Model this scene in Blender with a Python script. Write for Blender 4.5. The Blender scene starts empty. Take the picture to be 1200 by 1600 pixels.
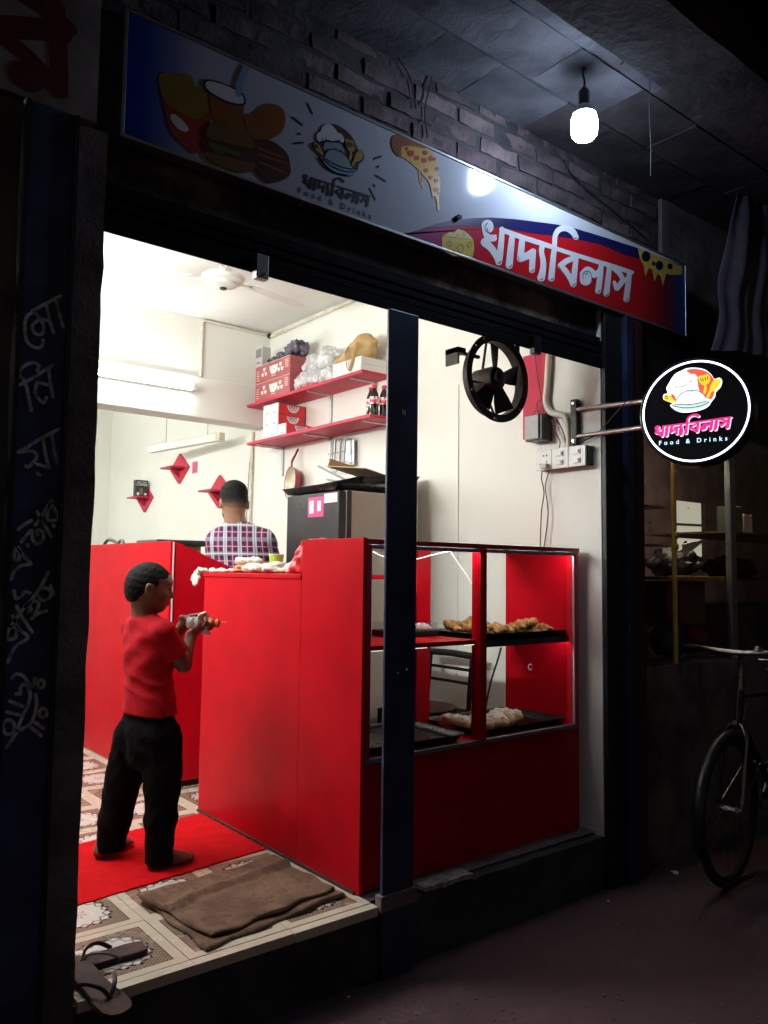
import bpy, bmesh, math, random
import numpy as np
from mathutils import Vector, Matrix, noise as mnoise
R_ = math.radians
random.seed(7)
S = bpy.context.scene
COL = S.collection
# ------------------------------------------------------------------ camera
F_PX, YAW, PITCH, ROLL = 1253.226, R_(38.80109), R_(4.28831), R_(0.72812)
CAM = np.array([0.0, 0.0, 1.15])
_cy, _sy = math.cos(YAW), math.sin(YAW)
_fw = np.array([_sy*math.cos(PITCH), _cy*math.cos(PITCH), math.sin(PITCH)])
_rt = np.array([_cy, -_sy, 0.0]); _up = np.cross(_rt, _fw)
_r = _rt*math.cos(ROLL) + _up*math.sin(ROLL); _u = -_rt*math.sin(ROLL) + _up*math.cos(ROLL)
cd = bpy.data.cameras.new('camera'); cam = bpy.data.objects.new('camera', cd); COL.objects.link(cam)
cam.matrix_world = Matrix(((_r[0], _u[0], -_fw[0], CAM[0]), (_r[1], _u[1], -_fw[1], CAM[1]), (_r[2], _u[2], -_fw[2], CAM[2]), (0, 0, 0, 1)))
cd.sensor_fit = 'VERTICAL'; cd.sensor_height = 36.0; cd.sensor_width = 27.0
cd.lens = 36.0*F_PX/1600.0; cd.clip_start = 0.05; cd.clip_end = 400
S.camera = cam
# ------------------------------------------------------------------ night sky, exposure
W = bpy.data.worlds.new('World'); S.world = W; W.use_nodes = True
wn = W.node_tree.nodes; wl = W.node_tree.links
sky = wn.new('ShaderNodeTexSky'); sky.sky_type = 'NISHITA'; sky.sun_disc = False
sky.sun_elevation = R_(-2.0); sky.sun_rotation = R_(200)
bg = wn['Background']; bg.inputs['Strength'].default_value = 0.12
wl.new(sky.outputs[0], bg.inputs[0])
S.view_settings.view_transform = 'Standard'; S.view_settings.look = 'None'
S.view_settings.exposure = 0.0; S.view_settings.gamma = 1.0; S.view_settings.use_curve_mapping = False
S.render.engine = 'CYCLES'
S.cycles.use_denoising = True
S.cycles.max_bounces = 10; S.cycles.diffuse_bounces = 5; S.cycles.transparent_max_bounces = 24
S.cycles.sample_clamp_indirect = 6.0
TUBE_L, ADDED_REAR_L, ADDED_SIDE_L, BULB_L, RING_L = 60.0, 330.0, 335.0, 122.0, 3.0

# ------------------------------------------------------------------ where a ray of the survey meets a plane
def ray(x, y): return _r*((x-600)/F_PX) - _u*((y-800)/F_PX) + _fw
def onX(x, y, X): d = ray(x, y); return CAM + d*((X-CAM[0])/d[0])
def onY(x, y, Y): d = ray(x, y); return CAM + d*((Y-CAM[1])/d[1])
def onZ(x, y, Z): d = ray(x, y); return CAM + d*((Z-CAM[2])/d[2])

# ------------------------------------------------------------------ materials
class NT:
    def __init__(s, name):
        s.m = bpy.data.materials.new(name); s.m.use_nodes = True
        s.n = s.m.node_tree.nodes; s.l = s.m.node_tree.links
        s.b = s.n['Principled BSDF']; s.out = s.n['Material Output']
    def put(s, sock, v):
        if hasattr(v, 'links'): s.l.new(v, sock)
        else: sock.default_value = v
    def math(s, op, a, b=0.0, c=None, clamp=False):
        n = s.n.new('ShaderNodeMath'); n.operation = op; n.use_clamp = clamp
        s.put(n.inputs[0], a); s.put(n.inputs[1], b)
        if c is not None: s.put(n.inputs[2], c)
        return n.outputs[0]
    def mix(s, f, a, b):
        n = s.n.new('ShaderNodeMix'); n.data_type = 'RGBA'
        s.put(n.inputs[0], f)
        for k, v in ((6, a), (7, b)):
            s.put(n.inputs[k], v if hasattr(v, 'links') else (*v[:3], 1))
        return n.outputs[2]
    def obj(s):
        n = s.n.new('ShaderNodeTexCoord'); return n.outputs['Object']
    def xyz(s, v=None):
        n = s.n.new('ShaderNodeSeparateXYZ'); s.l.new(v or s.obj(), n.inputs[0]); return n.outputs
    def noise(s, scale, detail=4, rough=.6, vec=None, dist=0):
        n = s.n.new('ShaderNodeTexNoise'); n.inputs['Scale'].default_value = scale
        n.inputs['Detail'].default_value = detail; n.inputs['Roughness'].default_value = rough; n.inputs['Distortion'].default_value = dist
        s.l.new(vec or s.obj(), n.inputs['Vector']); return n.outputs[0]
    def scale(s, v, vec=None):
        n = s.n.new('ShaderNodeMapping'); n.inputs['Scale'].default_value = v; s.l.new(vec or s.obj(), n.inputs[0]); return n.outputs[0]
    def ramp(s, f, stops):
        n = s.n.new('ShaderNodeValToRGB'); e = n.color_ramp.elements
        while len(e) < len(stops): e.new(0.5)
        for k, (p, c) in enumerate(stops):
            e[k].position = p; e[k].color = (*c[:3], 1) if not isinstance(c, (int, float)) else (c, c, c, 1)
        s.put(n.inputs[0], f); return n.outputs[0]
    def step(s, v, lo, hi):
        n = s.n.new('ShaderNodeMapRange'); n.interpolation_type = 'SMOOTHSTEP'
        s.put(n.inputs[0], v); n.inputs[1].default_value = lo; n.inputs[2].default_value = hi
        return n.outputs[0]
    def bump(s, h, strength=.3, dist=.01):
        n = s.n.new('ShaderNodeBump'); n.inputs['Strength'].default_value = strength; n.inputs['Distance'].default_value = dist
        s.l.new(h, n.inputs['Height']); s.l.new(n.outputs[0], s.b.inputs['Normal'])

def PM(name, col, rough=.5, metal=0.0, var=.12, vs=6.0, bump=0.0, bs=60.0, bd=.004, spec=.5, rv=.0, sheen=0, sss=0):
    t = NT(name); b = t.b
    if var > 0:
        n = t.noise(vs, 5, .62)
        f = t.step(n, .3, .7)
        c = t.mix(f, [k*(1-var) for k in col], [min(1, k*(1+var)) for k in col])
        t.l.new(c, b.inputs['Base Color'])
    else: b.inputs['Base Color'].default_value = (*col, 1)
    if rv > 0:
        n2 = t.noise(vs*1.7, 4, .6)
        t.l.new(t.math('MULTIPLY_ADD', n2, rv, rough-rv*.5), b.inputs['Roughness'])
    else: b.inputs['Roughness'].default_value = rough
    b.inputs['Metallic'].default_value = metal
    b.inputs['Specular IOR Level'].default_value = spec
    if sheen: b.inputs['Sheen Weight'].default_value = sheen
    if sss:
        b.inputs['Subsurface Weight'].default_value = sss; b.inputs['Subsurface Radius'].default_value = (.01, .004, .002)
        b.inputs['Subsurface Scale'].default_value = .5
    if bump > 0: t.bump(t.noise(bs, 6, .65), bump, bd)
    return t.m

def EM(name, col, strength):
    t = NT(name); b = t.b
    b.inputs['Base Color'].default_value = (*[min(.9, c) for c in col], 1)
    b.inputs['Emission Color'].default_value = (*col, 1); b.inputs['Emission Strength'].default_value = strength
    return t.m

def GLASS(name, tint=(.97, .98, .97), rough=.01, ior=1.45, add=0.0, bumpy=0):
    t = NT(name); t.n.remove(t.b)
    tr = t.n.new('ShaderNodeBsdfTransparent'); tr.inputs[0].default_value = (*tint, 1)
    gl = t.n.new('ShaderNodeBsdfGlossy'); gl.inputs['Roughness'].default_value = rough
    fr = t.n.new('ShaderNodeFresnel'); fr.inputs[0].default_value = ior
    mx = t.n.new('ShaderNodeMixShader')
    f = fr.outputs[0]
    if add: f = t.math('ADD', f, add, clamp=True)
    ge = t.n.new('ShaderNodeNewGeometry')
    f = t.math('MULTIPLY', f, t.math('SUBTRACT', 1.0, ge.outputs['Backfacing']))
    t.l.new(f, mx.inputs[0]); t.l.new(tr.outputs[0], mx.inputs[1]); t.l.new(gl.outputs[0], mx.inputs[2])
    t.l.new(mx.outputs[0], t.out.inputs[0])
    if bumpy:
        n = t.n.new('ShaderNodeBump'); n.inputs['Strength'].default_value = bumpy; n.inputs['Distance'].default_value = .01
        t.l.new(t.noise(70, 3, .5), n.inputs['Height'])
        t.l.new(n.outputs[0], gl.inputs['Normal']); t.l.new(n.outputs[0], fr.inputs['Normal'])
    return t.m

def BAG(name, col, op=.35):
    t = NT(name); t.n.remove(t.b)
    tr = t.n.new('ShaderNodeBsdfTransparent'); tr.inputs[0].default_value = (.95, .95, .96, 1)
    df = t.n.new('ShaderNodeBsdfDiffuse'); df.inputs[0].default_value = (*col, 1)
    gl = t.n.new('ShaderNodeBsdfGlossy'); gl.inputs['Roughness'].default_value = .18; gl.inputs[0].default_value = (.9, .9, .9, 1)
    m1 = t.n.new('ShaderNodeMixShader'); m2 = t.n.new('ShaderNodeMixShader')
    n = t.noise(45, 4, .6)
    t.l.new(t.math('MULTIPLY', n, op*2, clamp=True), m1.inputs[0])
    t.l.new(tr.outputs[0], m1.inputs[1]); t.l.new(df.outputs[0], m1.inputs[2])
    m2.inputs[0].default_value = .16
    t.l.new(m1.outputs[0], m2.inputs[1]); t.l.new(gl.outputs[0], m2.inputs[2]); t.l.new(m2.outputs[0], t.out.inputs[0])
    b = t.n.new('ShaderNodeBump'); b.inputs['Strength'].default_value = .8; b.inputs['Distance'].default_value = .012
    t.l.new(t.noise(38, 3, .55, dist=1.2), b.inputs['Height']); t.l.new(b.outputs[0], gl.inputs['Normal']); t.l.new(b.outputs[0], df.inputs['Normal'])
    return t.m

m = {}
m['cream'] = None
def wallpaint():
    t = NT('cream_wall_paint')
    big = t.step(t.noise(1.3, 5, .6), .35, .7); fine = t.noise(9, 6, .7)
    c = t.mix(big, (.78, .785, .725), (.82, .825, .77))
    st = t.step(t.noise(3.1, 8, .75, dist=.6), .62, .8)
    c = t.mix(t.math('MULTIPLY', st, .35), c, (.55, .48, .38))
    t.l.new(c, t.b.inputs['Base Color']); t.b.inputs['Roughness'].default_value = .55
    t.bump(t.math('ADD', fine, t.noise(60, 4, .6)), .12, .004)
    return t.m
m['cream'] = wallpaint()
m['ceiling'] = PM('ceiling_paint', (.76, .76, .72), .7, var=.05, vs=2, bump=.1, bs=30)
def redlam(name, col=(.52, .003, .012), rough=.36):
    t = NT(name)
    n = t.step(t.noise(5, 5, .6), .3, .75)
    c = t.mix(n, [k*.9 for k in col], [k*1.08 for k in col])
    c = t.mix(t.math('MULTIPLY', t.step(t.noise(11, 8, .75, dist=.8), .58, .78), .30), c, (.20, .02, .02))
    c = t.mix(t.math('MULTIPLY', t.step(t.noise(120, 3, .6, vec=t.scale((1, 1, .12))), .70, .76), .35), c, (.62, .12, .12))
    t.l.new(c, t.b.inputs['Base Color'])
    sm = t.noise(14, 6, .7, dist=.4)
    t.l.new(t.math('MULTIPLY_ADD', sm, .22, rough-.08), t.b.inputs['Roughness'])
    t.bump(t.noise(260, 2, .5), .04, .001); t.b.inputs['Specular IOR Level'].default_value = .09
    return t.m
m['red'] = redlam('red_laminate')
m['red_edge'] = PM('red_edge_band', (.42, .008, .02), .4, var=.08, vs=20)
m['shelf_red'] = redlam('shelf_red_laminate', (.52, .045, .085), .38)
m['steel_dark'] = PM('dark_blue_painted_steel', (.020, .034, .080), .42, var=.5, vs=5, bump=.15, bs=50, rv=.25)
m['matte_black'] = PM('matte_black_paint', (.007, .007, .009), .85, var=.4, vs=8, bump=.15, bs=45, spec=.1)
m['navy_steel'] = PM('navy_painted_steel', (.035, .055, .16), .5, var=.5, vs=5, bump=.15, bs=50, rv=.25)
m['black_steel'] = PM('black_painted_steel', (.012, .012, .014), .5, var=.4, vs=8, bump=.2, bs=45, rv=.2)
m['soot'] = PM('sooty_concrete', (.05, .046, .05), .9, var=.55, vs=3.5, bump=.6, bs=22, bd=.012)
m['plaster_dark'] = PM('weathered_plaster', (.17, .135, .135), .9, var=.5, vs=4, bump=.7, bs=18, bd=.012)
m['chrome'] = PM('chrome', (.75, .75, .77), .15, 1.0, var=0)
m['galv'] = PM('galvanised_metal', (.42, .43, .44), .4, .9, var=.15, vs=20)
m['white_plastic'] = PM('white_plastic', (.74, .74, .71), .35, var=.04, vs=10)
m['white_paper'] = PM('white_card', (.78, .78, .76), .6, var=.04, vs=14)
m['black_plastic'] = PM('black_plastic', (.015, .015, .017), .35, var=.3, vs=15, rv=.2)
m['black_rubber'] = PM('black_rubber', (.018, .018, .02), .75, var=.3, vs=12, bump=.2, bs=80)
m['rust'] = PM('rusty_dark_metal', (.030, .020, .017), .65, .4, var=.5, vs=18, bump=.3, bs=60)
m['skin_kid'] = PM('brown_skin', (.16, .075, .045), .5, var=.12, vs=14, sss=.12, bump=.05, bs=160, bd=.002)
m['skin_man'] = PM('tan_skin', (.30, .16, .10), .5, var=.1, vs=14, sss=.12)
m['hair'] = PM('black_hair', (.004, .0035, .0035), .7, spec=.15, var=.4, vs=60, bump=.9, bs=170, bd=.004)
m['stubble'] = PM('faded_hair', (.05, .032, .026), .7, var=.35, vs=60, bump=.3, bs=220, bd=.002)
m['tee'] = PM('red_cotton', (.36, .006, .014), .9, spec=.15, var=.08, vs=12, bump=.32, bs=20, bd=.012)
m['pants'] = PM('black_cotton', (.0035, .0035, .0045), .95, spec=.08, var=.3, vs=9, bump=.4, bs=20, bd=.012)
m['burlap'] = None
def burlap():
    t = NT('brown_burlap')
    p = t.xyz()
    wv = t.math('ADD', t.math('SINE', t.math('MULTIPLY', p[0], 900)), t.math('SINE', t.math('MULTIPLY', p[1], 900)))
    c = t.mix(t.step(t.noise(9, 6, .7), .3, .72), (.10, .056, .036), (.21, .122, .075))
    c = t.mix(t.step(t.noise(40, 3, .6), .5, .75), c, (.07, .043, .028))
    t.l.new(c, t.b.inputs['Base Color']); t.b.inputs['Roughness'].default_value = .95
    t.bump(t.math('MULTIPLY_ADD', t.noise(160, 3, .6), 2.0, wv), .35, .002)
    return t.m
m['burlap'] = burlap()
def redmat():
    t = NT('red_felt_mat')
    c = t.mix(t.step(t.noise(16, 6, .7), .25, .75), (.50, .004, .008), (.62, .008, .012))
    t.l.new(c, t.b.inputs['Base Color']); t.b.inputs['Roughness'].default_value = .95
    t.b.inputs['Specular IOR Level'].default_value = .08
    t.bump(t.noise(330, 3, .6), .6, .004)
    return t.m
m['mat'] = redmat()
def ground():
    t = NT('packed_earth_street')
    gr = t.step(t.noise(170, 2, .5), .69, .73); pa = t.step(t.noise(5, 6, .75), .45, .65)
    c = t.mix(t.step(t.noise(1.4, 8, .7), .3, .7), (.065, .032, .038), (.110, .056, .064))
    c = t.mix(t.step(t.noise(24, 5, .7), .55, .8), c, (.065, .042, .042))
    c = t.mix(t.math('MULTIPLY', gr, pa), c, (.28, .22, .22))
    t.l.new(c, t.b.inputs['Base Color']); t.b.inputs['Roughness'].default_value = .9
    t.bump(t.math('MULTIPLY_ADD', t.noise(90, 5, .7), .4, t.noise(12, 6, .7)), .7, .02)
    return t.m
m['ground'] = ground()
def tilemat():
    t = NT('ornamental_ceramic_tile')
    p = t.xyz(); x, y = p[0], p[1]
    ax, ay = t.math('ABSOLUTE', x), t.math('ABSOLUTE', y)
    mx = t.math('MAXIMUM', ax, ay)
    r = t.math('SQRT', t.math('ADD', t.math('MULTIPLY', x, x), t.math('MULTIPLY', y, y)))
    th = t.math('ARCTAN2', y, x)
    c12 = t.math('COSINE', t.math('MULTIPLY', th, 16))
    c4 = t.math('COSINE', t.math('MULTIPLY', th, 4))
    re = t.math('SUBTRACT', r, t.math('MULTIPLY', c12, .0055))
    re = t.math('ADD', re, t.math('MULTIPLY', c4, .006))
    brown = t.mix(t.step(t.noise(60, 4, .6), .3, .7), (.165, .112, .080), (.225, .162, .118))
    # pale lace between the ring and the frame
    la = t.math('SINE', t.math('MULTIPLY', t.math('ADD', x, y), 230)); lb = t.math('SINE', t.math('MULTIPLY', t.math('SUBTRACT', x, y), 230))
    lace = t.step(t.math('ABSOLUTE', t.math('MULTIPLY', la, lb)), .55, .75)
    col = t.mix(t.math('MULTIPLY', lace, .6), brown, (.52, .46, .39))
    ring1 = t.step(t.math('ABSOLUTE', t.math('SUBTRACT', re, .112)), .0055, .003)
    brk = t.step(t.math('SINE', t.math('MULTIPLY', th, 32)), -.6, -.2)
    col = t.mix(t.math('MULTIPLY', ring1, brk), col, (.055, .032, .024))
    white = t.step(re, .1055, .1035)
    col = t.mix(white, col, (.68, .66, .63))
    spk = t.step(t.noise(150, 3, .6), .55, .7)
    col = t.mix(t.math('MULTIPLY', t.math('MULTIPLY', white, spk), .18), col, (.4, .36, .32))
    ring2 = t.step(t.math('ABSOLUTE', t.math('SUBTRACT', t.math('ADD', r, t.math('MULTIPLY', c12, .006)), .094)), .0042, .002)
    col = t.mix(t.math('MULTIPLY', ring2, .9), col, (.085, .05, .036))
    star = t.math('ADD', r, t.math('MULTIPLY', t.math('COSINE', t.math('MULTIPLY', th, 8)), .009))
    mot = t.step(t.math('ABSOLUTE', t.math('SUBTRACT', star, .026)), .0045, .002)
    col = t.mix(t.math('MULTIPLY', mot, .8), col, (.16, .10, .07))
    mot2 = t.step(t.math('ABSOLUTE', t.math('SUBTRACT', r, .010)), .003, .0015)
    col = t.mix(t.math('MULTIPLY', mot2, .8), col, (.16, .10, .07))
    line = t.step(t.math('ABSOLUTE', t.math('SUBTRACT', mx, .134)), .0028, .0012)
    col = t.mix(line, col, (.12, .08, .055))
    edge = t.step(mx, .1355, .1375)
    cream = t.mix(t.step(t.noise(12, 5, .6), .3, .7), (.60, .53, .42), (.66, .60, .49))
    col = t.mix(edge, col, cream)
    dirt = t.step(t.noise(5, 7, .75, vec=t.n.new('ShaderNodeNewGeometry').outputs['Position']), .5, .75)
    col = t.mix(t.math('MULTIPLY', dirt, .35), col, (.30, .25, .20))
    t.l.new(col, t.b.inputs['Base Color'])
    t.l.new(t.math('MULTIPLY_ADD', dirt, .3, .22), t.b.inputs['Roughness'])
    return t.m
m['tile'] = tilemat()
m['tile_plain'] = PM('cream_ceramic', (.60, .54, .44), .3, var=.12, vs=8)
def plaid():
    t = NT('plaid_shirt_cotton')
    p = t.xyz(); x, z = p[0], p[2]
    def band(v, per, off, w):
        f = t.math('ABSOLUTE', t.math('SUBTRACT', t.math('FRACT', t.math('ADD', t.math('DIVIDE', v, per), off)), .5))
        return t.step(f, w, w*.72)
    per = .086
    wx = t.math('ADD', x, t.math('MULTIPLY', z, .10))
    col = t.mix(t.step(t.noise(8, 3), .3, .7), (.016, .010, .034), (.026, .014, .048))
    col = t.mix(t.math('MULTIPLY', band(z, per, .0, .17), .34), col, (.50, .46, .58))
    col = t.mix(t.math('MULTIPLY', band(wx, per, .0, .16), .70), col, (.62, .62, .72))
    col = t.mix(t.math('MULTIPLY', band(wx, per, .0, .03), .75), col, (.06, .04, .09))
    col = t.mix(t.math('MULTIPLY', band(wx, per, .5, .15), .30), col, (.40, .02, .14))
    col = t.mix(t.math('MULTIPLY', band(wx, per, .5, .025), .9), col, (.80, .45, .58))
    col = t.mix(t.math('MULTIPLY', band(z, per, .5, .12), .2), col, (.45, .02, .14))
    col = t.mix(t.math('MULTIPLY', band(z, per, .5, .022), .8), col, (.75, .5, .6))
    col = t.mix(t.math('MULTIPLY', band(z, per*2, .25, .03), .75), col, (.75, .75, .8))
    t.l.new(col, t.b.inputs['Base Color']); t.b.inputs['Roughness'].default_value = .85
    t.bump(t.noise(300, 2), .15, .002)
    return t.m
m['plaid'] = plaid()
m['glass'] = GLASS('display_glass')
m['glass_dirty'] = GLASS('dusty_shop_glass', (.86, .86, .87), .03, 1.45)
m['clear'] = GLASS('clear_plastic', (.93, .93, .95), .06, 1.45, .06, .5)
m['bag'] = BAG('clear_crinkled_bag', (.82, .82, .84), .55)
m['bagpink'] = BAG('red_striped_bag', (.75, .08, .10), .5)
m['tray'] = PM('black_enamel_tray', (.014, .014, .017), .3, .3, var=.35, vs=12, rv=.25, bump=.05, bs=60)
m['tape'] = PM('brown_tape', (.33, .20, .09), .5, var=.1)
m['card'] = PM('cardboard', (.42, .28, .15), .8, var=.12, vs=9, bump=.1, bs=120)
m['kraft'] = PM('kraft_cloth_bag', (.46, .30, .13), .8, var=.14, vs=8, bump=.25, bs=120)

# ------------------------------------------------------------------ mesh helpers
class MB:
    def __init__(s): s.v = []; s.f = []; s.mi = []; s.cur = 0
    def add(s, vs, fs):
        o = len(s.v); s.v += [tuple(map(float, p)) for p in vs]
        for f in fs: s.f.append([o+i for i in f]); s.mi.append(s.cur)
        return s
    def box(s, a, b, rz=0, piv=None, M=None):
        x0, y0, z0 = a; x1, y1, z1 = b
        vs = [(x0,y0,z0),(x1,y0,z0),(x1,y1,z0),(x0,y1,z0),(x0,y0,z1),(x1,y0,z1),(x1,y1,z1),(x0,y1,z1)]
        if rz:
            px, py = piv if piv else ((x0+x1)/2, (y0+y1)/2); c, n = math.cos(rz), math.sin(rz)
            vs = [(px+(x-px)*c-(y-py)*n, py+(x-px)*n+(y-py)*c, z) for x, y, z in vs]
        if M is not None: vs = [tuple(M @ Vector(p)) for p in vs]
        return s.add(vs, [(0,3,2,1),(4,5,6,7),(0,1,5,4),(1,2,6,5),(2,3,7,6),(3,0,4,7)])
    def tube(s, pts, r, n=10, caps=True, flat=1.0):
        pts = [Vector(p) for p in pts]; rs = r if isinstance(r, (list, tuple)) else [r]*len(pts)
        ring = []; up = None
        for i, p in enumerate(pts):
            t = (pts[min(i+1, len(pts)-1)] - pts[max(i-1, 0)]).normalized()
            if up is None: up = t.orthogonal().normalized()
            else:
                up = up - t*up.dot(t); up = up.normalized() if up.length > 1e-6 else t.orthogonal().normalized()
            w = t.cross(up)
            ring.append([p + (up*math.cos(2*math.pi*k/n) + w*math.sin(2*math.pi*k/n)*flat)*rs[i] for k in range(n)])
        vs = [q for g in ring for q in g]; fs = []
        for i in range(len(pts)-1):
            for k in range(n): fs.append((i*n+k, i*n+(k+1)%n, (i+1)*n+(k+1)%n, (i+1)*n+k))
        if caps: fs.append(tuple(range(n-1, -1, -1))); fs.append(tuple(range((len(pts)-1)*n, len(pts)*n)))
        return s.add(vs, fs)
    def lathe(s, prof, c=(0,0,0), axis=(0,0,1), n=24, close=True):
        a = Vector(axis).normalized(); u = a.orthogonal().normalized(); w = a.cross(u); c = Vector(c)
        vs = []; fs = []
        for r, h in prof:
            for k in range(n): vs.append(c + a*h + (u*math.cos(2*math.pi*k/n) + w*math.sin(2*math.pi*k/n))*r)
        for i in range(len(prof)-1):
            for k in range(n): fs.append((i*n+k, i*n+(k+1)%n, (i+1)*n+(k+1)%n, (i+1)*n+k))
        if close: fs.append(tuple(range(n-1,-1,-1))); fs.append(tuple(range((len(prof)-1)*n, len(prof)*n)))
        return s.add(vs, fs)
    def torus(s, c, axis, Rr, r, n=40, k=10, flat=1.0, a0=0, a1=2*math.pi, u0=None):
        a = Vector(axis).normalized(); u = Vector(u0).normalized() if u0 else a.orthogonal().normalized(); w = a.cross(u); c = Vector(c)
        full = abs(a1-a0-2*math.pi) < 1e-6; N = n if full else n+1; vs = []; fs = []
        for i in range(N):
            t = a0+(a1-a0)*i/n; d = u*math.cos(t)+w*math.sin(t)
            for j in range(k):
                q = 2*math.pi*j/k; vs.append(c + d*(Rr + r*math.cos(q)) + a*r*flat*math.sin(q))
        for i in range(n):
            for j in range(k): fs.append((i*k+j, ((i+1)%N)*k+j, ((i+1)%N)*k+(j+1)%k, i*k+(j+1)%k))
        return s.add(vs, fs)
    def prism(s, poly, org, ux, uy, depth):
        """outline in (ux,uy) at org, thickness along ux x uy"""
        ux, uy, org = Vector(ux), Vector(uy), Vector(org); nz = ux.cross(uy).normalized(); n = len(poly)
        A = [org+ux*a+uy*b for a, b in poly]; B = [p+nz*depth for p in A]
        return s.add(A+B, [tuple(range(n-1,-1,-1)), tuple(range(n,2*n))] + [(i,(i+1)%n,n+(i+1)%n,n+i) for i in range(n)])
    def sphere(s, c, r, n=16, k=10, sc=(1,1,1)):
        vs = []; fs = []; c = Vector(c)
        for i in range(k+1):
            t = math.pi*i/k
            for j in range(n):
                q = 2*math.pi*j/n; vs.append(c + Vector((math.sin(t)*math.cos(q)*sc[0], math.sin(t)*math.sin(q)*sc[1], math.cos(t)*sc[2]))*r)
        for i in range(k):
            for j in range(n): fs.append((i*n+j, (i+1)*n+j, (i+1)*n+(j+1)%n, i*n+(j+1)%n))
        return s.add(vs, fs)

LOC = {}
def mesh_of(name, mb, mats, off=(0,0,0), smooth=False, ang=40):
    me = bpy.data.meshes.new(name)
    me.from_pydata([(p[0]-off[0], p[1]-off[1], p[2]-off[2]) for p in mb.v], [], mb.f)
    for mt in (mats if isinstance(mats, (list, tuple)) else [mats]): me.materials.append(mt)
    if len(me.materials) > 1: me.polygons.foreach_set('material_index', mb.mi)
    bm = bmesh.new(); bm.from_mesh(me); bmesh.ops.recalc_face_normals(bm, faces=bm.faces); bm.to_mesh(me); bm.free()
    if smooth:
        me.polygons.foreach_set('use_smooth', [True]*len(me.polygons))
        me.set_sharp_from_angle(angle=R_(ang))
    me.update(); return me
def wloc(p): return LOC.get(p.name, (0,0,0)) if p is not None else (0,0,0)
def part(name, mb, mats, parent=None, smooth=False, bevel=0, label=None, kind=None, ang=40):
    """a mesh given in scene coordinates (or in its thing's own, when the thing is turned)"""
    off = wloc(parent)
    o = bpy.data.objects.new(name, mesh_of(name, mb, mats, off, smooth, ang)); COL.objects.link(o)
    if parent is not None: o.parent = parent; LOC[o.name] = off
    else: LOC[o.name] = (0,0,0)
    if bevel:
        bv = o.modifiers.new('bevel', 'BEVEL'); bv.width = bevel; bv.segments = 2; bv.limit_method = 'ANGLE'; bv.angle_limit = R_(50)
        bv.harden_normals = False
    if label: o['label'] = label
    if kind: o['kind'] = kind
    return o
def tag(o, label, cat, group=None):
    o['label'] = label; o['category'] = cat
    if group: o['group'] = group
    return o
def thing(name, label, cat, loc=(0,0,0), rz=0, group=None, local=False):
    o = bpy.data.objects.new(name, None); COL.objects.link(o); o.empty_display_size = .1
    o.location = tuple(map(float, loc)); o.rotation_euler = (0,0,rz)
    LOC[o.name] = (0,0,0) if (local or rz) else tuple(map(float, loc))
    return tag(o, label, cat, group)
def single(name, mb, mats, label, cat, group=None, **k):
    """a thing that is one mesh, its origin at the middle of its base"""
    xs = np.array(mb.v); c = ((xs[:,0].min()+xs[:,0].max())/2, (xs[:,1].min()+xs[:,1].max())/2, xs[:,2].min())
    o = bpy.data.objects.new(name, mesh_of(name, mb, mats, c, k.get('smooth', False), k.get('ang', 40))); COL.objects.link(o)
    o.location = c
    if k.get('bevel'):
        bv = o.modifiers.new('bevel', 'BEVEL'); bv.width = k['bevel']; bv.segments = 2; bv.limit_method = 'ANGLE'; bv.angle_limit = R_(50)
    LOC[o.name] = c
    return tag(o, label, cat, group)
def struct(name, mb, mats, parent=None, **k):
    o = part(name, mb, mats, parent, **k)
    if parent is None: o['kind'] = 'structure'
    return o
def kids(o): return [c for c in bpy.data.objects if c.parent is o]
def dup(o, loc=None, rz=None, label=None, group=None, parent=None):
    c = o.copy(); COL.objects.link(c)
    if loc is not None: c.location = loc
    if rz is not None: c.rotation_euler = (0,0,rz)
    if label: c['label'] = label
    if group: c['group'] = group
    if parent is not None: c.parent = parent
    for ch in kids(o): dup(ch, parent=c)
    return c
def smoothline(pts, n=6):
    pts = [np.array(p, float) for p in pts]
    if len(pts) < 3: return pts
    out = []
    for i in range(len(pts)-1):
        p0 = pts[max(i-1,0)]; p1 = pts[i]; p2 = pts[i+1]; p3 = pts[min(i+2,len(pts)-1)]
        for k in range(n):
            t = k/n
            out.append(.5*((2*p1)+(-p0+p2)*t+(2*p0-5*p1+4*p2-p3)*t*t+(-p0+3*p1-3*p2+p3)*t**3))
    out.append(pts[-1]); return out

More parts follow.
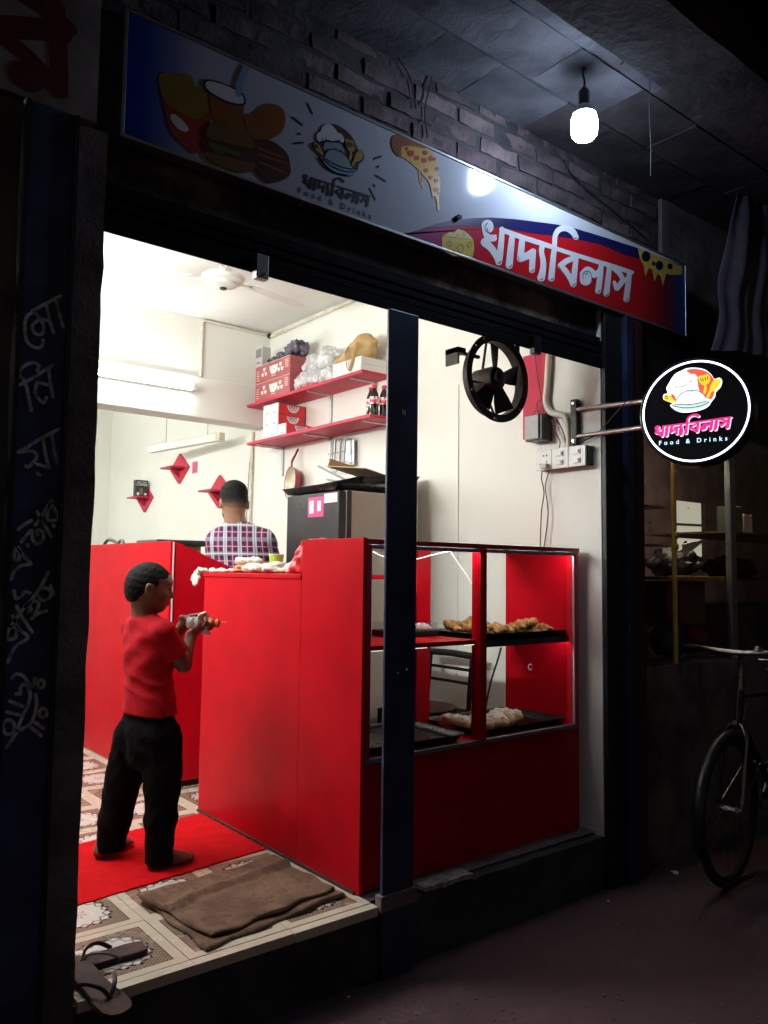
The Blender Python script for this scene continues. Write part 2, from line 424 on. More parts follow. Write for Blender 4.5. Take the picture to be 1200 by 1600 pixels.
# ------------------------------------------------------------------ flat print: union of strokes and outlines as one sheet
def fill2d(strokes, res, holes=()):
    """strokes: list of (points2d, half width or [half widths]); returns verts2d, faces of their union"""
    segs = []
    def collect(L):
        out = []
        for pts, w in L:
            p = smoothline(pts, 6) if len(pts) > 2 else [np.array(q, float) for q in pts]
            ws = [w]*len(p) if isinstance(w, (int, float)) else list(np.interp(np.linspace(0, len(w)-1, len(p)), range(len(w)), w))
            if len(p) == 1: out.append((p[0], p[0], ws[0], ws[0]))
            for i in range(len(p)-1): out.append((p[i], p[i+1], ws[i], ws[i+1]))
        return out
    segs = collect(strokes); hs = collect(holes)
    mw = max(max(s[2], s[3]) for s in segs); P = np.array([q for s in segs for q in s[:2]])
    x0, y0 = P.min(0)-mw-2*res; x1, y1 = P.max(0)+mw+2*res
    nx, ny = int((x1-x0)/res)+2, int((y1-y0)/res)+2
    X, Y = np.meshgrid(x0+np.arange(nx)*res, y0+np.arange(ny)*res, indexing='ij')
    def field(sg):
        D = np.full((nx, ny), 1e3)
        for a, b, ra, rb in sg:
            w = max(ra, rb)+3*res
            i0, i1 = max(0, int((min(a[0], b[0])-w-x0)/res)), min(nx, int((max(a[0], b[0])+w-x0)/res)+2)
            j0, j1 = max(0, int((min(a[1], b[1])-w-y0)/res)), min(ny, int((max(a[1], b[1])+w-y0)/res)+2)
            xx, yy = X[i0:i1, j0:j1], Y[i0:i1, j0:j1]; d = b-a; L2 = d@d
            t = np.clip(((xx-a[0])*d[0]+(yy-a[1])*d[1])/L2, 0, 1) if L2 > 1e-12 else np.zeros_like(xx)
            D[i0:i1, j0:j1] = np.minimum(D[i0:i1, j0:j1], np.hypot(xx-a[0]-t*d[0], yy-a[1]-t*d[1])-(ra+(rb-ra)*t))
        return D
    D = field(segs)
    if hs: D = np.maximum(D, -field(hs))
    V = []; Fc = []; vid = {}
    def vert(key, p):
        if key not in vid: vid[key] = len(V); V.append(p)
        return vid[key]
    ins = D < 0
    for j in range(ny-1):
        run = None
        for i in range(nx-1):
            c = [(i, j), (i+1, j), (i+1, j+1), (i, j+1)]; k = [ins[q] for q in c]
            if all(k):
                if run is None: run = i
                if i == nx-2 or not (ins[i+2, j] and ins[i+2, j+1] and ins[i+1, j] and ins[i+1, j+1]):
                    Fc.append([vert(q, (X[q], Y[q])) for q in ((run, j), (i+1, j), (i+1, j+1), (run, j+1))]); run = None
                continue
            run = None
            if not any(k): continue
            poly = []
            for e in range(4):
                a, b = c[e], c[(e+1) % 4]
                if ins[a]: poly.append(vert(a, (X[a], Y[a])))
                if ins[a] != ins[b]:
                    t = D[a]/(D[a]-D[b]); key = (min(a, b), max(a, b), 'e')
                    poly.append(vert(key, (X[a]+(X[b]-X[a])*t, Y[a]+(Y[b]-Y[a])*t)))
            if len(poly) >= 3: Fc.append(poly)
    return V, Fc

# ------------------------------------------------------------------ soft solids: distance field -> one continuous surface
class Field:
    def __init__(s, lo, hi, h):
        s.lo = np.array(lo, float); s.h = h; s.n = (np.ceil((np.array(hi)-s.lo)/h)).astype(int)+1
        s.a = np.full(tuple(s.n), .05, np.float32)
    def block(s, lo, hi):
        i0 = np.clip(np.floor((np.array(lo)-s.lo)/s.h).astype(int), 0, s.n-1); i1 = np.clip(np.ceil((np.array(hi)-s.lo)/s.h).astype(int)+1, 1, s.n)
        sl = tuple(slice(a, b) for a, b in zip(i0, i1))
        ax = [s.lo[k]+np.arange(i0[k], i1[k])*s.h for k in range(3)]
        return sl, np.meshgrid(*ax, indexing='ij', sparse=True)
    def put(s, d, sl, k, op):
        o = s.a[sl]
        if op == 's': d = -d
        if op == 'u':
            if k > 0: hh = np.clip(.5+.5*(o-d)/k, 0, 1); s.a[sl] = (o*(1-hh)+d*hh - k*hh*(1-hh)).astype(np.float32)
            else: s.a[sl] = np.minimum(o, d)
        else:
            if k > 0: hh = np.clip(.5-.5*(o-d)/k, 0, 1); s.a[sl] = (o*(1-hh)+d*hh + k*hh*(1-hh)).astype(np.float32)
            else: s.a[sl] = np.maximum(o, d)
    def cone(s, a, b, ra, rb=None, k=.015, op='u'):
        rb = ra if rb is None else rb; a = np.array(a, float); b = np.array(b, float); mg = max(ra, rb)+k+2*s.h
        sl, (x, y, z) = s.block(np.minimum(a, b)-mg, np.maximum(a, b)+mg); d = b-a; L2 = max(d@d, 1e-12)
        t = np.clip(((x-a[0])*d[0]+(y-a[1])*d[1]+(z-a[2])*d[2])/L2, 0, 1)
        s.put(np.sqrt((x-a[0]-t*d[0])**2+(y-a[1]-t*d[1])**2+(z-a[2]-t*d[2])**2)-(ra+(rb-ra)*t), sl, k, op); return s
    def chain(s, pts, rs, k=.01, op='u'):
        for i in range(len(pts)-1): s.cone(pts[i], pts[i+1], rs[i], rs[i+1], k, op)
        return s
    def ell(s, c, r, ax=None, k=.015, op='u'):
        c = np.array(c, float); r = np.array(r, float); mg = r.max()+k+2*s.h
        sl, (x, y, z) = s.block(c-mg, c+mg); q = [x-c[0], y-c[1], z-c[2]]
        if ax is not None:
            A = np.array(ax, float); q = [A[i][0]*q[0]+A[i][1]*q[1]+A[i][2]*q[2] for i in range(3)]
        k0 = np.sqrt((q[0]/r[0])**2+(q[1]/r[1])**2+(q[2]/r[2])**2); k1 = np.sqrt((q[0]/r[0]**2)**2+(q[1]/r[1]**2)**2+(q[2]/r[2]**2)**2)+1e-9
        s.put(k0*(k0-1)/k1, sl, k, op); return s
    def loft(s, secs, k=.015, op='u', fold=None):
        """elliptical tube: sections (centre, rx, ry, angle) stacked along z"""
        secs = sorted(secs, key=lambda q: q[0][2]); zs = [q[0][2] for q in secs]
        R = max(max(q[1], q[2]) for q in secs)
        lo = np.array([min(q[0][i] for q in secs) for i in range(3)])-R-k-.01; hi = np.array([max(q[0][i] for q in secs) for i in range(3)])+R+k+.01
        lo[2] = zs[0]-k-.02; hi[2] = zs[-1]+k+.02
        sl, (x, y, z) = s.block(lo, hi)
        I = lambda f: np.interp(z, zs, [f(q) for q in secs])
        cx, cy, rx, ry, an = I(lambda q: q[0][0]), I(lambda q: q[0][1]), I(lambda q: q[1]), I(lambda q: q[2]), I(lambda q: q[3])
        ca, sa = np.cos(an), np.sin(an); u = (x-cx)*ca+(y-cy)*sa; v = -(x-cx)*sa+(y-cy)*ca
        k0 = np.sqrt((u/rx)**2+(v/ry)**2); k1 = np.sqrt((u/rx**2)**2+(v/ry**2)**2)+1e-9
        d = k0*(k0-1)/k1
        if fold is not None: d = d + fold(u, v, z)
        dz = np.maximum(zs[0]-z, z-zs[-1])
        d = np.where(dz > 0, np.sqrt(np.maximum(d, 0)**2+dz**2), np.maximum(d, dz*.6))
        s.put(d.astype(np.float32), sl, k, op); return s
    def fn(s, lo, hi, f, k=0.0, op='i'):
        sl, (x, y, z) = s.block(lo, hi); d = f(x, y, z); s.put(np.broadcast_to(d, s.a[sl].shape), sl, k, 'i' if op == 'i' else op); return s
    def wobble(s, amp, freq, seed=0):
        sl, (x, y, z) = s.block(s.lo, s.lo+(s.n-1)*s.h); r = np.random.RandomState(seed); o = 0
        for i in range(5):
            v = r.randn(3); v *= freq*(1+.5*i)/np.linalg.norm(v); o = o + np.sin(x*v[0]+y*v[1]+z*v[2]+r.rand()*6.28)/(1+.5*i)
        s.a = (s.a + amp*o/2).astype(np.float32); return s
    def mesh(s, relax=2):
        a = s.a; a = np.pad(a, 1, constant_values=.05); lo = s.lo-s.h
        ins = a < 0; nx, ny, nz = a.shape
        c = np.zeros((nx-1, ny-1, nz-1), np.int8)
        for dx in (0,1):
            for dy in (0,1):
                for dz in (0,1): c += ins[dx:nx-1+dx, dy:ny-1+dy, dz:nz-1+dz]
        cells = np.argwhere((c > 0) & (c < 8)); idx = -np.ones(c.shape, np.int32); idx[tuple(cells.T)] = np.arange(len(cells))
        P = np.zeros((len(cells), 3)); cnt = np.zeros(len(cells))
        cor = [(0,0,0),(1,0,0),(0,1,0),(1,1,0),(0,0,1),(1,0,1),(0,1,1),(1,1,1)]
        for i, j in ((0,1),(2,3),(4,5),(6,7),(0,2),(1,3),(4,6),(5,7),(0,4),(1,5),(2,6),(3,7)):
            A, B = np.array(cor[i]), np.array(cor[j]); va = a[tuple((cells+A).T)]; vb = a[tuple((cells+B).T)]
            mk = (va < 0) != (vb < 0); t = np.where(mk, va/np.where(mk, va-vb, 1), 0)
            P += np.where(mk[:,None], A+(B-A)*t[:,None], 0); cnt += mk
        P = P/np.maximum(cnt,1)[:,None]+cells
        fs = []
        for ax in range(3):
            o1, o2 = [(1,2),(2,0),(0,1)][ax]
            s0 = [slice(1, d-1) for d in a.shape]; s0[ax] = slice(0, a.shape[ax]-1); s1 = list(s0); s1[ax] = slice(1, a.shape[ax])
            i0, i1 = ins[tuple(s0)], ins[tuple(s1)]
            for flip in (False, True):
                E = np.argwhere((~i0 & i1) if flip else (i0 & ~i1)); 
                base = E.copy()
                for q in range(3):
                    if q != ax: base[:, q] += 1
                q = []
                for d1, d2 in ((-1,-1),(0,-1),(0,0),(-1,0)):
                    b = base.copy(); b[:, o1] += d1; b[:, o2] += d2; q.append(idx[tuple(b.T)])
                q = np.stack(q, 1); fs.append(q[:, ::-1] if flip else q)
        Fq = np.concatenate(fs)
        for _ in range(relax):
            acc = np.zeros_like(P); n = np.zeros(len(P))
            for k in range(4):
                i, j = Fq[:,k], Fq[:,(k+1)%4]
                np.add.at(acc, i, P[j]); np.add.at(n, i, 1); np.add.at(acc, j, P[i]); np.add.at(n, j, 1)
            P = P*.5 + .5*acc/np.maximum(n,1)[:,None]
        V = P*s.h+lo
        return V, Fq
def soft(name, fld, mat, parent=None, relax=2, label=None):
    V, Fq = fld.mesh(relax); off = wloc(parent)
    me = bpy.data.meshes.new(name); me.from_pydata((V-np.array(off)).tolist(), [], Fq.tolist())
    for mt in (mat if isinstance(mat, (list, tuple)) else [mat]): me.materials.append(mt)
    me.polygons.foreach_set('use_smooth', [True]*len(me.polygons)); me.update()
    o = bpy.data.objects.new(name, me); COL.objects.link(o)
    if parent is not None: o.parent = parent; LOC[o.name] = off
    else:
        o.location = (0,0,0); LOC[o.name] = (0,0,0)
    if label: o['label'] = label
    return o
def softthing(name, fld, mat, label, cat, group=None, relax=2):
    V, Fq = fld.mesh(relax); c = np.array([V[:,0].mean(), V[:,1].mean(), V[:,2].min()])
    me = bpy.data.meshes.new(name); me.from_pydata((V-c).tolist(), [], Fq.tolist()); me.materials.append(mat)
    me.polygons.foreach_set('use_smooth', [True]*len(me.polygons)); me.update()
    o = bpy.data.objects.new(name, me); COL.objects.link(o); o.location = c; LOC[o.name] = tuple(c)
    return tag(o, label, cat, group)
# ================================================================== SETTING
FY = 2.24
g = MB(); g.add([(-60,-60,-.25),(60,-60,-.25),(60,60,-.25),(-60,60,-.25)], [(0,1,2,3)])
struct('street_ground', g, m['ground'])
def rough_box(a, b, div, amp, seed=0, fr=9.0):
    """a box with a slightly uneven surface"""
    bm = bmesh.new(); bmesh.ops.create_cube(bm, size=1)
    for v in bm.verts: v.co = Vector([a[i]+(v.co[i]+.5)*(b[i]-a[i]) for i in range(3)])
    for ax in range(3):
        n = max(1, int((b[ax]-a[ax])/div))
        ed = [e for e in bm.edges if abs((e.verts[0].co-e.verts[1].co)[ax]) > 1e-5 and abs((e.verts[0].co-e.verts[1].co).length-abs((e.verts[0].co-e.verts[1].co)[ax])) < 1e-5]
        if n > 1: bmesh.ops.subdivide_edges(bm, edges=ed, cuts=min(n-1, 60), use_grid_fill=True)
    for v in bm.verts:
        q = v.co*fr + Vector((seed*3.1, seed*1.7, seed))
        v.co += Vector((mnoise.noise(q), mnoise.noise(q+Vector((9,0,0))), mnoise.noise(q+Vector((0,9,0)))))*amp
    mb = MB(); mb.add([v.co[:] for v in bm.verts], []); bm.verts.index_update()
    mb.f = [[v.index for v in f.verts] for f in bm.faces]; mb.mi = [0]*len(mb.f); bm.free(); return mb
struct('plinth', rough_box((.30,2.248,-.32), (3.40,2.60,-.020), .04, .007, 1, 16), m['soot'], smooth=True)
struct('plinth_slab', MB().box((.3,2.6,-.3),(3.3,8.75,-.014)), m['soot'])
fl = struct('shop_floor', MB().box((.52,2.30,-.0138),(3.098,8.6,-.0085)), m['plaster_dark'])
# ---- floor tiles: joints at X = 1.11 + .34 k, Y = 2.27 + .34 k
TS = .34
tb = MB().box((-.1688,-.1688,-.008),(.1688,.1688,0))
tile_mesh = mesh_of('tile', tb, m['tile'])
for i in range(-2, 4):
    for j in range(0, 10):
        if i > 2 and j < 4: continue
        if i == 2 and j < 1: continue
        o = bpy.data.objects.new('tile', tile_mesh); COL.objects.link(o); o.parent = fl
        o.location = (1.11+TS*(i+.5), 2.27+TS*(j+.5), random.uniform(-.0006,.0006)); o.rotation_euler = (random.uniform(-.002,.002), random.uniform(-.002,.002), random.choice((0,1,2,3))*math.pi/2)
nose = MB().box((-.1688,0,-.03),(.1688,.036,0))
nose_mesh = mesh_of('nosing_tile', nose, m['tile_plain'])
for i in range(-1, 2):
    o = bpy.data.objects.new('nosing_tile', nose_mesh); COL.objects.link(o); o.parent = fl
    o.location = (1.11+TS*(i+.5), 2.2315+random.uniform(-.003,.001), random.uniform(-.001,.0006))
# ---- shop walls and ceiling
struct('right_wall', MB().box((3.10,2.252,-.05),(3.25,2.50,2.415)).box((3.10,2.5003,-.05),(3.25,8.75,2.97)), m['cream'])
struct('left_wall', MB().box((.36,2.43,-.05),(.52,8.75,2.97)), m['cream'])
struct('back_wall', MB().box((.52,8.60,-.05),(3.10,8.75,2.97)), m['cream'])
struct('ceiling', MB().box((.36,2.56,2.97),(3.30,8.75,3.10)), m['ceiling'])
struct('partition_wall', MB().box((.52,5.28,2.531),(3.098,5.44,2.968)), m['cream'])
struct('cross_beam', MB().box((.52,5.25,2.236),(3.098,5.45,2.531)), m['cream'], bevel=.006)
struct('front_wall', MB().box((.36,2.501,2.425),(3.25,2.56,3.20)), m['cream'])
# ---- brick wall above the sign, each brick a piece
bw = thing('brick_wall', 'rough sooty brick wall above the long shop sign', 'wall', (2.2,2.40,2.78))
part('mortar', MB().box((.40,2.385,2.43),(6.0,2.50,3.22)), m['soot'], bw)
brickmats = [PM('dark_'+k, c, .9, var=.6, vs=5, bump=.9, bs=26, bd=.012) for k, c in (('brick_a', (.10,.068,.07)), ('brick_b', (.075,.055,.058)), ('brick_c', (.14,.10,.10)))]
brickmat = PM('sooty_brick', (.115,.075,.075), .9, var=.7, vs=5, bump=.8, bs=30, bd=.012)
bmesh_v = [mesh_of('brick', rough_box((-.118+.006*(s%3),-.02,-.033+.003*(s%2)),(.118-.008*(s%2),.02,.033-.003*(s%3)), .022, .007, s, 24), brickmats[s%3], smooth=True) for s in range(12)]
row = 0; z = 2.70
while z < 3.20:
    x = .52 + (row % 2)*.126
    while x < 4.35:
        o = bpy.data.objects.new('brick', random.choice(bmesh_v)); COL.objects.link(o); o.parent = bw
        o.location = (x-2.2+random.uniform(-.004,.004), .0+random.uniform(-.004,.005), z-2.78+random.uniform(-.005,.005)); o.rotation_euler = (random.uniform(-.05,.05), random.choice((0,math.pi))+random.uniform(-.02,.02), random.uniform(-.03,.03))
        x += .252
    z += .082; row += 1
# ---- concrete slab over the pavement, with the marks of its formwork
sl = MB().box((-6,.62,3.222),(9,2.75,3.42))
slab = struct('overhead_slab', sl, m['soot'])
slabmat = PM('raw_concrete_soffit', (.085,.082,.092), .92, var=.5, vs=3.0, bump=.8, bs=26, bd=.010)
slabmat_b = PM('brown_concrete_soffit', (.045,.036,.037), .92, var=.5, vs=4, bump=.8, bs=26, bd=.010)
pv = [[mesh_of('formwork_panel', rough_box((-w/2,-.128,-.012),(w/2,.128,.012), .045, .003, s, 13), mt, smooth=True) for s, w in ((1,.414),(2,.414),(3,.30))] for mt in (slabmat, slabmat_b)]
for r_i, yy in enumerate((2.255, 1.99, 1.725)):
    x = .55 + r_i*.17
    while x < 5.2:
        k = random.choice((0,1,2)); w = .30 if k == 2 else .414
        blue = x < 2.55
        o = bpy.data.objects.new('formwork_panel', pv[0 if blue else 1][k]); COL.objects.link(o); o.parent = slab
        o.location = (x+w/2, yy, 3.212+random.uniform(-.003,.003)); o.rotation_euler = (random.uniform(-.008,.008), random.uniform(-.006,.006), random.choice((0,math.pi)))
        x += w+.003
x = .4
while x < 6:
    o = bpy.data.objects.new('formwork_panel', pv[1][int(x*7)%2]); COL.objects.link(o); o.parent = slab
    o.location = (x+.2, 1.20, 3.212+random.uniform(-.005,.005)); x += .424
bmb = rough_box((-3,1.345,2.985),(8,1.615,3.215), .09, .007, 5, 7)
struct('concrete_beam', bmb, m['soot'], smooth=True)

# ================================================================== SHOP FRONT
# ---- left neighbour's front: plaster, steel guide with painted letters, plaster jamb
single('plaster_wall', rough_box((-4.0,2.215,-.25),(.528,2.34,2.39), .09, .008, 2, 8), m['plaster_dark'], 'rough grey plastered wall at the far left edge', 'wall', smooth=True)
gd = thing('steel_door_post', 'dark blue steel post covered in white hand painted letters', 'post', (.60,2.22,-.25))
part('channel', MB().box((.532,2.190,-.25),(.664,2.26,2.39)), m['navy_steel'], gd, bevel=.004)
part('flange', MB().box((.530,2.182,-.25),(.541,2.189,2.39)).box((.655,2.182,-.25),(.666,2.189,2.39)), m['black_steel'], gd)
jm = rough_box((.669,2.222,-.25),(.757,2.42,2.39), .04, .006, 4, 12)
single('door_jamb', jm, m['plaster_dark'], 'narrow grey plaster jamb between the lettered post and the bright doorway', 'jamb', smooth=True)
single('spandrel', MB().box((.40,2.26,2.392),(.80,2.38,3.2)), m['soot'], 'black wall strip between the two shop signs at upper left', 'wall')
# letters
def z6(y0): return lambda p: (p[0]/5.923, y0+p[1]/5.923)
L6, L7, L8 = z6(430), z6(680), z6(920)
ring = lambda c, r: [(c[0]+r*math.cos(a), c[1]+r*1.2*math.sin(a)) for a in np.linspace(0, 6.28, 12)]
graf = [(L6, s) for s in (
 [(330,330),(250,380),(230,480),(250,610),(330,670),(390,655),(400,600)], [(300,330),(420,265),(560,190)],
 [(320,340),(360,400),(300,470),(330,540),(390,540),(400,460),(370,400),(440,420)], [(430,280),(460,420),(495,530)], [(520,240),(550,360),(585,480)],
 [(345,880),(360,830),(300,810),(210,850),(180,920),(230,980),(265,1120),(290,1250)], [(180,1015),(320,940),(490,830)],
 [(340,990),(470,1020)], [(450,870),(470,1010),(490,1130)], [(340,1000),(330,1100),(400,1180),(430,1130)])]
graf += [(L7, s) for s in (
 [(170,155),(260,105),(380,30),(540,-55)], [(170,155),(300,150),(340,200),(270,290),(240,285)], [(340,265),(455,300)], [(400,30),(420,170),(455,300)], [(480,-5),(500,130),(530,255)],
 [(345,352),(370,366)], [(480,600),(380,760),(330,830)], [(465,640),(440,780),(540,765),(480,640)], [(495,832),(501,842)], [(345,710),(400,810),(475,935)], [(170,870),(220,830),(290,790)],
 [(200,985),(290,880),(300,960),(350,1010),(400,960),(390,890),(345,880),(350,920)], [(250,1012),(258,1026)],
 [(175,1140),(185,1090),(150,1050),(135,1100),(140,1150),(180,1150)], [(170,1040),(220,1120),(285,1190),(190,1210),(120,1280),(105,1330)],
 [(130,1440),(150,1510),(200,1490),(230,1450),(280,1460)], [(445,1270),(380,1400),(300,1510),(240,1590)], [(350,1480),(400,1530),(470,1490),(460,1430),(400,1410)], [(470,1390),(500,1470)])]
graf += [(L8, s) for s in (
 [(265,210),(290,190),(270,150),(320,110),(360,140),(330,220),(295,275)], [(295,275),(360,225),(430,205)], [(155,160),(190,240),(300,400)], [(240,150),(170,250),(100,350)],
 [(120,250),(180,370),(260,450),(160,520),(110,590),(75,680)], [(150,360),(90,360),(65,460),(140,455),(155,370)],
 [(110,830),(150,790),(220,810),(270,880),(310,900),(325,830)], [(150,970),(190,970),(190,920),(230,880),(280,960),(260,1080),(200,1200),(165,1310),(250,1270),(300,1220),(340,1080),(330,980)],
 [(90,1040),(210,1090)], [(65,1140),(190,1170)], ring((80,1280),55), ring((380,880),30), ring((400,1150),35), [(285,1280),(380,1360)], [(330,1240),(400,1290)], [(160,1320),(60,1470)])]
paint = PM('thin_white_paint', (.62,.60,.62), .8, var=.6, vs=35)
def letter(strokes):
    gst = []
    for f, st in strokes:
        P = [onY(*f(p), 2.188) for p in st]
        gst.append(([(q[0], q[2]) for q in P], .0044))
    gv, gf = fill2d(gst, .0016)
    part('painted_letter', MB().add([(a, 2.1885, b) for a, b in gv], gf), paint, gd)
for i0, i1 in ((0,5),(5,10),(10,15),(15,16),(16,17),(17,18),(18,19),(19,21),(21,22),(22,23),(23,24),(24,25),(25,26),(26,27),(27,31),(31,33),(33,34),(34,35),(35,36),(36,38),(38,39),(39,40),(40,41),(41,42),(42,43),(43,44),(44,45),(45,46),(46,47)):
    if graf[i0:i1]: letter(graf[i0:i1])
# ---- neighbour's sign at upper left
ls = thing('neighbour_sign', 'dirty white neighbouring signboard with a dark red letter, upper left corner', 'sign', (.1,2.2,2.42))
part('board', MB().box((-1.6,2.195,2.395),(.715,2.235,2.98)), PM('dirty_white_sign', (.30,.27,.28), .6, var=.35, vs=5), ls)
nst = []
for pts, w in (([(-40,42),(40,44),(95,50)], .030), ([(88,10),(91,70),(93,140)], .024), ([(-20,40),(40,85),(90,140)], .022), ([(20,-20),(70,14),(108,44)], .022)):
    nst.append(([(lambda q: (q[0], q[2]))(onY(a, b, 2.194)) for a, b in pts], w))
nst.append(([(lambda q: (q[0], q[2]))(onY(a, b, 2.194)) for a, b in ((36,117),(46,123))], .036))
nv, nf = fill2d(nst, .004)
part('lettering', MB().add([(a, 2.1935, b) for a, b in nv], nf), PM('dark_red_sign_paint', (.16,.012,.02), .5, var=.2), ls)
# ---- lintel, rolled shutter edge and its plaster band
def band():
    t = NT('peeling_plaster_band')
    f = t.step(t.noise(2.6, 7, .7), .48, .66)
    c = t.mix(f, (.035,.022,.022), (.23,.17,.13))
    c = t.mix(t.step(t.noise(14, 5, .7), .5, .75), c, (.05,.035,.032))
    t.l.new(c, t.b.inputs['Base Color']); t.b.inputs['Roughness'].default_value = .9; t.bump(t.noise(25, 6, .7), .6, .01); return t.m
single('plaster_band', rough_box((.76,2.274,2.258),(3.40,2.41,2.440), .05, .004, 7, 11), band(), 'stained peeling plaster band right under the long shop sign', 'lintel', smooth=True)
ln = thing('shutter_lintel', 'black steel roller shutter lintel across the top of the doorway', 'lintel', (1.95,2.25,2.11))
part('bottom_bar', MB().box((.757,2.238,2.112),(3.10,2.250,2.150)), m['matte_black'], ln, bevel=.003)
part('shutter_curtain', MB().box((.757,2.2515,2.152),(3.10,2.268,2.262)), m['matte_black'], ln)
for zz in (2.165, 2.198, 2.231):
    part('slat', MB().box((.757,2.243,zz-.013),(3.10,2.2512,zz+.013)), m['matte_black'], ln, bevel=.004)
for px, py, lab in ((404,430,'small grey metal shutter catch above the doorway'), (833,541,'small black shutter catch beside the exhaust fan')):
    q = onY(px, py, 2.235)
    c = thing('shutter_catch', lab, 'catch', (q[0],2.225,2.075), group='catches under the shutter bar')
    mt = m['galv'] if px < 500 else m['black_steel']
    part('plate', MB().box((q[0]-.022,2.208,2.085),(q[0]+.022,2.236,2.165)), mt, c, bevel=.002)
    part('pin', MB().tube([(q[0]+.005,2.2085,2.10),(q[0]+.005,2.195,2.10)], .005, 8), mt, c)
# ---- middle post
mp = thing('middle_post', 'dark blue flat steel post standing between doorway and display case', 'post', (1.89,2.25,-.25))
part('tube', MB().box((1.800,2.222,-.25),(1.944,2.236,2.112)), m['steel_dark'], mp, bevel=.004)
part('shoe', MB().box((1.79,2.214,-.02),(1.954,2.25,.035)), m['plaster_dark'], mp, bevel=.004)
part('worn_mark', MB().box((1.865,2.2205,1.725),(1.882,2.2216,1.745)), m['galv'], mp)
part('rivet', MB().sphere((1.8595,2.222,.79), .005, 8, 6), m['galv'], mp); part('rivet', MB().sphere((1.9,2.222,.80), .005, 8, 6), m['galv'], mp)
# ---- right posts
rp = thing('right_post', 'black steel post at the right end of the shop front', 'post', (3.17,2.23,-.25))
part('channel', MB().box((3.103,2.226,-.25),(3.235,2.25,2.385)), m['black_steel'], rp, bevel=.003)
part('stop', MB().box((3.236,2.20,-.25),(3.29,2.25,2.385)), m['steel_dark'], rp, bevel=.003)
single('door_frame', MB().box((3.292,2.21,-.25),(3.385,2.26,2.385)), PM('maroon_paint', (.05,.014,.018), .5, var=.4, vs=6), 'dark maroon door frame strip left of the neighbouring showcase', 'frame', bevel=.003)
# ================================================================== THE LONG SIGN
SY = 2.22
def ink(name, col, rough=.35, var=.06): return PM(name, col, rough, var=var, vs=9, spec=.5)
def signface():
    t = NT('printed_sign_face')
    x = t.xyz(t.n.new('ShaderNodeNewGeometry').outputs['Position'])[0]
    c = t.ramp(t.math('DIVIDE', t.math('SUBTRACT', x, .8), 3.0), [(0, (.008,.04,.40)), (.018, (.015,.06,.42)), (.045, (.16,.20,.50)), (.085, (.52,.54,.66)), (.93, (.72,.73,.75)), (1, (.05,.12,.4))])
    sp = t.step(t.noise(42, 6, .7), .66, .74)
    c = t.mix(t.math('MULTIPLY', sp, .5), c, (.30,.29,.30))
    t.l.new(c, t.b.inputs['Base Color'])
    t.l.new(t.math('MULTIPLY_ADD', t.noise(30, 4, .6), .10, .05), t.b.inputs['Roughness'])
    t.bump(t.noise(7, 3, .5), .03, .01)
    return t.m
sg = thing('shop_sign', 'long printed food shop signboard hung over the doorway, white lettering on red', 'sign', (2.3,2.25,2.405))
part('panel', MB().box((.803,SY,2.405),(3.790,2.262,2.776)), signface(), sg)
fr = MB().box((.797,SY-.004,2.777),(3.796,2.268,2.787)).box((.797,SY-.004,2.394),(3.796,2.268,2.4045)).box((.790,SY-.003,2.394),(.8025,2.268,2.787)).box((3.7905,SY-.003,2.394),(3.800,2.268,2.787))
part('frame', fr, m['galv'], sg, bevel=.002)
def onS(f, d=0.0): return lambda p: (lambda q: (q[0], q[2]))(onY(*f(p), SY-d))
zA = lambda p: (740+p[0]/3.529, 330+p[1]/3.529)
z2 = lambda p: (450+p[0]/7.059, 160+p[1]/7.059)
z3 = lambda p: (600+p[0]/7.273, 200+p[1]/7.273)
z5 = lambda p: (230+p[0]/5.0, 80+p[1]/5.0)
zp = lambda p: p
def closed(pts, n=5):
    p = [np.array(q, float) for q in pts]; out = []
    for i in range(len(p)):
        a, b, c, d = p[i-1], p[i], p[(i+1) % len(p)], p[(i+2) % len(p)]
        for k in range(n):
            t = k/n; out.append(.5*((2*b)+(-a+c)*t+(2*a-5*b+4*c-d)*t*t+(-a+3*b-3*c+d)*t**3))
    return out
def flat(name, poly, y, mat, parent, thick=.0004):
    mb = MB(); mb.prism([(p[0], p[1]) for p in poly], (0, y, 0), (1,0,0), (0,0,1), thick); return part(name, mb, mat, parent)
inks = {k: ink('print_'+k, v) for k, v in dict(white=(.80,.81,.84), navy=(.012,.014,.10), red=(.58,.012,.02), cheese=(.72,.52,.10), palecheese=(.78,.64,.25), crust=(.30,.10,.035), pizza=(.74,.42,.07),
        pepper=(.42,.05,.03), brown=(.10,.035,.02), bun=(.22,.10,.035), green=(.10,.16,.04), fries=(.30,.20,.035), sky=(.25,.42,.66), orange=(.30,.10,.025), mint=(.30,.42,.48), deep=(.01,.012,.035), gold=(.50,.36,.09)).items()}
def redink():
    t = NT('print_red_fading_right'); x = t.xyz(t.n.new('ShaderNodeNewGeometry').outputs['Position'])[0]
    c = t.ramp(t.math('DIVIDE', t.math('SUBTRACT', x, 1.9), 1.9), [(0, (.30,.02,.20)), (.10, (.42,.01,.10)), (.22, (.60,.012,.02)), (.78, (.58,.012,.02)), (.90, (.16,.015,.02)), (.96, (.03,.05,.16)), (1, (.02,.10,.36))])
    t.l.new(c, t.b.inputs['Base Color']); t.b.inputs['Roughness'].default_value = .28; return t.m
f = onS(zp)
redtop = [(625,368),(658,358),(677,355),(724,353),(751,354),(780,355.5),(833,365),(868,369),(901,374),(938,382),(975,398),(999,405)]
navtop = [(658,357.9),(680,350),(706,344),(740,341),(768,340),(808,343),(870,351),(901,358),(944,371),(984,384),(996,387.5)]
R1 = [f(p) for p in redtop] + [f((1000,390))] + [(3.785, 2.7715)] + [(3.785, 2.4085)] + [(f((625,368))[0]+.02, 2.4085)]
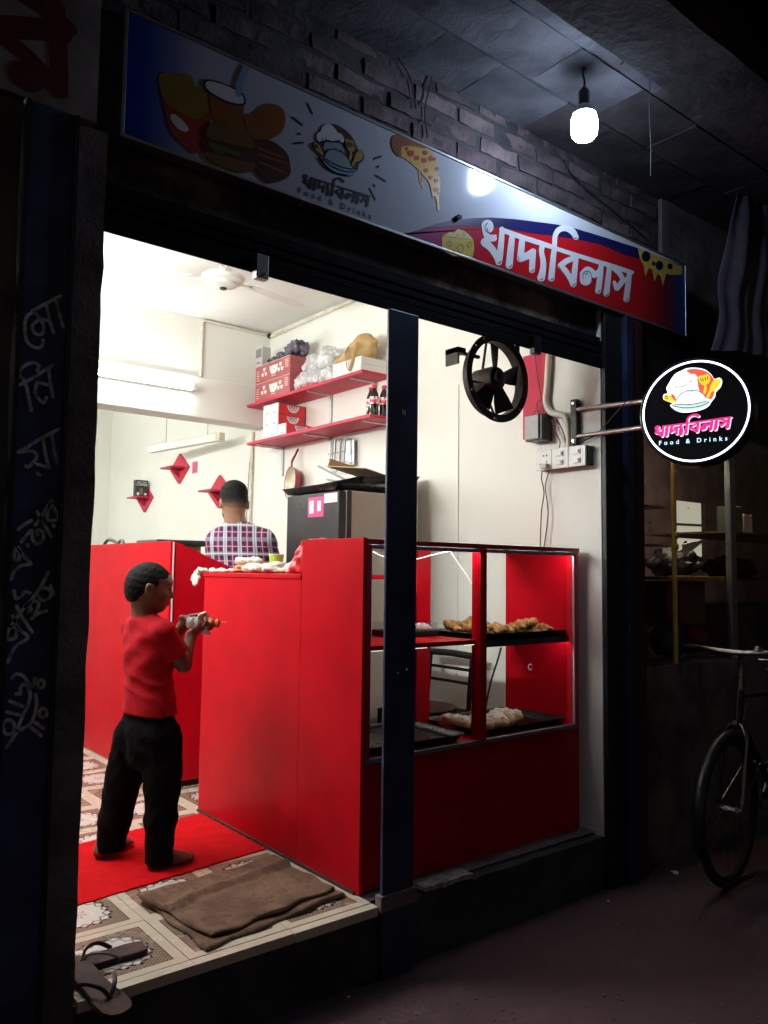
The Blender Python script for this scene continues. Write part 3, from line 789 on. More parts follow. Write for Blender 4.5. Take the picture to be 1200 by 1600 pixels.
flat('red_wave', R1, SY-.0012, redink(), sg)
N1 = [f(p) for p in navtop] + [f((999,404.8))] + [f(p) for p in redtop[::-1][1:-2]]
flat('navy_wave', N1, SY-.0020, inks['navy'], sg)
# ---- the Bengali title, stroke by stroke (outlined on the flat, then laid on the board)
kz = onS(zA)
tP = lambda p: (745+p[0]/9.23, 335+p[1]/9.227)
tQ = lambda p: (860+p[0]/8.571, 345+p[1]/8.571)
TP = [([(145,165),(150,190)], 84), ([(118,230),(132,300),(150,345)], [48,42,44]), ([(150,348),(232,345)], 50), ([(232,340),(266,304)], [40,12]), ([(110,405),(112,408)], 62), ([(110,410),(200,490),(275,605),(308,685)], [60,52,47,46]),
      ([(356,215),(345,400),(322,600),(308,692)], [34,42,48,46]), ([(352,226),(620,325),(920,420),(1100,480)], [36,38,36,32]), ([(505,300),(480,520),(458,738)], [40,48,50]),
      ([(650,340),(635,480),(622,640)], [42,46,50]), ([(622,640),(735,592),(800,542)], [50,54,48]), ([(800,540),(795,650),(788,805)], [48,44,42]),
      ([(936,450),(926,545),(950,680),(945,800),(920,915)], [40,36,40,44,56]), ([(1118,330),(1110,480),(1095,620),(1066,922)], [34,36,40,46])]
TQ = [([(50,330),(50,235),(85,145),(155,103),(230,108),(300,160),(335,222)], [30,31,36,40,44,42,36]), ([(40,365),(300,450),(600,543),(850,620),(1086,696)], [27,29,30,32,27]),
      ([(332,490),(205,545),(130,602)], [34,38,38]), ([(130,605),(200,680),(268,790),(297,850)], [38,37,36,40]), ([(340,480),(320,650),(300,852)], [32,38,40]),
      ([(465,742),(465,792)], 77), ([(425,710),(485,652),(550,682),(580,728)], [38,36,36,40]), ([(580,732),(622,700),(668,655)], [38,34,34]), ([(672,600),(660,740),(632,942)], [32,38,40]),
      ([(780,620),(765,790),(742,978)], [30,38,40]), ([(842,642),(925,716),(966,792)], [30,33,33]), ([(972,795),(930,850),(888,906)], [38,36,32]), ([(850,826),(880,905)], [23,34]), ([(962,800),(1032,788)], 34), ([(1050,700),(1035,850),(1010,1052)], [32,38,40])]
TS = [([tP(p) for p in pts], [k/9.23 for k in (w if isinstance(w, list) else [w, w])]) for pts, w in TP] + [([tQ(p) for p in pts], [k/8.571 for k in (w if isinstance(w, list) else [w, w])]) for pts, w in TQ]
tv, tf = fill2d(TS, .42)
tv = [onS(zp)(p) for p in tv]
part('title_lettering', MB().add([(a, SY-.0030, b) for a, b in tv], tf), inks['white'], sg)
for cv, L in ((tP, (((145,130),(115,165),(110,210),(140,255),(180,272)), ((135,195),(143,222),(155,245)), ((340,675),(325,700),(300,708)), ((490,730),(478,755),(452,765)), ((585,615),(595,650),(615,672)), ((810,790),(800,815),(778,820)), ((945,922),(930,942),(908,948)), ((1095,920),(1080,940),(1060,946)))),
              (tQ, (((430,780),(430,710),(480,675),(530,700),(545,750),(560,785)), ((455,720),(480,705),(500,720)), ((108,612),(118,640),(132,655)), ((325,840),(310,862),(288,872)), ((655,930),(645,952),(625,960)), ((770,972),(755,995),(735,1002)), ((1028,1042),(1020,1065),(1000,1075)), ((312,225),(325,240),(342,232))))):
    for l in L:
        v, fc = fill2d([([onS(zp)(cv(p)) for p in l], .0019)], .0011)
        part('drop_shine', MB().add([(a, SY-.0036, b) for a, b in v], fc), inks['navy'], sg)
# the word, scaled to one unit of width from its left end and its head line
X0 = min(p[0] for p in tv); X1 = max(p[0] for p in tv); ZM = np.mean([onS(zp)(q)[1] for q in (tP((352,226)), tP((920,420)), tQ((300,450)), tQ((850,620)))])
WV = [((a-X0)/(X1-X0), (b-ZM)/(X1-X0)) for a, b in tv]
def word(a, b, w, dx=0, dz=0): return [(a+(p+dx)*w, b+(q+dz)*w) for p, q in WV], tf
def text2d(txt, space=1.0):
    cu = bpy.data.curves.new('lettering', 'FONT'); cu.body = txt; cu.space_character = space; cu.fill_mode = 'FRONT'; cu.resolution_u = 3; cu.offset = .015
    o = bpy.data.objects.new('lettering', cu); COL.objects.link(o); bpy.context.view_layer.update()
    me = bpy.data.meshes.new_from_object(o.evaluated_get(bpy.context.evaluated_depsgraph_get()))
    V = np.array([q.co[:2] for q in me.vertices]); F = [list(q.vertices) for q in me.polygons]
    bpy.data.objects.remove(o); bpy.data.curves.remove(cu); bpy.data.meshes.remove(me)
    lo, hi = V.min(0), V.max(0); V = (V-[lo[0], 0])/(hi[0]-lo[0]); return V, F, (hi[1])/(hi[0]-lo[0])
# ---- logo outlines, in the round sign's own plane
DC = np.array([3.10, 1.780, 1.842]); DT = R_(18.69); DU = np.array([math.sin(DT), -math.cos(DT), 0]); DZ = np.array([0,0,1.0]); DN = np.cross(DU, DZ)
def onD(px, py):
    d = ray(px, py); t = ((DC-CAM)@DN)/(d@DN); q = CAM+d*t-DC; return (q@DU, q[2])
zD = lambda p: onD(1010+p[0]/7.5, 560+p[1]/7.5)
LOGO = [('hull', 'halo', [(235,350),(260,300),(330,190),(420,140),(470,118),(560,108),(680,128),(760,188),(800,242),(850,226),(888,258),(874,334),(816,398),(806,454),(768,504),(724,566),(640,606),(520,631),(390,630),(296,574),(281,545),(304,524),(205,484),(203,424),(250,408)]),
  ('plate', 'redorange', [(470,150),(560,122),(680,145),(750,190),(795,260),(800,380),(782,450),(740,480),(620,380),(590,240)]), ('ember', 'redorange', [(290,420),(325,430),(347,470),(338,500),(300,470)]),
  ('hat_band', 'pale', [(340,385),(400,335),(520,292),(575,300),(614,370),(560,390),(500,385),(430,405),(370,455),(345,470)]),
  ('hat', 'white', [(252,385),(240,345),(262,305),(292,275),(308,222),(370,165),(440,150),(490,178),(515,192),(560,184),(597,220),(592,255),(562,282),(515,284),(478,303),(440,328),(400,330),(362,347),(330,372),(290,402)]),
  ('spatula', 'yellow', [(610,218),(668,200),(728,190),(750,240),(735,290),(702,312),(712,350),(692,415),(668,402),(682,330),(650,308),(632,288)]),
  ('spoon', 'yellow', [(708,448),(740,380),(758,312),(798,260),(845,240),(872,270),(850,332),(800,377),(762,402),(738,457)]), ('fork', 'yellow', [(205,470),(215,430),(270,430),(308,468),(332,500),(320,525),(288,512),(238,500)]),
  ('dish', 'mint', [(293,540),(340,544),(480,547),(600,531),(715,500),(757,490),(742,532),(702,575),(605,600),(520,620),(400,615),(322,577)]),
  ('cloche', 'pale', [(342,540),(355,482),(400,428),(450,398),(488,382),(503,360),(523,354),(541,374),(610,386),(670,422),(704,470),(714,500),(600,529),(480,544)])]
LINES = [[(342,541),(480,546),(600,531),(714,501)], [(310,556),(420,580),(520,580),(640,560),(740,515)], [(346,520),(358,480),(402,426),(452,396),(490,380)], [(541,374),(610,385),(670,421),(705,470)], [(280,405),(330,372),(362,346),(400,331),(440,327),(480,302),(516,284),(562,281)], [(358,347),(352,325)], [(516,284),(525,262)], [(640,235),(648,275)], [(664,228),(672,270)], [(690,222),(697,262)], [(716,216),(722,256)], [(225,448),(255,455)], [(222,468),(255,474)], [(490,385),(545,385)]]
def logo(place, y_of, parent, pal, linemat, lw):
    k = 0
    for nm, c, pts in LOGO:
        poly = [place(*zD(p)) for p in closed(pts, 3)]
        part(nm, MB().add([y_of(p, k) for p in poly], [tuple(range(len(poly)))]), pal[c], parent); k += 1
    v, fc = fill2d([([place(*zD(p)) for p in l], lw) for l in LINES], lw*.7)
    part('outlines', MB().add([y_of(p, k) for p in v], fc), linemat, parent)
# logo on the long sign
a0, a1 = zD((95,805)), zD((1005,700))
s2 = onS(z2); w0, w1 = s2((162,800)), s2((912,1050)); sc = (w1[0]-w0[0])/(a1[0]-a0[0]); zw = (w0[1]+w1[1])/2; za = (a0[1]+a1[1])/2
pl = lambda a, b: (w0[0]+(a-a0[0])*sc, zw+(b-za)*sc)
SL = lambda p, k: (p[0], SY-.0012-k*.0005, p[1])
logo(pl, SL, sg, dict(halo=inks['navy'], redorange=inks['brown'], pale=inks['mint'], white=inks['white'], yellow=inks['gold'], mint=inks['sky']), inks['deep'], .0022)
v, fc = word(w0[0], zw, w1[0]-w0[0])
part('logo_word', MB().add([(a, SY-.0014, b) for a, b in v], fc), inks['deep'], sg)
for a, b in (((215,15),(265,125)), ((45,165),(155,250)), ((112,350),(130,350)), ((65,455),(165,445)), ((945,625),(1025,595)), ((980,715),(1000,705)), ((965,805),(1075,870)), ((948,910),(955,930)), ((900,950),(960,1070))):
    v, fc = fill2d([([s2(a), s2(b)], .0035)], .0016); part('logo_ray', MB().add([(p[0], SY-.0014, p[1]) for p in v], fc), inks['deep'], sg)
V, F, hh = text2d('Food & Drinks', 1.75)
e0, e1 = s2((112,1005)), s2((915,1285)); ww = e1[0]-e0[0]; zz = (e0[1]+e1[1])/2
part('logo_subtitle', MB().add([(e0[0]+p[0]*ww, SY-.0014, zz+p[1]*ww) for p in V], F), inks['deep'], sg)
# ---- printed food
def blob(name, fz, pts, mat, k, n=3): flat(name, [onS(fz)(p) for p in (closed(pts, n) if n else pts)], SY-.0012-.0006*k, inks[mat], sg, .0002)
blob('fries_print', z5, [(95,180),(200,170),(340,190),(370,270),(440,290),(560,380),(500,470),(400,540),(250,480),(140,400),(100,300)], 'fries', 0, 2)
blob('fries_box_print', z5, [(105,300),(150,420),(240,480),(390,548),(500,465),(460,780),(350,805),(200,660),(160,560)], 'pepper', 1, 0)
blob('label_print', z5, [(180,500),(230,505),(320,600),(300,632),(240,610),(190,550)], 'white', 2)
blob('cup_drink_print', z5, [(480,330),(600,390),(755,430),(740,600),(600,590),(500,520)], 'orange', 2, 0)
blob('cup_rim_print', z5, [(435,260),(470,222),(600,255),(730,320),(768,390),(740,430),(620,410),(480,330)], 'navy', 3)
blob('cup_mouth_print', z5, [(450,268),(480,238),(600,268),(720,330),(752,390),(730,415),(620,393),(490,322)], 'white', 4)
v, fc = fill2d([([onS(z5)(p) for p in ((772,138),(725,235),(708,340))], .010)], .002)
part('straw_print', MB().add([(a, SY-.0042, b) for a, b in v], fc), inks['sky'], sg)
blob('drumstick_print', z5, [(750,495),(830,490),(900,430),(980,415),(1060,460),(1075,560),(1040,640),(960,690),(860,710),(800,650),(760,560)], 'orange', 3)
blob('kebab_print', z5, [(830,710),(960,700),(1080,790),(1110,880),(1105,980),(960,1035),(860,960),(830,860)], 'brown', 4)
for k, c in enumerate(((860,760,1050,830),(860,810,1080,880),(870,870,1060,950))):
    v, fc = fill2d([([onS(z5)(c[:2]), onS(z5)(c[2:])], .004)], .002); part('kebab_stripe_print', MB().add([(a, SY-.0045, b) for a, b in v], fc), inks['crust'], sg)
blob('bottom_bun_print', z5, [(460,780),(640,820),(825,870),(815,945),(700,945),(540,890),(475,850)], 'bun', 5)
blob('patty_print', z5, [(452,690),(640,730),(830,770),(835,870),(640,830),(455,780)], 'brown', 6)
blob('lettuce_print', z5, [(470,715),(560,740),(640,770),(720,800),(700,830),(620,800),(560,810),(500,770)], 'green', 7)
blob('top_bun_print', z5, [(460,680),(480,585),(560,555),(680,580),(790,650),(832,745),(800,768),(640,730)], 'bun', 8)
blob('pizza_cheese_print', z3, [(185,200),(380,205),(480,240),(545,290),(600,400),(610,520),(635,580),(630,740),(618,820),(630,920),(603,932),(600,850),(572,770),(555,803),(540,740),(510,620),(450,550),(380,470),(250,360),(190,320)], 'pizza', 1, 2)
v, fc = fill2d([([onS(z3)(p) for p in l], w) for l, w in (([(398,490),(402,570),(415,630)], .0035), ([(440,570),(430,630),(438,680)], .0035), ([(612,830),(615,925)], .006))], .0015)
part('cheese_drip_print', MB().add([(a, SY-.0016, b) for a, b in v], fc), inks['pizza'], sg)
blob('crust_print', z3, [(80,170),(110,85),(240,88),(430,185),(470,235),(360,214),(230,206),(190,240),(190,335),(110,275)], 'crust', 2, 2)
for x, y, r in ((300,290,38),(370,345,30),(460,285,28),(455,370,32),(525,350,30),(570,355,18),(595,465,24),(475,485,28),(525,565,24),(590,600,26),(590,705,28),(618,745,12),(250,240,20)):
    blob('pepperoni_print', z3, [(x+r*math.cos(a)*(.8+.35*random.random()), y+r*math.sin(a)*(.8+.35*random.random())) for a in np.linspace(0, 5.5, 8)], 'pepper', 3, 0)
blob('cheese_front_print', z3, [(655,1230),(1010,1275),(1020,1380),(1000,1475),(780,1455),(665,1395),(675,1370),(655,1350)], 'cheese', 2, 0)
blob('cheese_top_print', z3, [(665,1226),(745,1185),(790,1190),(835,1150),(900,1170),(960,1215),(1008,1274)], 'palecheese', 3, 0)
for x, y, r in ((740,1315,26),(865,1370,42),(965,1325,28),(785,1402,12),(900,1215,16),(830,1217,9)):
    v, fc = fill2d([([onS(z3)((x+r*.75*math.cos(a), y+r*1.15*math.sin(a))) for a in np.linspace(0, 6.283, 14)], .0018)], .0011)
    part('hole_print', MB().add([(a, SY-.0036, b) for a, b in v], fc), inks['gold'], sg)
blob('melted_cheese_print', zA, [(905,205),(1020,252),(1148,307),(1146,350),(1085,352),(1060,345),(1040,415),(1030,360),(1012,345),(995,390),(983,325),(965,312),(945,360),(935,295),(922,275)], 'cheese', 2, 0)
for x, y, r in ((948,250,25),(1022,300,22),(990,290,10),(1080,305,15)):
    blob('hole_print', zA, [(x+r*math.cos(a), y+r*1.2*math.sin(a)) for a in np.linspace(0, 5.6, 9)], 'deep', 3, 0)
q = onY(712, 342, SY)
part('bolt', MB().sphere((q[0],SY-.006,q[2]), .011, 10, 8, (1,.8,1)).box((q[0]+.004,SY-.014,q[2]+.004),(q[0]+.022,SY-.004,q[2]+.016)), m['rust'], sg, smooth=True)

for px, lab in ((((612,0),(622,40),(618,80),(640,120),(650,170)),'thin dark wire running down the bricks above the pizza print'),(((668,60),(676,110),(664,170),(668,215)),'second thin dark wire on the bricks right of the first one'),(((880,250),(905,285),(960,330),(1010,372)),'sagging dark wire along the bricks above the red end of the sign')):
    single('loose_wire', MB().tube(smoothline([onY(a, b, 2.366) for a, b in px], 5), .003, 6), m['black_rubber'], lab, 'wire', smooth=True)
# ================================================================== ROUND LIT SIGN
rs = thing('round_sign', 'round lit black sign with a white ring and chef hat, right of the shop', 'sign', tuple(DC-DN*.0+np.array([0,0,-.23])))
def P3(p, k=0, e=.0016): return tuple(DC + DU*p[0] + DZ*p[1] + DN*(e + k*.0006))
part('drum', MB().lathe([(.2225,0),(.228,-.004),(.230,-.010),(.230,-.098),(.226,-.104)], tuple(DC), tuple(DN), 64), PM('black_gloss_acrylic', (.008,.008,.011), .22, var=.1), rs, smooth=True, ang=30)
ringm = EM('ring_light', (.80,.84,1.0), RING_L)
rg = MB(); vs = []
for k in range(72):
    a = 2*math.pi*k/72
    for r in (.2075, .2155): vs.append(P3((r*math.cos(a), r*math.sin(a)), 0, .0014))
rg.add(vs, [(2*k, 2*k+1, (2*k+3) % 144, (2*k+2) % 144) for k in range(72)])
part('ring_light', rg, ringm, rs)
def lit(nm, c, s): return EM('lit_'+nm, c, s)
pal = dict(halo=lit('halo', (.95,.92,1), 1.15), redorange=lit('red_orange', (.85,.09,.05), 1.0), pale=lit('pale', (.78,.92,.86), 1.0), white=lit('white', (1,1,1), 1.2), yellow=lit('yellow', (.9,.62,.03), 1.0), mint=lit('mint', (.62,.82,.78), .9))
logo(lambda a, b: (a, b), lambda p, k: P3(p, k), rs, pal, PM('dark_outline_ink', (.05,.06,.07), .4, var=0), .0016)
wd = a1[0]-a0[0]
v, fc = word(a0[0], za, wd, .013, -.013)
part('title_edge', MB().add([P3(p, 0) for p in v], fc), lit('pinkwhite', (1,.75,.88), 1.0), rs)
v, fc = word(a0[0], za, wd)
part('title_lettering', MB().add([P3(p, 1) for p in v], fc), lit('pink', (.85,.02,.24), 1.0), rs)
d0, d1 = zD((150,1032)), zD((950,945)); wt = d1[0]-d0[0]; zt = (d0[1]+d1[1])/2
part('subtitle', MB().add([P3((d0[0]+p[0]*wt, zt+p[1]*wt), 0) for p in V], F), lit('ice', (.55,.80,1), 1.3), rs)
for zz in (1.935, 1.805):
    e = DC - DU*.222 + DN*-.04
    part('arm', MB().tube([(3.080,2.383,zz),(float(e[0])+.01,float(e[1])-.02,zz-.02 if zz > 1.9 else zz-.005)], .0115, 12), PM('brushed_pipe', (.36,.30,.29), .35, .8, var=.15, vs=30), rs, smooth=True)
part('wall_plate', MB().box((3.068,2.366,1.765),(3.096,2.402,1.985)), m['black_steel'], rs, bevel=.003)
for zz in (1.785, 1.965): part('screw', MB().lathe([(.009,0),(.007,.005)], (3.068,2.384,zz), (-1,0,0), 10), m['chrome'], rs)
wpts = [np.array(p) for p in ((3.04,2.06,1.93),(3.065,2.16,1.87),(3.075,2.26,1.80),(3.08,2.36,1.775))]
part('cable', MB().tube(smoothline(wpts, 5), .0028, 6), m['black_rubber'], rs, smooth=True)

# ================================================================== BULB
B = np.array([2.566, 1.932, 2.957])
bl = thing('led_bulb', 'bright white jar shaped bulb hanging on a black wire in front of the sign', 'light bulb', tuple(B+np.array([0,0,-.056])))
prof = [(.001,-.056),(.022,-.0555),(.040,-.050),(.050,-.036),(.0525,-.015),(.0525,.020),(.049,.036),(.044,.046)]
part('diffuser', MB().lathe(prof, tuple(B), (0,0,1), 24), EM('bulb_glow', (.60,.76,1.0), BULB_L), bl, smooth=True)
part('base', MB().lathe([(.047,.0465),(.045,.06),(.026,.085),(.016,.09)], tuple(B), (0,0,1), 24), m['white_plastic'], bl, smooth=True)
part('socket', MB().lathe([(.019,.0905),(.021,.10),(.021,.145),(.015,.155),(.006,.165)], tuple(B), (0,0,1), 16), m['black_plastic'], bl, smooth=True)
part('wire', MB().tube(smoothline([B+np.array(p) for p in ((0,0,.16),(.004,0,.19),(-.003,.002,.22),(.002,0,.25))], 4), .0045, 8), m['black_rubber'], bl, smooth=True)
for x, y, n, pts in ((2.83,1.80,'thin black wire looping down from the concrete beam right of the bulb',[(0,0,.25),(.01,.01,.12),(.002,0,-.04),(.012,.01,-.16)]), (2.58,1.76,'short frayed black wire end under the slab beside the bulb',[(0,0,.265),(.02,.0,.22),(.0,.01,.19)])):
    single('loose_wire', MB().tube(smoothline([(x+a, y+b, 2.95+c) for a, b, c in pts], 5), .0025, 6), m['black_rubber'], n, 'wire', smooth=True)
# ================================================================== INSIDE: LIGHTS, FAN, PIPES
tl = thing('tube_light', 'bright white tube lamp fixed to the cross beam', 'tube light', (1.85,5.23,2.41))
part('housing', MB().box((1.255,5.215,2.412),(2.452,5.2495,2.458)), m['white_plastic'], tl, bevel=.004)
dm = MB()
prof = [(5.2148,2.417),(5.196,2.420),(5.186,2.435),(5.196,2.450),(5.2148,2.453)]
dm.add([(x, a, b) for x in (1.262, 2.430) for a, b in prof], [(i, i+1, 5+i+1, 5+i) for i in range(4)] + [tuple(range(5)), tuple(range(9,4,-1))])
part('diffuser', dm, EM('tube_glow', (.97,1.0,.96), TUBE_L), tl)
for xx in ((1.240,1.2615),(2.4305,2.460)): part('end_cap', MB().box((xx[0],5.183,2.414),(xx[1],5.2148,2.456)), m['white_plastic'], tl, bevel=.003)
t2 = thing('added_rear_tube', 'added white tube lamp, out of view on the left wall of the rear room', 'tube light', (.56,7.0,2.4))  # unseen tube, added to brighten the rear room
part('housing', MB().box((.521,6.2,2.40),(.556,7.4,2.446)), m['white_plastic'], t2, bevel=.004)
part('diffuser', MB().box((.5562,6.22,2.408),(.580,7.38,2.438)), EM('added_rear_glow', (.97,1.0,.96), ADDED_REAR_L), t2)
t3 = thing('added_side_tube', 'added white tube lamp, out of view on the left wall high inside the shop', 'tube light', (.56,3.65,2.24))  # added out of view to even out the light inside the shop
part('housing', MB().box((.521,3.05,2.24),(.556,4.25,2.286)), m['white_plastic'], t3, bevel=.004)
part('diffuser', MB().box((.5562,3.07,2.248),(.580,4.23,2.278)), EM('added_side_glow', (.97,1.0,.96), ADDED_SIDE_L), t3)
pd = thing('hanging_lamp', 'unlit white box tube lamp hanging by a wire in the rear room', 'tube light', (2.86,6.25,2.16))
a, b = onZ(236,703,2.2), onZ(347,683,2.2); ang = math.atan2(b[1]-a[1], b[0]-a[0]); mid = (a+b)/2; hl = np.linalg.norm(b-a)/2
M_ = Matrix.Translation(Vector(mid)) @ Matrix.Rotation(ang, 4, 'Z')
part('housing', MB().box((-hl,-.026,-.028),(hl-.05,.026,.034), M=M_), m['white_plastic'], pd, bevel=.004)
part('end_cap', MB().box((hl-.0498,-.028,-.030),(hl,.028,.036), M=M_), PM('yellowed_plastic', (.62,.56,.42), .4), pd, bevel=.003)
for s in (-.55, .62): 
    q = M_ @ Vector((s*hl,0,.034)); part('wire', MB().tube([q, (q.x,q.y,2.968)], .004, 6), m['galv'], pd)
fc_ = onZ(349,440,2.745)
cf = thing('ceiling_fan', 'white ceiling fan with a bowl shaped hub near the doorway', 'ceiling fan', (fc_[0],fc_[1],2.70))
fw = PM('fan_enamel', (.72,.71,.66), .3, var=.06, vs=12)
part('canopy', MB().lathe([(.055,2.969),(.052,2.945),(.030,2.915),(.016,2.905)], (fc_[0],fc_[1],0), (0,0,1), 24), fw, cf, smooth=True)
part('rod', MB().lathe([(.014,2.9045),(.014,2.80)], (fc_[0],fc_[1],0), (0,0,1), 14), fw, cf, smooth=True)
part('knob', MB().sphere((fc_[0],fc_[1],2.825), .026, 14, 10), fw, cf, smooth=True)
part('motor', MB().lathe([(.03,2.799),(.10,2.788),(.118,2.772),(.118,2.757),(.108,2.744),(.078,2.735),(.074,2.722),(.045,2.712),(.012,2.709)], (fc_[0],fc_[1],0), (0,0,1), 36), fw, cf, smooth=True, ang=35)
part('hub_cap', MB().lathe([(.020,2.7085),(.016,2.700),(.002,2.698)], (fc_[0],fc_[1],0), (0,0,1), 16), m['rust'], cf, smooth=True)
for k in range(3):
    an = R_(12+120*k); M_ = Matrix.Translation((fc_[0],fc_[1],2.768)) @ Matrix.Rotation(an, 4, 'Z') @ Matrix.Rotation(R_(9), 4, 'X')
    bm_ = MB(); o = []
    for x, w in ((.17,.045),(.25,.058),(.45,.066),(.58,.064),(.61,.045)): o.append((x, w))
    poly = [(x, -w) for x, w in o]+[(x, w) for x, w in o[::-1]]
    bm_.prism(poly, (0,0,0), (1,0,0), (0,1,0), .004); bm_.v = [tuple(M_ @ Vector(p)) for p in bm_.v]
    part('blade', bm_, fw, cf)
    part('blade_arm', MB().box((.10,-.018,-.006),(.20,.018,-.001), M=M_), fw, cf)
ivory = PM('ivory_pvc_pipe', (.66,.62,.52), .45, var=.12, vs=9)
def pipe(pts, r, lab, mat=None, cat='pipe', name='conduit_pipe', clips=()):
    t = thing(name, lab, cat, tuple(pts[-1]))
    part('pipe', MB().tube(smoothline(pts, 3) if False else pts, r, 10), mat or ivory, t, smooth=True)
    for c in clips: part('clip', MB().torus(c[:3], c[3], r+.001, .004, 14, 6), ivory, t, smooth=True)
    return t
pipe([(2.525,5.268,2.535),(2.525,5.268,2.93),(2.545,5.268,2.952),(3.06,5.268,2.945)], .012, 'ivory conduit pipe dropping from the ceiling down to the cross beam', clips=[(2.525,5.268,2.62,(0,0,1)),(2.525,5.268,2.86,(0,0,1)),(2.80,5.268,2.948,(1,0,0))])
pipe([(3.083,5.235,2.935),(3.083,4.2,2.945),(3.083,2.5,2.945)], .013, 'ivory conduit pipe along the right wall just under the ceiling', clips=[(3.083,5.05,2.937,(0,1,0)),(3.083,4.5,2.942,(0,1,0)),(3.083,3.4,2.945,(0,1,0))])
part('elbow', MB().sphere((3.075,5.25,2.94), .020, 10, 8), m['rust'], bpy.data.objects['conduit_pipe.001'], smooth=True)
pipe([(3.088,5.50,.6),(3.088,5.50,1.6),(3.086,5.49,2.232)], .013, 'ivory pipe running up the right wall behind the man', clips=[(3.088,5.5,1.5,(0,0,1)),(3.088,5.5,2.0,(0,0,1))])
single('wall_cable', MB().tube(smoothline([(3.094,5.56,.7),(3.094,5.58,1.4),(3.094,5.55,1.9),(3.09,5.50,2.2)], 5), .004, 6), PM('grey_cable', (.40,.36,.30), .5), 'thin grey cable beside the ivory pipe behind the man', 'cable', smooth=True)
# ---- exhaust fan
ec = onY(773,592,2.50); ef = thing('exhaust_fan', 'rusty dark exhaust fan hanging under the lintel over the display case', 'exhaust fan', (ec[0],2.50,1.83))
Ax = (0,1,0)
part('outer_ring', MB().lathe([(.168,-.022),(.203,-.024),(.203,-.018),(.178,-.017),(.176,.030),(.170,.030),(.168,-.022)], tuple(ec), Ax, 48, close=False), m['rust'], ef, smooth=True, ang=30)
part('motor', MB().lathe([(.02,-.025),(.05,-.02),(.058,.0),(.058,.10),(.045,.115),(.01,.12)], tuple(ec), Ax, 24), m['rust'], ef, smooth=True)
part('hub', MB().lathe([(.012,-.045),(.03,-.04),(.036,-.022)], tuple(ec), Ax, 18), m['black_steel'], ef, smooth=True)
for an in (92, 16, 236, 296):
    M_ = Matrix.Translation(Vector(ec)) @ Matrix.Rotation(R_(-an), 4, 'Y') @ Matrix.Rotation(R_(22), 4, 'X')
    bb = MB().prism([(.03,-.018),(.10,-.040),(.155,-.052),(.158,.046),(.10,.036),(.03,.018)], (0,.0,0), (1,0,0), (0,0,1), .003); bb.v = [tuple(M_ @ Vector(p)) for p in bb.v]
    part('blade', bb, m['black_steel'], ef)
for an in (10, 100, 190, 280):
    d = np.array([math.cos(R_(an)), 0, math.sin(R_(an))]); part('strut', MB().tube([ec+d*.05+[0,.07,0], ec+d*.172+[0,.025,0]], .006, 8), m['rust'], ef)
for sx in (-.095, .115): part('hanger', MB().box((ec[0]+sx-.012,2.462,ec[2]+math.sqrt(.19**2-sx**2)-.01),(ec[0]+sx+.012,2.468,2.43)), m['rust'], ef)
part('mount_arm', MB().box((ec[0]-.17,2.545,ec[2]+.095),(ec[0]-.05,2.56,ec[2]+.108)), m['rust'], ef)
part('mount_bracket', MB().box((ec[0]-.215,2.52,ec[2]+.09),(ec[0]-.165,2.60,ec[2]+.115)).box((ec[0]-.215,2.52,ec[2]+.04),(ec[0]-.205,2.60,ec[2]+.115)), m['rust'], ef)
for an in (20, 75, 140, 205, 262, 318): part('bolt', MB().lathe([(.007,0),(.005,-.006)], tuple(ec+np.array([math.cos(R_(an))*.19,-.0245,math.sin(R_(an))*.19])), Ax, 8), m['chrome'], ef)
# ---- electrics on the right wall
single('red_board', MB().box((3.082,2.565,1.832),(3.0995,2.712,2.262)), m['shelf_red'], 'upright red board on the right wall behind the exhaust fan', 'board', bevel=.002)
q = [onX(*p, 3.078) for p in ((858,546),(855,600),(853,628),(862,645),(882,650),(888,668),(889,700))]
single('bent_conduit', MB().tube(smoothline(q, 5), .016, 10), ivory, 'bent ivory pipe beside the red board above the sockets', 'pipe', smooth=True)
mt = thing('meter_box', 'small black and grey electric box above the sockets', 'electric box', (3.06,2.6,1.80))
part('case', MB().box((3.022,2.535,1.805),(3.0995,2.645,1.935)), m['black_plastic'], mt, bevel=.004)
part('cover', MB().box((3.012,2.552,1.812),(3.0218,2.640,1.930)), PM('grey_plastic', (.34,.35,.35), .4), mt, bevel=.003)
so = thing('socket_board', 'row of three white socket plates on the right wall', 'socket', (3.07,2.44,1.65))
part('back_box', MB().box((3.052,2.292,1.660),(3.0995,2.592,1.752)), m['black_plastic'], so, bevel=.003)
for k in range(3):
    y0 = 2.294+.0995*k
    pl_ = part('plate', MB().box((3.040,y0,1.656),(3.0518,y0+.098,1.755)), m['white_plastic'], so, bevel=.003)
    h = MB()
    if k == 2:
        for dy, dz in ((.03,.07),(.05,.07),(.03,.04),(.07,.03)): h.lathe([(.0045,0),(.0045,-.0012)], (3.0396,y0+dy,1.656+dz), (1,0,0), 8)
        part('pin_holes', h, m['black_plastic'], pl_)
        part('plug', MB().box((3.012,y0+.012,1.660),(3.0396,y0+.050,1.684)), PM('pale_plug', (.5,.46,.42), .5), pl_, bevel=.004)
    else:
        for dz in (.028,.070): part('switch', MB().box((3.0340,y0+.028,1.656+dz-.012),(3.0398,y0+.068,1.656+dz+.012)), m['white_plastic'], pl_, bevel=.002)
        for dz in (.028,.070): h.box((3.0335,y0+.030,1.656+dz-.008),(3.0339,y0+.040,1.656+dz+.008))
        part('switch_mark', h, m['black_plastic'], pl_)
wr = PM('dark_red_wire', (.16,.012,.02), .45, var=.3); wb = m['black_rubber']
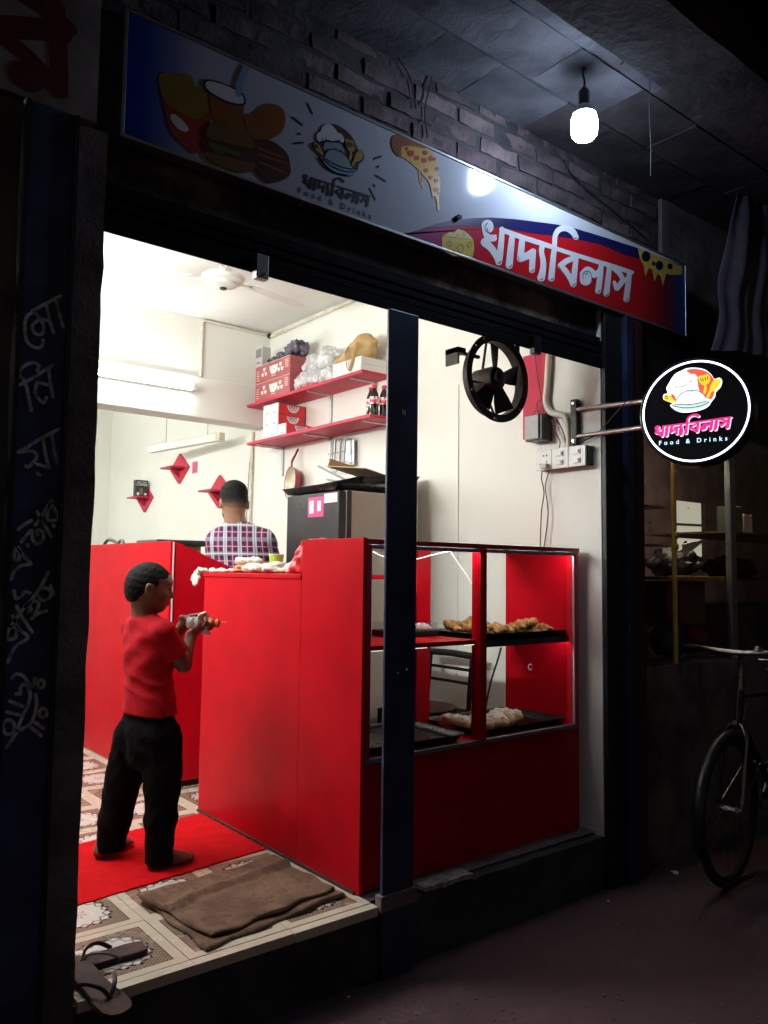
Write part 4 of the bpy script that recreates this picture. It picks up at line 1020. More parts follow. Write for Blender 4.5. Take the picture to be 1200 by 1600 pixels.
def wire(px, X, r, mat, lab, name='wire'):
    pts = [onX(a, b, X) for a, b in px]
    pts = [p if abs(p[0]) < 9 else p for p in pts]
    return single(name, MB().tube(smoothline(pts, 5), r, 6), mat, lab, 'wire', smooth=True)
wire([(851,722),(846,745),(850,770),(846,800),(844,855)], 3.070, .003, wb, 'black wire of the pair hanging from the sockets behind the display case')
wire([(858,735),(852,760),(855,785),(856,810),(850,855)], 3.075, .003, wr, 'red wire of the pair hanging from the sockets behind the display case')
wire([(836,556),(840,590),(846,620),(850,650),(853,662)], 3.066, .0025, wb, 'thin black wire dropping across the red board to the electric box')
wire([(846,660),(838,640),(832,655),(829,665),(838,668),(846,650),(838,632),(848,622)], 3.066, .0022, wr, 'tangled dark red wire loop on the red board')
wire([(852,655),(842,668),(833,676),(831,680),(828,679)], 3.06, .0022, wr, 'short loose dark red wire end low on the red board')
wire([(870,655),(880,675),(885,695),(892,700)], 3.07, .003, wb, 'black wire running from the bent pipe down to the socket row')
wire([(862,655),(868,675),(875,690),(873,702)], 3.075, .003, wr, 'red wire between the electric box and the socket row')
single('wall_strip', MB().box((3.094,3.196,.6),(3.0995,3.204,2.205)), m['cream'], 'thin cream cover strip standing upright on the right wall above the display case', 'strip')
# ================================================================== SHELVES AND STOCK
def shelf(z, y0, y1, X, ys, lab):
    t = thing('wall_shelf', lab, 'shelf', (3.0,(y0+y1)/2,z-.02), group='red shelves on the right wall')
    part('board', MB().box((X,y0,z-.020),(3.098,y1,z)), m['shelf_red'], t, bevel=.0015)
    for y in ys: part('bracket', MB().box((X+.03,y-.012,z-.026),(3.098,y+.012,z-.0205)).box((3.089,y-.012,z-.235),(3.0985,y+.012,z-.0262)), m['galv'], t)
    return t
shelf(2.370, 3.80, 5.205, 2.872, (3.95,4.44,5.02), 'upper red wall shelf loaded with bags and boxes')
shelf(2.080, 3.69, 5.155, 2.852, (3.80,4.44,5.05), 'lower red wall shelf with tissue boxes and bottles')
kit = PM('kit_carton_red', (.36,.075,.08), .45, var=.1, vs=12); cw = ink('carton_white', (.74,.72,.70), .5)
def kitbox(z, lab):
    t = thing('bowl_set_carton', lab, 'carton', (2.98,4.86,z), group='red bowl set cartons on the upper shelf')
    b = part('carton', MB().box((2.876,4.625,z),(3.09,5.095,z+.130)), kit, t, bevel=.002)
    Xf = 2.8752
    g = MB(); U = lambda y, zz: (Xf, y, z+zz)
    def poly(p): g.add([U(y, zz) for y, zz in p], [tuple(range(len(p)))])
    bw_ = [( -.058,.098),(.058,.098),(.052,.072),(.036,.045),(.020,.036),(-.020,.036),(-.036,.045),(-.052,.072)]
    poly([(4.84-a, b_) for a, b_ in bw_])
    for cx in (4.75, 4.97):
        for dx, dz in ((0,.075),(-.022,.04),(.022,.04)):
            poly([(cx+dx-a*.30, dz+(b_-.036)*.42) for a, b_ in bw_])
    for k in range(5): poly([(5.075,.085-.016*k),(5.035+.008*(k % 2),.085-.016*k),(5.035+.008*(k % 2),.089-.016*k),(5.075,.089-.016*k)])
    for k in range(5): poly([(4.69,.105-.013*k),(4.645,.105-.013*k),(4.645,.109-.013*k),(4.69,.109-.013*k)])
    poly([(4.87,.022),(4.81,.022),(4.81,.026),(4.87,.026)])
    part('print', g, cw, b)
    e = MB(); e.add([(Xf-.0003, y, z+zz) for y, zz in ((4.845,.080),(4.852,.084),(4.828,.062),(4.824,.066))], [(0,1,2,3)])
    part('ladle_print', e, inks['deep'], b)
    part('lid_edge', MB().box((2.8755,4.63,z+.1265),(2.8758,5.09,z+.1290)), cw, b)
kitbox(2.3705, 'lower of two red bowl set cartons on the upper shelf'); kitbox(2.5015, 'upper of two red bowl set cartons on the upper shelf')
gb = thing('grey_carton', 'small grey printed box standing on top of the red bowl set cartons', 'carton', (2.95,5.07,2.632))
part('carton', MB().box((2.885,5.020,2.633),(2.955,5.125,2.775)), PM('grey_card', (.46,.44,.43), .5, var=.05), gb, bevel=.0015)
part('print', MB().box((2.8845,5.035,2.70),(2.8849,5.110,2.765)).box((2.8845,5.05,2.655),(2.8849,5.10,2.668)), PM('dark_grey_print', (.16,.15,.15), .5), gb)
def lump(c, r, amp, fr, seed, h=.006, extra=(), flat_z=None):
    c = np.array(c); R = max(r)*1.6+.03; F = Field(c-R, c+R, h); F.ell(c, r, k=.01)
    for dc, dr in extra: F.ell(c+np.array(dc), dr, k=.02)
    F.wobble(amp, fr, seed); F.wobble(amp*.5, fr*2.3, seed+50)
    if flat_z is not None: F.fn(c-R, c+R, lambda x, y, z: flat_z-z+0*x+0*y)
    return F
dp = PM('dark_purple_plastic', (.10,.085,.12), .22, var=.7, vs=26, bump=.6, bs=45, bd=.008)
softthing('wrapped_stock', lump((2.96,4.68,2.685), (.075,.10,.05), .014, 60, 1, extra=[((0,-.03,.03),(.06,.08,.03))], flat_z=2.6325), dp, 'largest dark purple plastic wrapped bundle on top of the red cartons', 'bundle', 'purple plastic bundles on the cartons')
softthing('wrapped_stock', lump((2.95,4.84,2.665), (.06,.055,.033), .012, 75, 2, flat_z=2.6325), dp, 'middle dark purple plastic wrapped bundle on top of the red cartons', 'bundle', 'purple plastic bundles on the cartons')
softthing('wrapped_stock', lump((2.95,4.955,2.66), (.055,.045,.03), .012, 75, 3, flat_z=2.6325), dp, 'dark purple plastic wrapped bundle nearest the small grey box', 'bundle', 'purple plastic bundles on the cartons')
cup_m = PM('white_foam_cups', (.74,.74,.74), .5, var=.08, vs=20)
def cupbag(c, n, seed, lab, dirv=(0,1,0), mat='bag', r=.052, L=.17):
    c = np.array(c, float); F = lump(c, (.085,r*1.5,r*1.45), .010, 55, seed, .006, extra=[((-.02,.0,r*.9),(.03,.05,.03)), ((-.03,r*1.2,-.01),(.04,.03,.03))], flat_z=c[2]-r*1.02)
    o = softthing('cup_bag', F, m[mat], lab, 'plastic bag', 'clear bags of cups on the upper shelf')
    g = MB()
    for k in range(n):
        z = c[2]-r*.9+.004
        g.lathe([(.030,0),(.040,.075),(.042,.078),(.042,.088),(.040,.09)], (c[0]-.03+.05*(k % 2), c[1]-.04+.04*k, z), (.25*(-1)**k,.3,1), 18)
    b = bpy.data.objects.new('cups', mesh_of('cups', g, cup_m, tuple(o.location), True)); COL.objects.link(b); b.parent = o
    return o
cupbag((2.955,4.54,2.424), 2, 11, 'clear bag of cups at the front of the heap beside the red cartons', r=.052)
cupbag((2.97,4.40,2.424), 2, 12, 'clear bag with red print at the bottom middle of the heap', mat='bag', r=.052)
cupbag((2.98,4.25,2.424), 3, 13, 'clear bag of cups next to the white boxes', r=.052)
cupbag((2.985,4.47,2.535), 2, 14, 'clear bag of cups lying on the heap beside the cartons', r=.052)
cupbag((2.985,4.30,2.545), 3, 15, 'biggest clear bag on top of the heap near the tan bag', r=.062)
softthing('bag_tail', lump((2.895,4.42,2.385), (.02,.11,.014), .008, 70, 21, .005, flat_z=2.371), m['bagpink'], 'crumpled red printed bag edge hanging over the upper shelf front', 'plastic bag')
for j in range(2):
    for k in range(3):
        single('white_box', MB().box((2.88+.003*j,3.825+.1*k,2.3708+.0455*j),(3.08,3.921+.1*k,2.415+.0455*j)), m['white_paper'], f"{('lower','upper')[j]} row white box {('nearest the doorway','in the middle','nearest the cup bags')[k]} under the tan bag", 'box', 'white boxes on the upper shelf', bevel=.002)
F = Field((2.82,3.72,2.44), (3.11,4.2,2.72), .006)
F.ell((2.98,3.98,2.515), (.085,.16,.06), k=.02); F.ell((2.985,3.93,2.575), (.06,.10,.045), k=.03); F.ell((2.96,4.10,2.485),(.06,.07,.03), k=.02); F.ell((2.975,3.90,2.60),(.03,.05,.03), k=.02); F.wobble(.011, 42, 5)
F.fn((2.82,3.72,2.44), (3.11,4.2,2.72), lambda x, y, z: 2.4625-z+0*x+0*y)
tanbag = softthing('tan_bag', F, m['kraft'], 'folded tan cloth bag with a dangling handle on the white boxes', 'bag')
hp = smoothline([(2.90,3.98,2.55),(2.872,3.97,2.50),(2.866,3.955,2.43),(2.866,3.925,2.385),(2.868,3.895,2.43),(2.878,3.885,2.50),(2.90,3.89,2.56)], 5)
h_ = MB().tube(hp, .010, 8, flat=.3); ho = bpy.data.objects.new('handle', mesh_of('handle', h_, m['kraft'], tuple(tanbag.location), True)); COL.objects.link(ho); ho.parent = tanbag
# ---- tissue boxes
tis_r = PM('tissue_box_red', (.58,.02,.03), .4, var=.05)
Ve, Fe, he = text2d('EASY', 1.0); Vf, Ff, hf = text2d('facial tissue', 1.0); Vg, Fg, hg = text2d('NEW', 1.0)
def tissue(y0, z, lab):
    t = thing('tissue_box', lab, 'tissue box', (2.97,y0+.05,z), group='tissue boxes on the lower shelf')
    part('end_flap', MB().box((2.860,y0,z),(2.8698,y0+.098,z+.0775)), m['white_paper'], t, bevel=.002)
    b = part('carton', MB().box((2.870,y0,z),(3.085,y0+.098,z+.0775)), tis_r, t, bevel=.002)
    Yf = y0-.0006
    arc = [(2.985+.05*math.cos(a), Yf, z+.068+.05*math.sin(a)*1.0) for a in np.linspace(math.pi, 2*math.pi, 18)]
    part('badge', MB().add(arc, [tuple(range(18))]), cw, b)
    part('brand_word', MB().add([(2.950+p[0]*.070, Yf-.0004, z+.048+p[1]*.070) for p in Ve], Fe).add([(2.958+p[0]*.054, Yf-.0004, z+.036+p[1]*.054) for p in Vf], Ff), inks['deep'], b)
    part('flap_mark', MB().add([(2.8596, y0+a, z+c) for a, c in ((.03,.012),(.06,.016),(.058,.021),(.032,.017))], [(0,1,2,3)]), inks['deep'], b)
for j in range(3):
    for k in range(2): tissue(4.845-.10*k, 2.0805+.0785*j, f"{('bottom','middle','top')[j]} tissue box of the {('rear','second')[k]} column on the lower shelf")
tissue(4.640, 2.0805, 'single tissue box lying at the near end of the tissue stack')
# ---- bottles
cola = PM('dark_cola', (.012,.005,.004), .08, var=0); capm = ink('bottle_cap_red', (.62,.02,.05), .35)
def labelm():
    t = NT('bottle_label'); n = t.step(t.noise(55, 2, .4), .50, .54)
    t.l.new(t.mix(n, (.62,.015,.05), (.85,.82,.82)), t.b.inputs['Base Color']); t.b.inputs['Roughness'].default_value = .3; return t.m
labm = labelm()
for k, (bx, by, lab) in enumerate(((2.955,3.815,'cola bottle at the far end of the three on the lower shelf'),(2.925,3.745,'front middle cola bottle with red cap on the lower shelf'),(2.985,3.725,'cola bottle at the near end of the lower shelf beside the post'))):
    t = thing('cola_bottle', lab, 'bottle', (bx,by,2.0805), group='cola bottles on the lower shelf')
    part('body', MB().lathe([(.022,0),(.028,.004),(.0285,.03),(.026,.05),(.0285,.07),(.0285,.115),(.024,.138),(.014,.162),(.0115,.17)], (bx,by,2.0805), (0,0,1), 20), cola, t, smooth=True)
    part('label', MB().lathe([(.0291,.072),(.0291,.116)], (bx,by,2.0805), (0,0,1), 20, close=False), labm, t, smooth=True)
    part('cap', MB().lathe([(.0135,.1703),(.0150,.172),(.0150,.190),(.013,.192)], (bx,by,2.0805), (0,0,1), 16), capm, t, smooth=True)
# ---- frying pan and rack on the wall
pn = thing('frying_pan', 'red frying pan with a cream inside hanging on the right wall', 'frying pan', (3.05,4.86,1.63))
pc = (3.068,4.82,1.775); pa_ = (-.97,.22,.05)
part('pan', MB().lathe([(.082,0),(.100,.010),(.114,.046),(.117,.048),(.111,.045),(.096,.015),(.080,.006),(.0,.005)], pc, pa_, 40, close=False), [PM('pan_red', (.38,.015,.03), .3)], pn, smooth=True)
part('pan_inside', MB().lathe([(.110,.0455),(.094,.016),(.079,.0075),(.001,.0068)], pc, pa_, 40, close=False), PM('pan_ceramic', (.62,.55,.42), .3, var=.1), pn, smooth=True)
part('handle', MB().tube(smoothline([(3.045,4.84,1.885),(3.040,4.835,1.925),(3.058,4.82,1.975),(3.075,4.81,2.02)], 4), [.010]*4+[.014]*4+[.013]*4+[.010], 10, flat=.6), PM('handle_red', (.24,.01,.03), .4), pn, smooth=True)
rk = thing('toaster_rack', 'silver wire toasting racks hanging on the wall above the refrigerator', 'rack', (3.06,4.28,1.82))
def loop(y0, y1, z0, z1, X, r, tilt=0): return [(X,y0,z1),(X-.01,y0+tilt,z0+.03),(X-.012,(y0+y1)/2+tilt,z0),(X-.01,y1+tilt,z0+.03),(X,y1,z1),(X,y0,z1)]
part('wire_loop', MB().tube(loop(4.27,4.36,1.80,2.03,3.06,.0), .007, 8), m['galv'], rk, smooth=True)
part('wire_loop', MB().tube(loop(4.19,4.30,1.83,2.03,3.04,.0), .007, 8), m['galv'], rk, smooth=True)
part('plate', MB().box((3.065,4.13,1.84),(3.075,4.23,2.01)), m['galv'], rk, bevel=.003)
part('cross_wire', MB().tube([(3.03,4.37,1.93),(3.03,4.17,1.93)], .004, 6).tube([(3.035,4.37,1.86),(3.035,4.15,1.86)], .004, 6), m['galv'], rk)
# ---- refrigerator and what lies on it
fg = thing('refrigerator', 'dark fronted refrigerator with a beige side behind the counter', 'refrigerator', (2.76,3.69,0))
part('body', MB().box((2.486,3.405,.03),(2.985,3.925,1.580)), PM('beige_enamel', (.50,.46,.38), .35, var=.06, vs=4), fg, bevel=.006)
fd = PM('dark_steel_door', (.045,.045,.048), .3, .6, var=.25, vs=3, rv=.15)
part('freezer_door', MB().box((2.438,3.410,1.165),(2.4852,3.920,1.575)), fd, fg, bevel=.006)
d2 = part('door', MB().box((2.438,3.410,.06),(2.4852,3.920,1.115)), fd, fg, bevel=.006)
part('trim', MB().box((2.445,3.412,1.117),(2.4850,3.918,1.163)), m['galv'], fg, bevel=.003)
part('handle', MB().box((2.4355,3.86,.70),(2.4378,3.89,1.05)), m['galv'], d2)
part('seal_strip', MB().box((2.4854,3.402,.06),(2.515,3.4046,1.578)), m['black_plastic'], fg)
part('foot', MB().box((2.50,3.42,-.008),(2.96,3.90,.0298)), m['black_plastic'], fg)
st = part('pink_sticker', MB().box((2.4370,3.55,1.445),(2.4378,3.70,1.553)), ink('sticker_pink', (.62,.04,.20)), fg)
part('sticker_mark', MB().box((2.4365,3.645,1.465),(2.4369,3.685,1.535)), cw, st); part('sticker_mark', MB().box((2.4365,3.575,1.475),(2.4369,3.61,1.53)), cw, st)
part('white_note', MB().box((2.4370,3.425,1.515),(2.4378,3.545,1.565)), m['white_paper'], fg)
def traymesh(w, d, hgt, t=.0025):
    g = MB(); o = .022
    def rr(a, b, r, n=4):
        out = []
        for cx, cy, s in ((a-r,b-r,0),(-a+r,b-r,90),(-a+r,-b+r,180),(a-r,-b+r,270)):
            for k in range(n+1): q = R_(s+90*k/n); out.append((cx+r*math.cos(q), cy+r*math.sin(q)))
        return out
    L = [(rr(w/2-o, d/2-o, .03), 0), (rr(w/2-.004, d/2-.004, .04), hgt-.004), (rr(w/2+.006, d/2+.006, .045), hgt), (rr(w/2+.006, d/2+.006, .045), hgt-t), (rr(w/2-.002, d/2-.002, .04), hgt-.006-t), (rr(w/2-o, d/2-o, .03), -t)]
    n = len(L[0][0]); vs = [(x, y, z+t) for ring_, z in L for x, y in ring_]; fs = []
    for i in range(len(L)-1):
        for k in range(n): fs.append((i*n+k, i*n+(k+1)%n, (i+1)*n+(k+1)%n, (i+1)*n+k))
    fs.append(tuple(range(n))); fs.append(tuple(range(5*n+n-1, 5*n-1, -1))); g.add(vs, fs); return g
def tray(w, d, h, loc, rz, lab, rx=0, ry=0, group='black baking trays'):
    o = bpy.data.objects.new('baking_tray', mesh_of('baking_tray', traymesh(w, d, h), m['tray'], (0,0,0), True, 50)); COL.objects.link(o)
    o.location = loc; o.rotation_euler = (rx, ry, rz); LOC[o.name] = tuple(loc); return tag(o, lab, 'tray', group)
tray(.50, .54, .03, (2.66,3.68,1.582), 0, 'black baking tray lying flat on top of the refrigerator')
tray(.50, .42, .035, (2.78,3.62,1.628), R_(8), 'black baking tray tipped on top of the other tray on the refrigerator', rx=R_(-4), ry=R_(-5))
cb = MB().box((-.19,-.17,0),(.19,.17,.005)).box((-.19,.15,.006),(.19,.156,.05)); M_ = Matrix.Translation((2.80,3.62,1.70)) @ Matrix.Rotation(R_(5),4,'Z') @ Matrix.Rotation(R_(9),4,'Y') @ Matrix.Rotation(R_(7),4,'X')
cb.v = [tuple(M_ @ Vector(p)) for p in cb.v]
single('cardboard_sheet', cb, m['card'], 'bent cardboard sheet on the trays over the refrigerator', 'cardboard')
for a, b, lab in (((497,728),(545,752),'steel skewer rod pointing up left from the refrigerator trays'),((511,749),(548,755),'dark lower rod lying on the refrigerator trays')):
    p0, p1 = onY(*a, 3.70), onY(*b, 3.55); single('skewer_rod', MB().tube([p0, p1], .006, 8), m['galv'], lab, 'rod', smooth=True)
# ---- red diamond shelves on the rear right wall
def diamond(y, z, lab, hy=.20, hz=.138):
    t = thing('diamond_shelf', lab, 'shelf', (3.08,y,z-hz), group='red diamond shelves in the rear room')
    part('back_plate', MB().prism([(-hy,0),(-hy*.06,-hz),(hy*.06,-hz),(hy,0),(hy*.06,hz),(-hy*.06,hz)], (3.098,y,z), (0,-1,0), (0,0,1), .012), m['shelf_red'], t)
    part('ledge', MB().box((2.955,y-hy*.62,z-.006),(3.0855,y+hy*.62,z+.008)), m['shelf_red'], t, bevel=.002)
    part('gusset', MB().prism([(0,0),(.09,0),(0,-.08)], (3.0855,y-.005,z-.0065), (-1,0,0), (0,0,1), .010), m['shelf_red'], t)
diamond(6.82, 2.065, 'middle red diamond shelf, empty, right below the unlit lamp'); diamond(7.60, 1.845, 'far left red diamond shelf carrying a black box'); diamond(6.03, 1.80, 'red diamond shelf half hidden by the head of the man')
cfb = thing('coffee_box', 'small black printed box on the far left diamond shelf', 'box', (3.0,7.55,1.854))
part('carton', MB().box((2.955,7.50,1.8535),(3.078,7.56,2.01)), m['black_plastic'], cfb, bevel=.0015)
Vc, Fcf, hc_ = text2d('COFFEE', 1.0); Vt, Ft_, ht_ = text2d('ENJOY YOUR', 1.0)
part('print', MB().add([(2.962+p[0]*.108, 7.4993, 1.955+p[1]*.108) for p in Vc], Fcf).add([(2.968+p[0]*.095, 7.4993, 1.985+p[1]*.095) for p in Vt], Ft_), cw, cfb)
part('mug_print', MB().box((2.995,7.4990,1.868),(3.025,7.4994,1.93)), PM('mug_print', (.18,.09,.05), .5), cfb)
part('foam_print', MB().box((2.968,7.4990,1.862),(2.99,7.4994,1.89)).box((3.04,7.4990,1.865),(3.065,7.4994,1.885)), cw, cfb)
ps = single('pink_sticker', MB().box((3.0955,6.47,2.0),(3.0985,6.57,2.10)), ink('sticker_rose', (.62,.10,.22)), 'small pink sticker on the rear wall right of the middle diamond shelf', 'sticker')

# ================================================================== COUNTER, PARTITION, DISPLAY CASE
ct = thing('counter', 'plain red laminate service counter between the doorway and the display case', 'counter', (2.0,3.18,0))
part('front_panel', MB().box((1.785,2.748,.004),(1.803,3.612,1.118)), m['red'], ct, bevel=.001)
part('end_panel', MB().box((1.8035,3.594,.004),(2.25,3.612,1.118)), m['red'], ct)
part('top', MB().box((1.780,2.748,1.1185),(2.28,3.618,1.137)), m['red'], ct, bevel=.0015)
part('foot_strip', MB().box((1.7775,2.36,0),(1.7845,3.61,.012)), PM('dark_foot_band', (.05,.02,.02), .8), ct)  # dark strip along the foot of counter and case
pt = thing('red_partition', 'long red partition panel at the left behind the boy', 'partition', (1.8,4.7,0))
part('panel', MB().box((1.796,4.045,.012),(1.816,5.9,1.302)), m['red'], pt, bevel=.0015)
part('gap_line', MB().box((1.809,4.038,.25),(1.8150,4.0445,1.296)), m['white_plastic'], pt)  # white strip drawn in place of the bright gap beside the gate panel
part('latch', MB().tube([(1.7955,5.35,.50),(1.765,5.35,.50)], .012, 10), m['shelf_red'], pt)
sp2 = thing('red_gate_panel', 'red gate panel with a slanting top between partition and counter', 'partition', (2.1,4.06,0))
part('panel', MB().prism([(1.826,.035),(2.52,.035),(2.52,1.02),(1.845,1.292),(1.826,1.296)], (0,4.062,0), (1,0,0), (0,0,1), .018), redlam('bright_red_laminate', (.62,.004,.016), .35), sp2)  # brighter copy of the red laminate, light falling on it put into the colour
part('foot_strip', MB().box((1.86,4.055,0),(2.5,4.061,.034)), PM('panel_foot_shade', (.02,.01,.01), .7), sp2)  # black strip stands in for the shadow under the raised panel
dc = thing('display_case', 'red display case with glass front between counter and right wall', 'display case', (2.42,2.55,0))
part('side_panel', MB().box((1.785,2.336,.004),(1.803,2.7465,1.276)), m['red'], dc, bevel=.001)
part('side_panel', MB().box((3.040,2.352,.004),(3.058,2.79,1.262)), m['red'], dc, bevel=.001)
part('front_panel', MB().box((1.8035,2.350,.004),(3.0395,2.366,.452)), m['red'], dc)
part('top', MB().box((1.8035,2.345,1.252),(3.058,2.79,1.272)), m['red_edge'], dc, bevel=.001)
part('bottom_board', MB().box((1.8035,2.3665,.440),(3.0395,2.79,.458)), m['red'], dc)
part('sill', MB().box((1.8035,2.343,.4525),(3.0395,2.3663,.470)), PM('grey_sill', (.16,.13,.13), .5), dc, bevel=.002)
part('stile', MB().box((1.8035,2.342,.4705),(1.830,2.362,1.2515)), m['red_edge'], dc, bevel=.001)
part('stile', MB().box((3.022,2.342,.4705),(3.0395,2.362,1.2515)), m['red_edge'], dc, bevel=.001)
part('divider', MB().box((2.398,2.338,.4705),(2.434,2.39,1.2515)), m['red'], dc, bevel=.001)
part('back_post', MB().box((2.398,2.735,.4585),(2.478,2.755,1.2515)), m['red'], dc)
part('shelf', MB().box((1.8305,2.364,.858),(2.3975,2.79,.876)), m['red'], dc, bevel=.001)
part('shelf', MB().box((2.4785,2.40,.852),(3.0395,2.79,.862)), m['black_plastic'], dc, bevel=.001)
part('hinge_hook', MB().torus((3.030,2.62,.70), (0,1,0), .014, .003, 16, 6), m['white_plastic'], dc)
for x0, x1 in ((1.831,2.3975),(2.4345,3.0215)):
    part('glass_pane', MB().box((x0,2.352,.472),(x1,2.356,1.2505)), m['glass'], dc)
    part('glass_channel', MB().box((x0,2.3425,1.2365),(x1,2.3515,1.2516)), PM('grey_channel', (.20,.18,.19), .7, spec=.2), dc)
part('glass_channel', MB().box((3.0145,2.3445,.472),(3.0215,2.3515,1.2403)), m['white_plastic'], dc)
led = EM('led_strip_glow', (.95,.97,1.0), 1.1)
lpts = [onY(a, b, 2.372) for a, b in ((583,862),(598,869),(622,874),(648,874),(676,867),(703,861))]
part('led_strip', MB().tube(smoothline(lpts, 5), .0014, 6), led, dc, smooth=True)
l2 = [onY(703,861,2.372), onY(716,880,2.40), onY(728,897,2.43), onY(737,912,2.455)]
part('led_strip', MB().tube(smoothline(l2, 5), [.0010,.0014]+[.0020]*10+[.0012]*4, 6), led, dc, smooth=True)
part('bar_shield', MB().box((2.4785,2.394,.838),(3.0395,2.3995,.862)), m['black_plastic'], dc)  # added strip that keeps the light bar behind it out of view
part('added_light_bar', MB().box((2.49,2.412,.8455),(3.03,2.420,.8512)), EM('added_lower_glow', (.97,.98,1.0), 28.0), dc)  # hidden bar added to brighten the lower bay
part('added_light_bar', MB().box((1.84,2.366,1.2440),(3.02,2.374,1.2512)), EM('added_top_glow', (.97,.98,1.0), 62.0), dc)  # hidden bar added behind the top rail, lights the case for the thin strips
part('led_strip', MB().box((1.84,2.368,.8548),(2.13,2.373,.8577)), led, dc)
part('led_strip', MB().box((2.34,2.368,.8548),(2.39,2.373,.8577)), led, dc)
TB = tray(.56, .36, .028, (2.75,2.585,.461), 0, 'black tray of cream topped buns at the bottom right of the display case')
tray(.54, .37, .030, (2.115,2.59,.461), R_(-2), 'empty black tray at the bottom left of the display case')
tray(.58, .35, .026, (2.76,2.585,.864), 0, 'black tray of fried chicken on the upper right display shelf')
bunm = PM('baked_bun', (.66,.42,.22), .55, var=.18, vs=14, bump=.1, bs=40); cream_top = PM('cream_topping', (.80,.74,.66), .5, var=.12, vs=30, bump=.4, bs=80); spr = PM('red_chili_bits', (.42,.06,.03), .5, var=.4, vs=90)
def bun(c, rz, lab, s):
    t = thing('cream_bun', lab, 'bun', tuple(c), rz, 'cream topped buns on the tray')
    F = Field((-.06,-.10,-.005), (.06,.10,.07), .004); F.cone((0,-.055,.026), (0,.055,.026), .027, .027); F.ell((0,0,.028), (.034,.075,.028), k=.02); F.wobble(.002, 60, s)
    soft('bun', F, bunm, t)
    F = Field((-.06,-.10,.02), (.06,.10,.08), .004); F.ell((0,-.01,.044), (.026,.062,.017)); F.ell((.015,-.045,.040), (.018,.028,.016)); F.ell((-.012,.03,.046), (.02,.028,.014)); F.wobble(.005, 120, s+9); soft('topping', F, cream_top, t, 1)
    g = MB()
    rn = random.Random(s)
    for k in range(26):
        a, b = rn.uniform(-.02,.02), rn.uniform(-.06,.05); g.sphere((a, b, .061-.35*abs(a)-.06*abs(b)), rn.uniform(.0025,.0045), 6, 4, (1.4,.8,.6))
    part('chili_bits', g, spr, t)
for k, (x, y, rz, lab) in enumerate(((2.500,2.60,R_(12),'cream bun lying alone at the left of the tray, behind the divider'),(2.585,2.52,R_(-6),'front left cream bun just right of the divider'),(2.664,2.515,R_(4),'second cream bun from the divider in the row'),(2.742,2.545,R_(-5),'third cream bun from the divider in the row'),(2.822,2.58,R_(8),'rearmost cream bun on the right of the row'))):
    bun((x,y,.466), rz, lab, 30+k)
chick = PM('fried_batter', (.52,.31,.10), .6, var=.5, vs=50, bump=1.0, bs=70, bd=.012)
rn = random.Random(4); spots = []
for k in range(22):
    x, y = 2.52+.46*((k*0.618) % 1), 2.47+.22*((k*.377+.1) % 1)
    F = Field((-.05,-.05,-.02), (.05,.05,.06), .0042)
    for q in range(4): F.ell((rn.uniform(-.018,.018), rn.uniform(-.018,.018), .012+rn.uniform(0,.014)), (rn.uniform(.014,.024), rn.uniform(.012,.02), rn.uniform(.010,.017)), k=.008)
    F.wobble(.005, 200, 60+k)
    o = softthing('fried_chicken', F, chick, ('crisp golden fried chicken piece heaped on the upper tray of the display case'), 'fried chicken', 'fried chicken pieces on the upper tray', relax=1)
    o.location = (x, y, .868+.018*((k % 4) == 3) + (.012 if x < 2.72 else 0)); o.rotation_euler = (0,0,rn.uniform(0,6)); o.scale = (1.35,1.35,1.3)
cl = thing('plastic_clamshell', 'clear plastic lidded tray of bread on the left display shelf', 'container', (2.26,2.66,.877))
part('base', MB().box((2.14,2.58,.8775),(2.39,2.74,.905)), m['tray'], cl, bevel=.006)
part('lid', MB().box((2.142,2.582,.9055),(2.388,2.738,.938)), m['clear'], cl, bevel=.010)
F = Field((2.28,2.58,.90), (2.40,2.74,.94), .005); F.ell((2.345,2.65,.910), (.035,.055,.02)); F.wobble(.004, 150, 3); soft('bread', F, cream_top, cl)
# ---- chair behind the case
ch = thing('chair', 'black metal chair with a brown padded seat behind the display case', 'chair', (2.82,3.15,0))
bk = PM('chair_black', (.008,.008,.009), .6, var=.3, spec=.2)
for y in (2.995, 3.315):
    part('rear_leg', MB().tube(smoothline([(3.03,y,.0),(3.005,y,.30),(2.985,y,.45),(3.01,y,.715)], 4), .013, 10), bk, ch, smooth=True)
    part('front_leg', MB().tube([(2.64,y,0),(2.655,y,.44)], .012, 10), bk, ch, smooth=True)
part('top_rail', MB().tube([(3.012,2.965,.718),(3.02,3.155,.722),(3.012,3.345,.718)], .018, 12), bk, ch, smooth=True)
for zz in (.645, .575): part('back_rail', MB().tube([(3.003,3.0,zz),(3.008,3.155,zz),(3.003,3.31,zz)], .008, 8), bk, ch, smooth=True)
F = Field((2.58,2.94,.40), (3.03,3.38,.50), .006); F.ell((2.80,3.155,.455), (.19,.18,.022)); F.fn((2.58,2.94,.40), (3.03,3.38,.50), lambda x, y, z: .445-z+0*x+0*y, k=.01)
soft('seat', F, PM('brown_vinyl', (.075,.030,.018), .6, var=.15, spec=.2), ch)
part('seat_frame', MB().box((2.64,2.99,.428),(2.99,3.32,.4455)), bk, ch, bevel=.004)
for zz in (.2,): part('stretcher', MB().tube([(2.648,2.995,zz),(2.648,3.315,zz)], .008, 8).tube([(3.015,2.995,zz),(3.015,3.315,zz)], .008, 8), bk, ch)
wire([(783,1012),(778,1030),(770,1055),(764,1078),(758,1110)], 2.98, .005, wb, 'black cable hanging under the chicken tray shelf in the display case', 'cable')
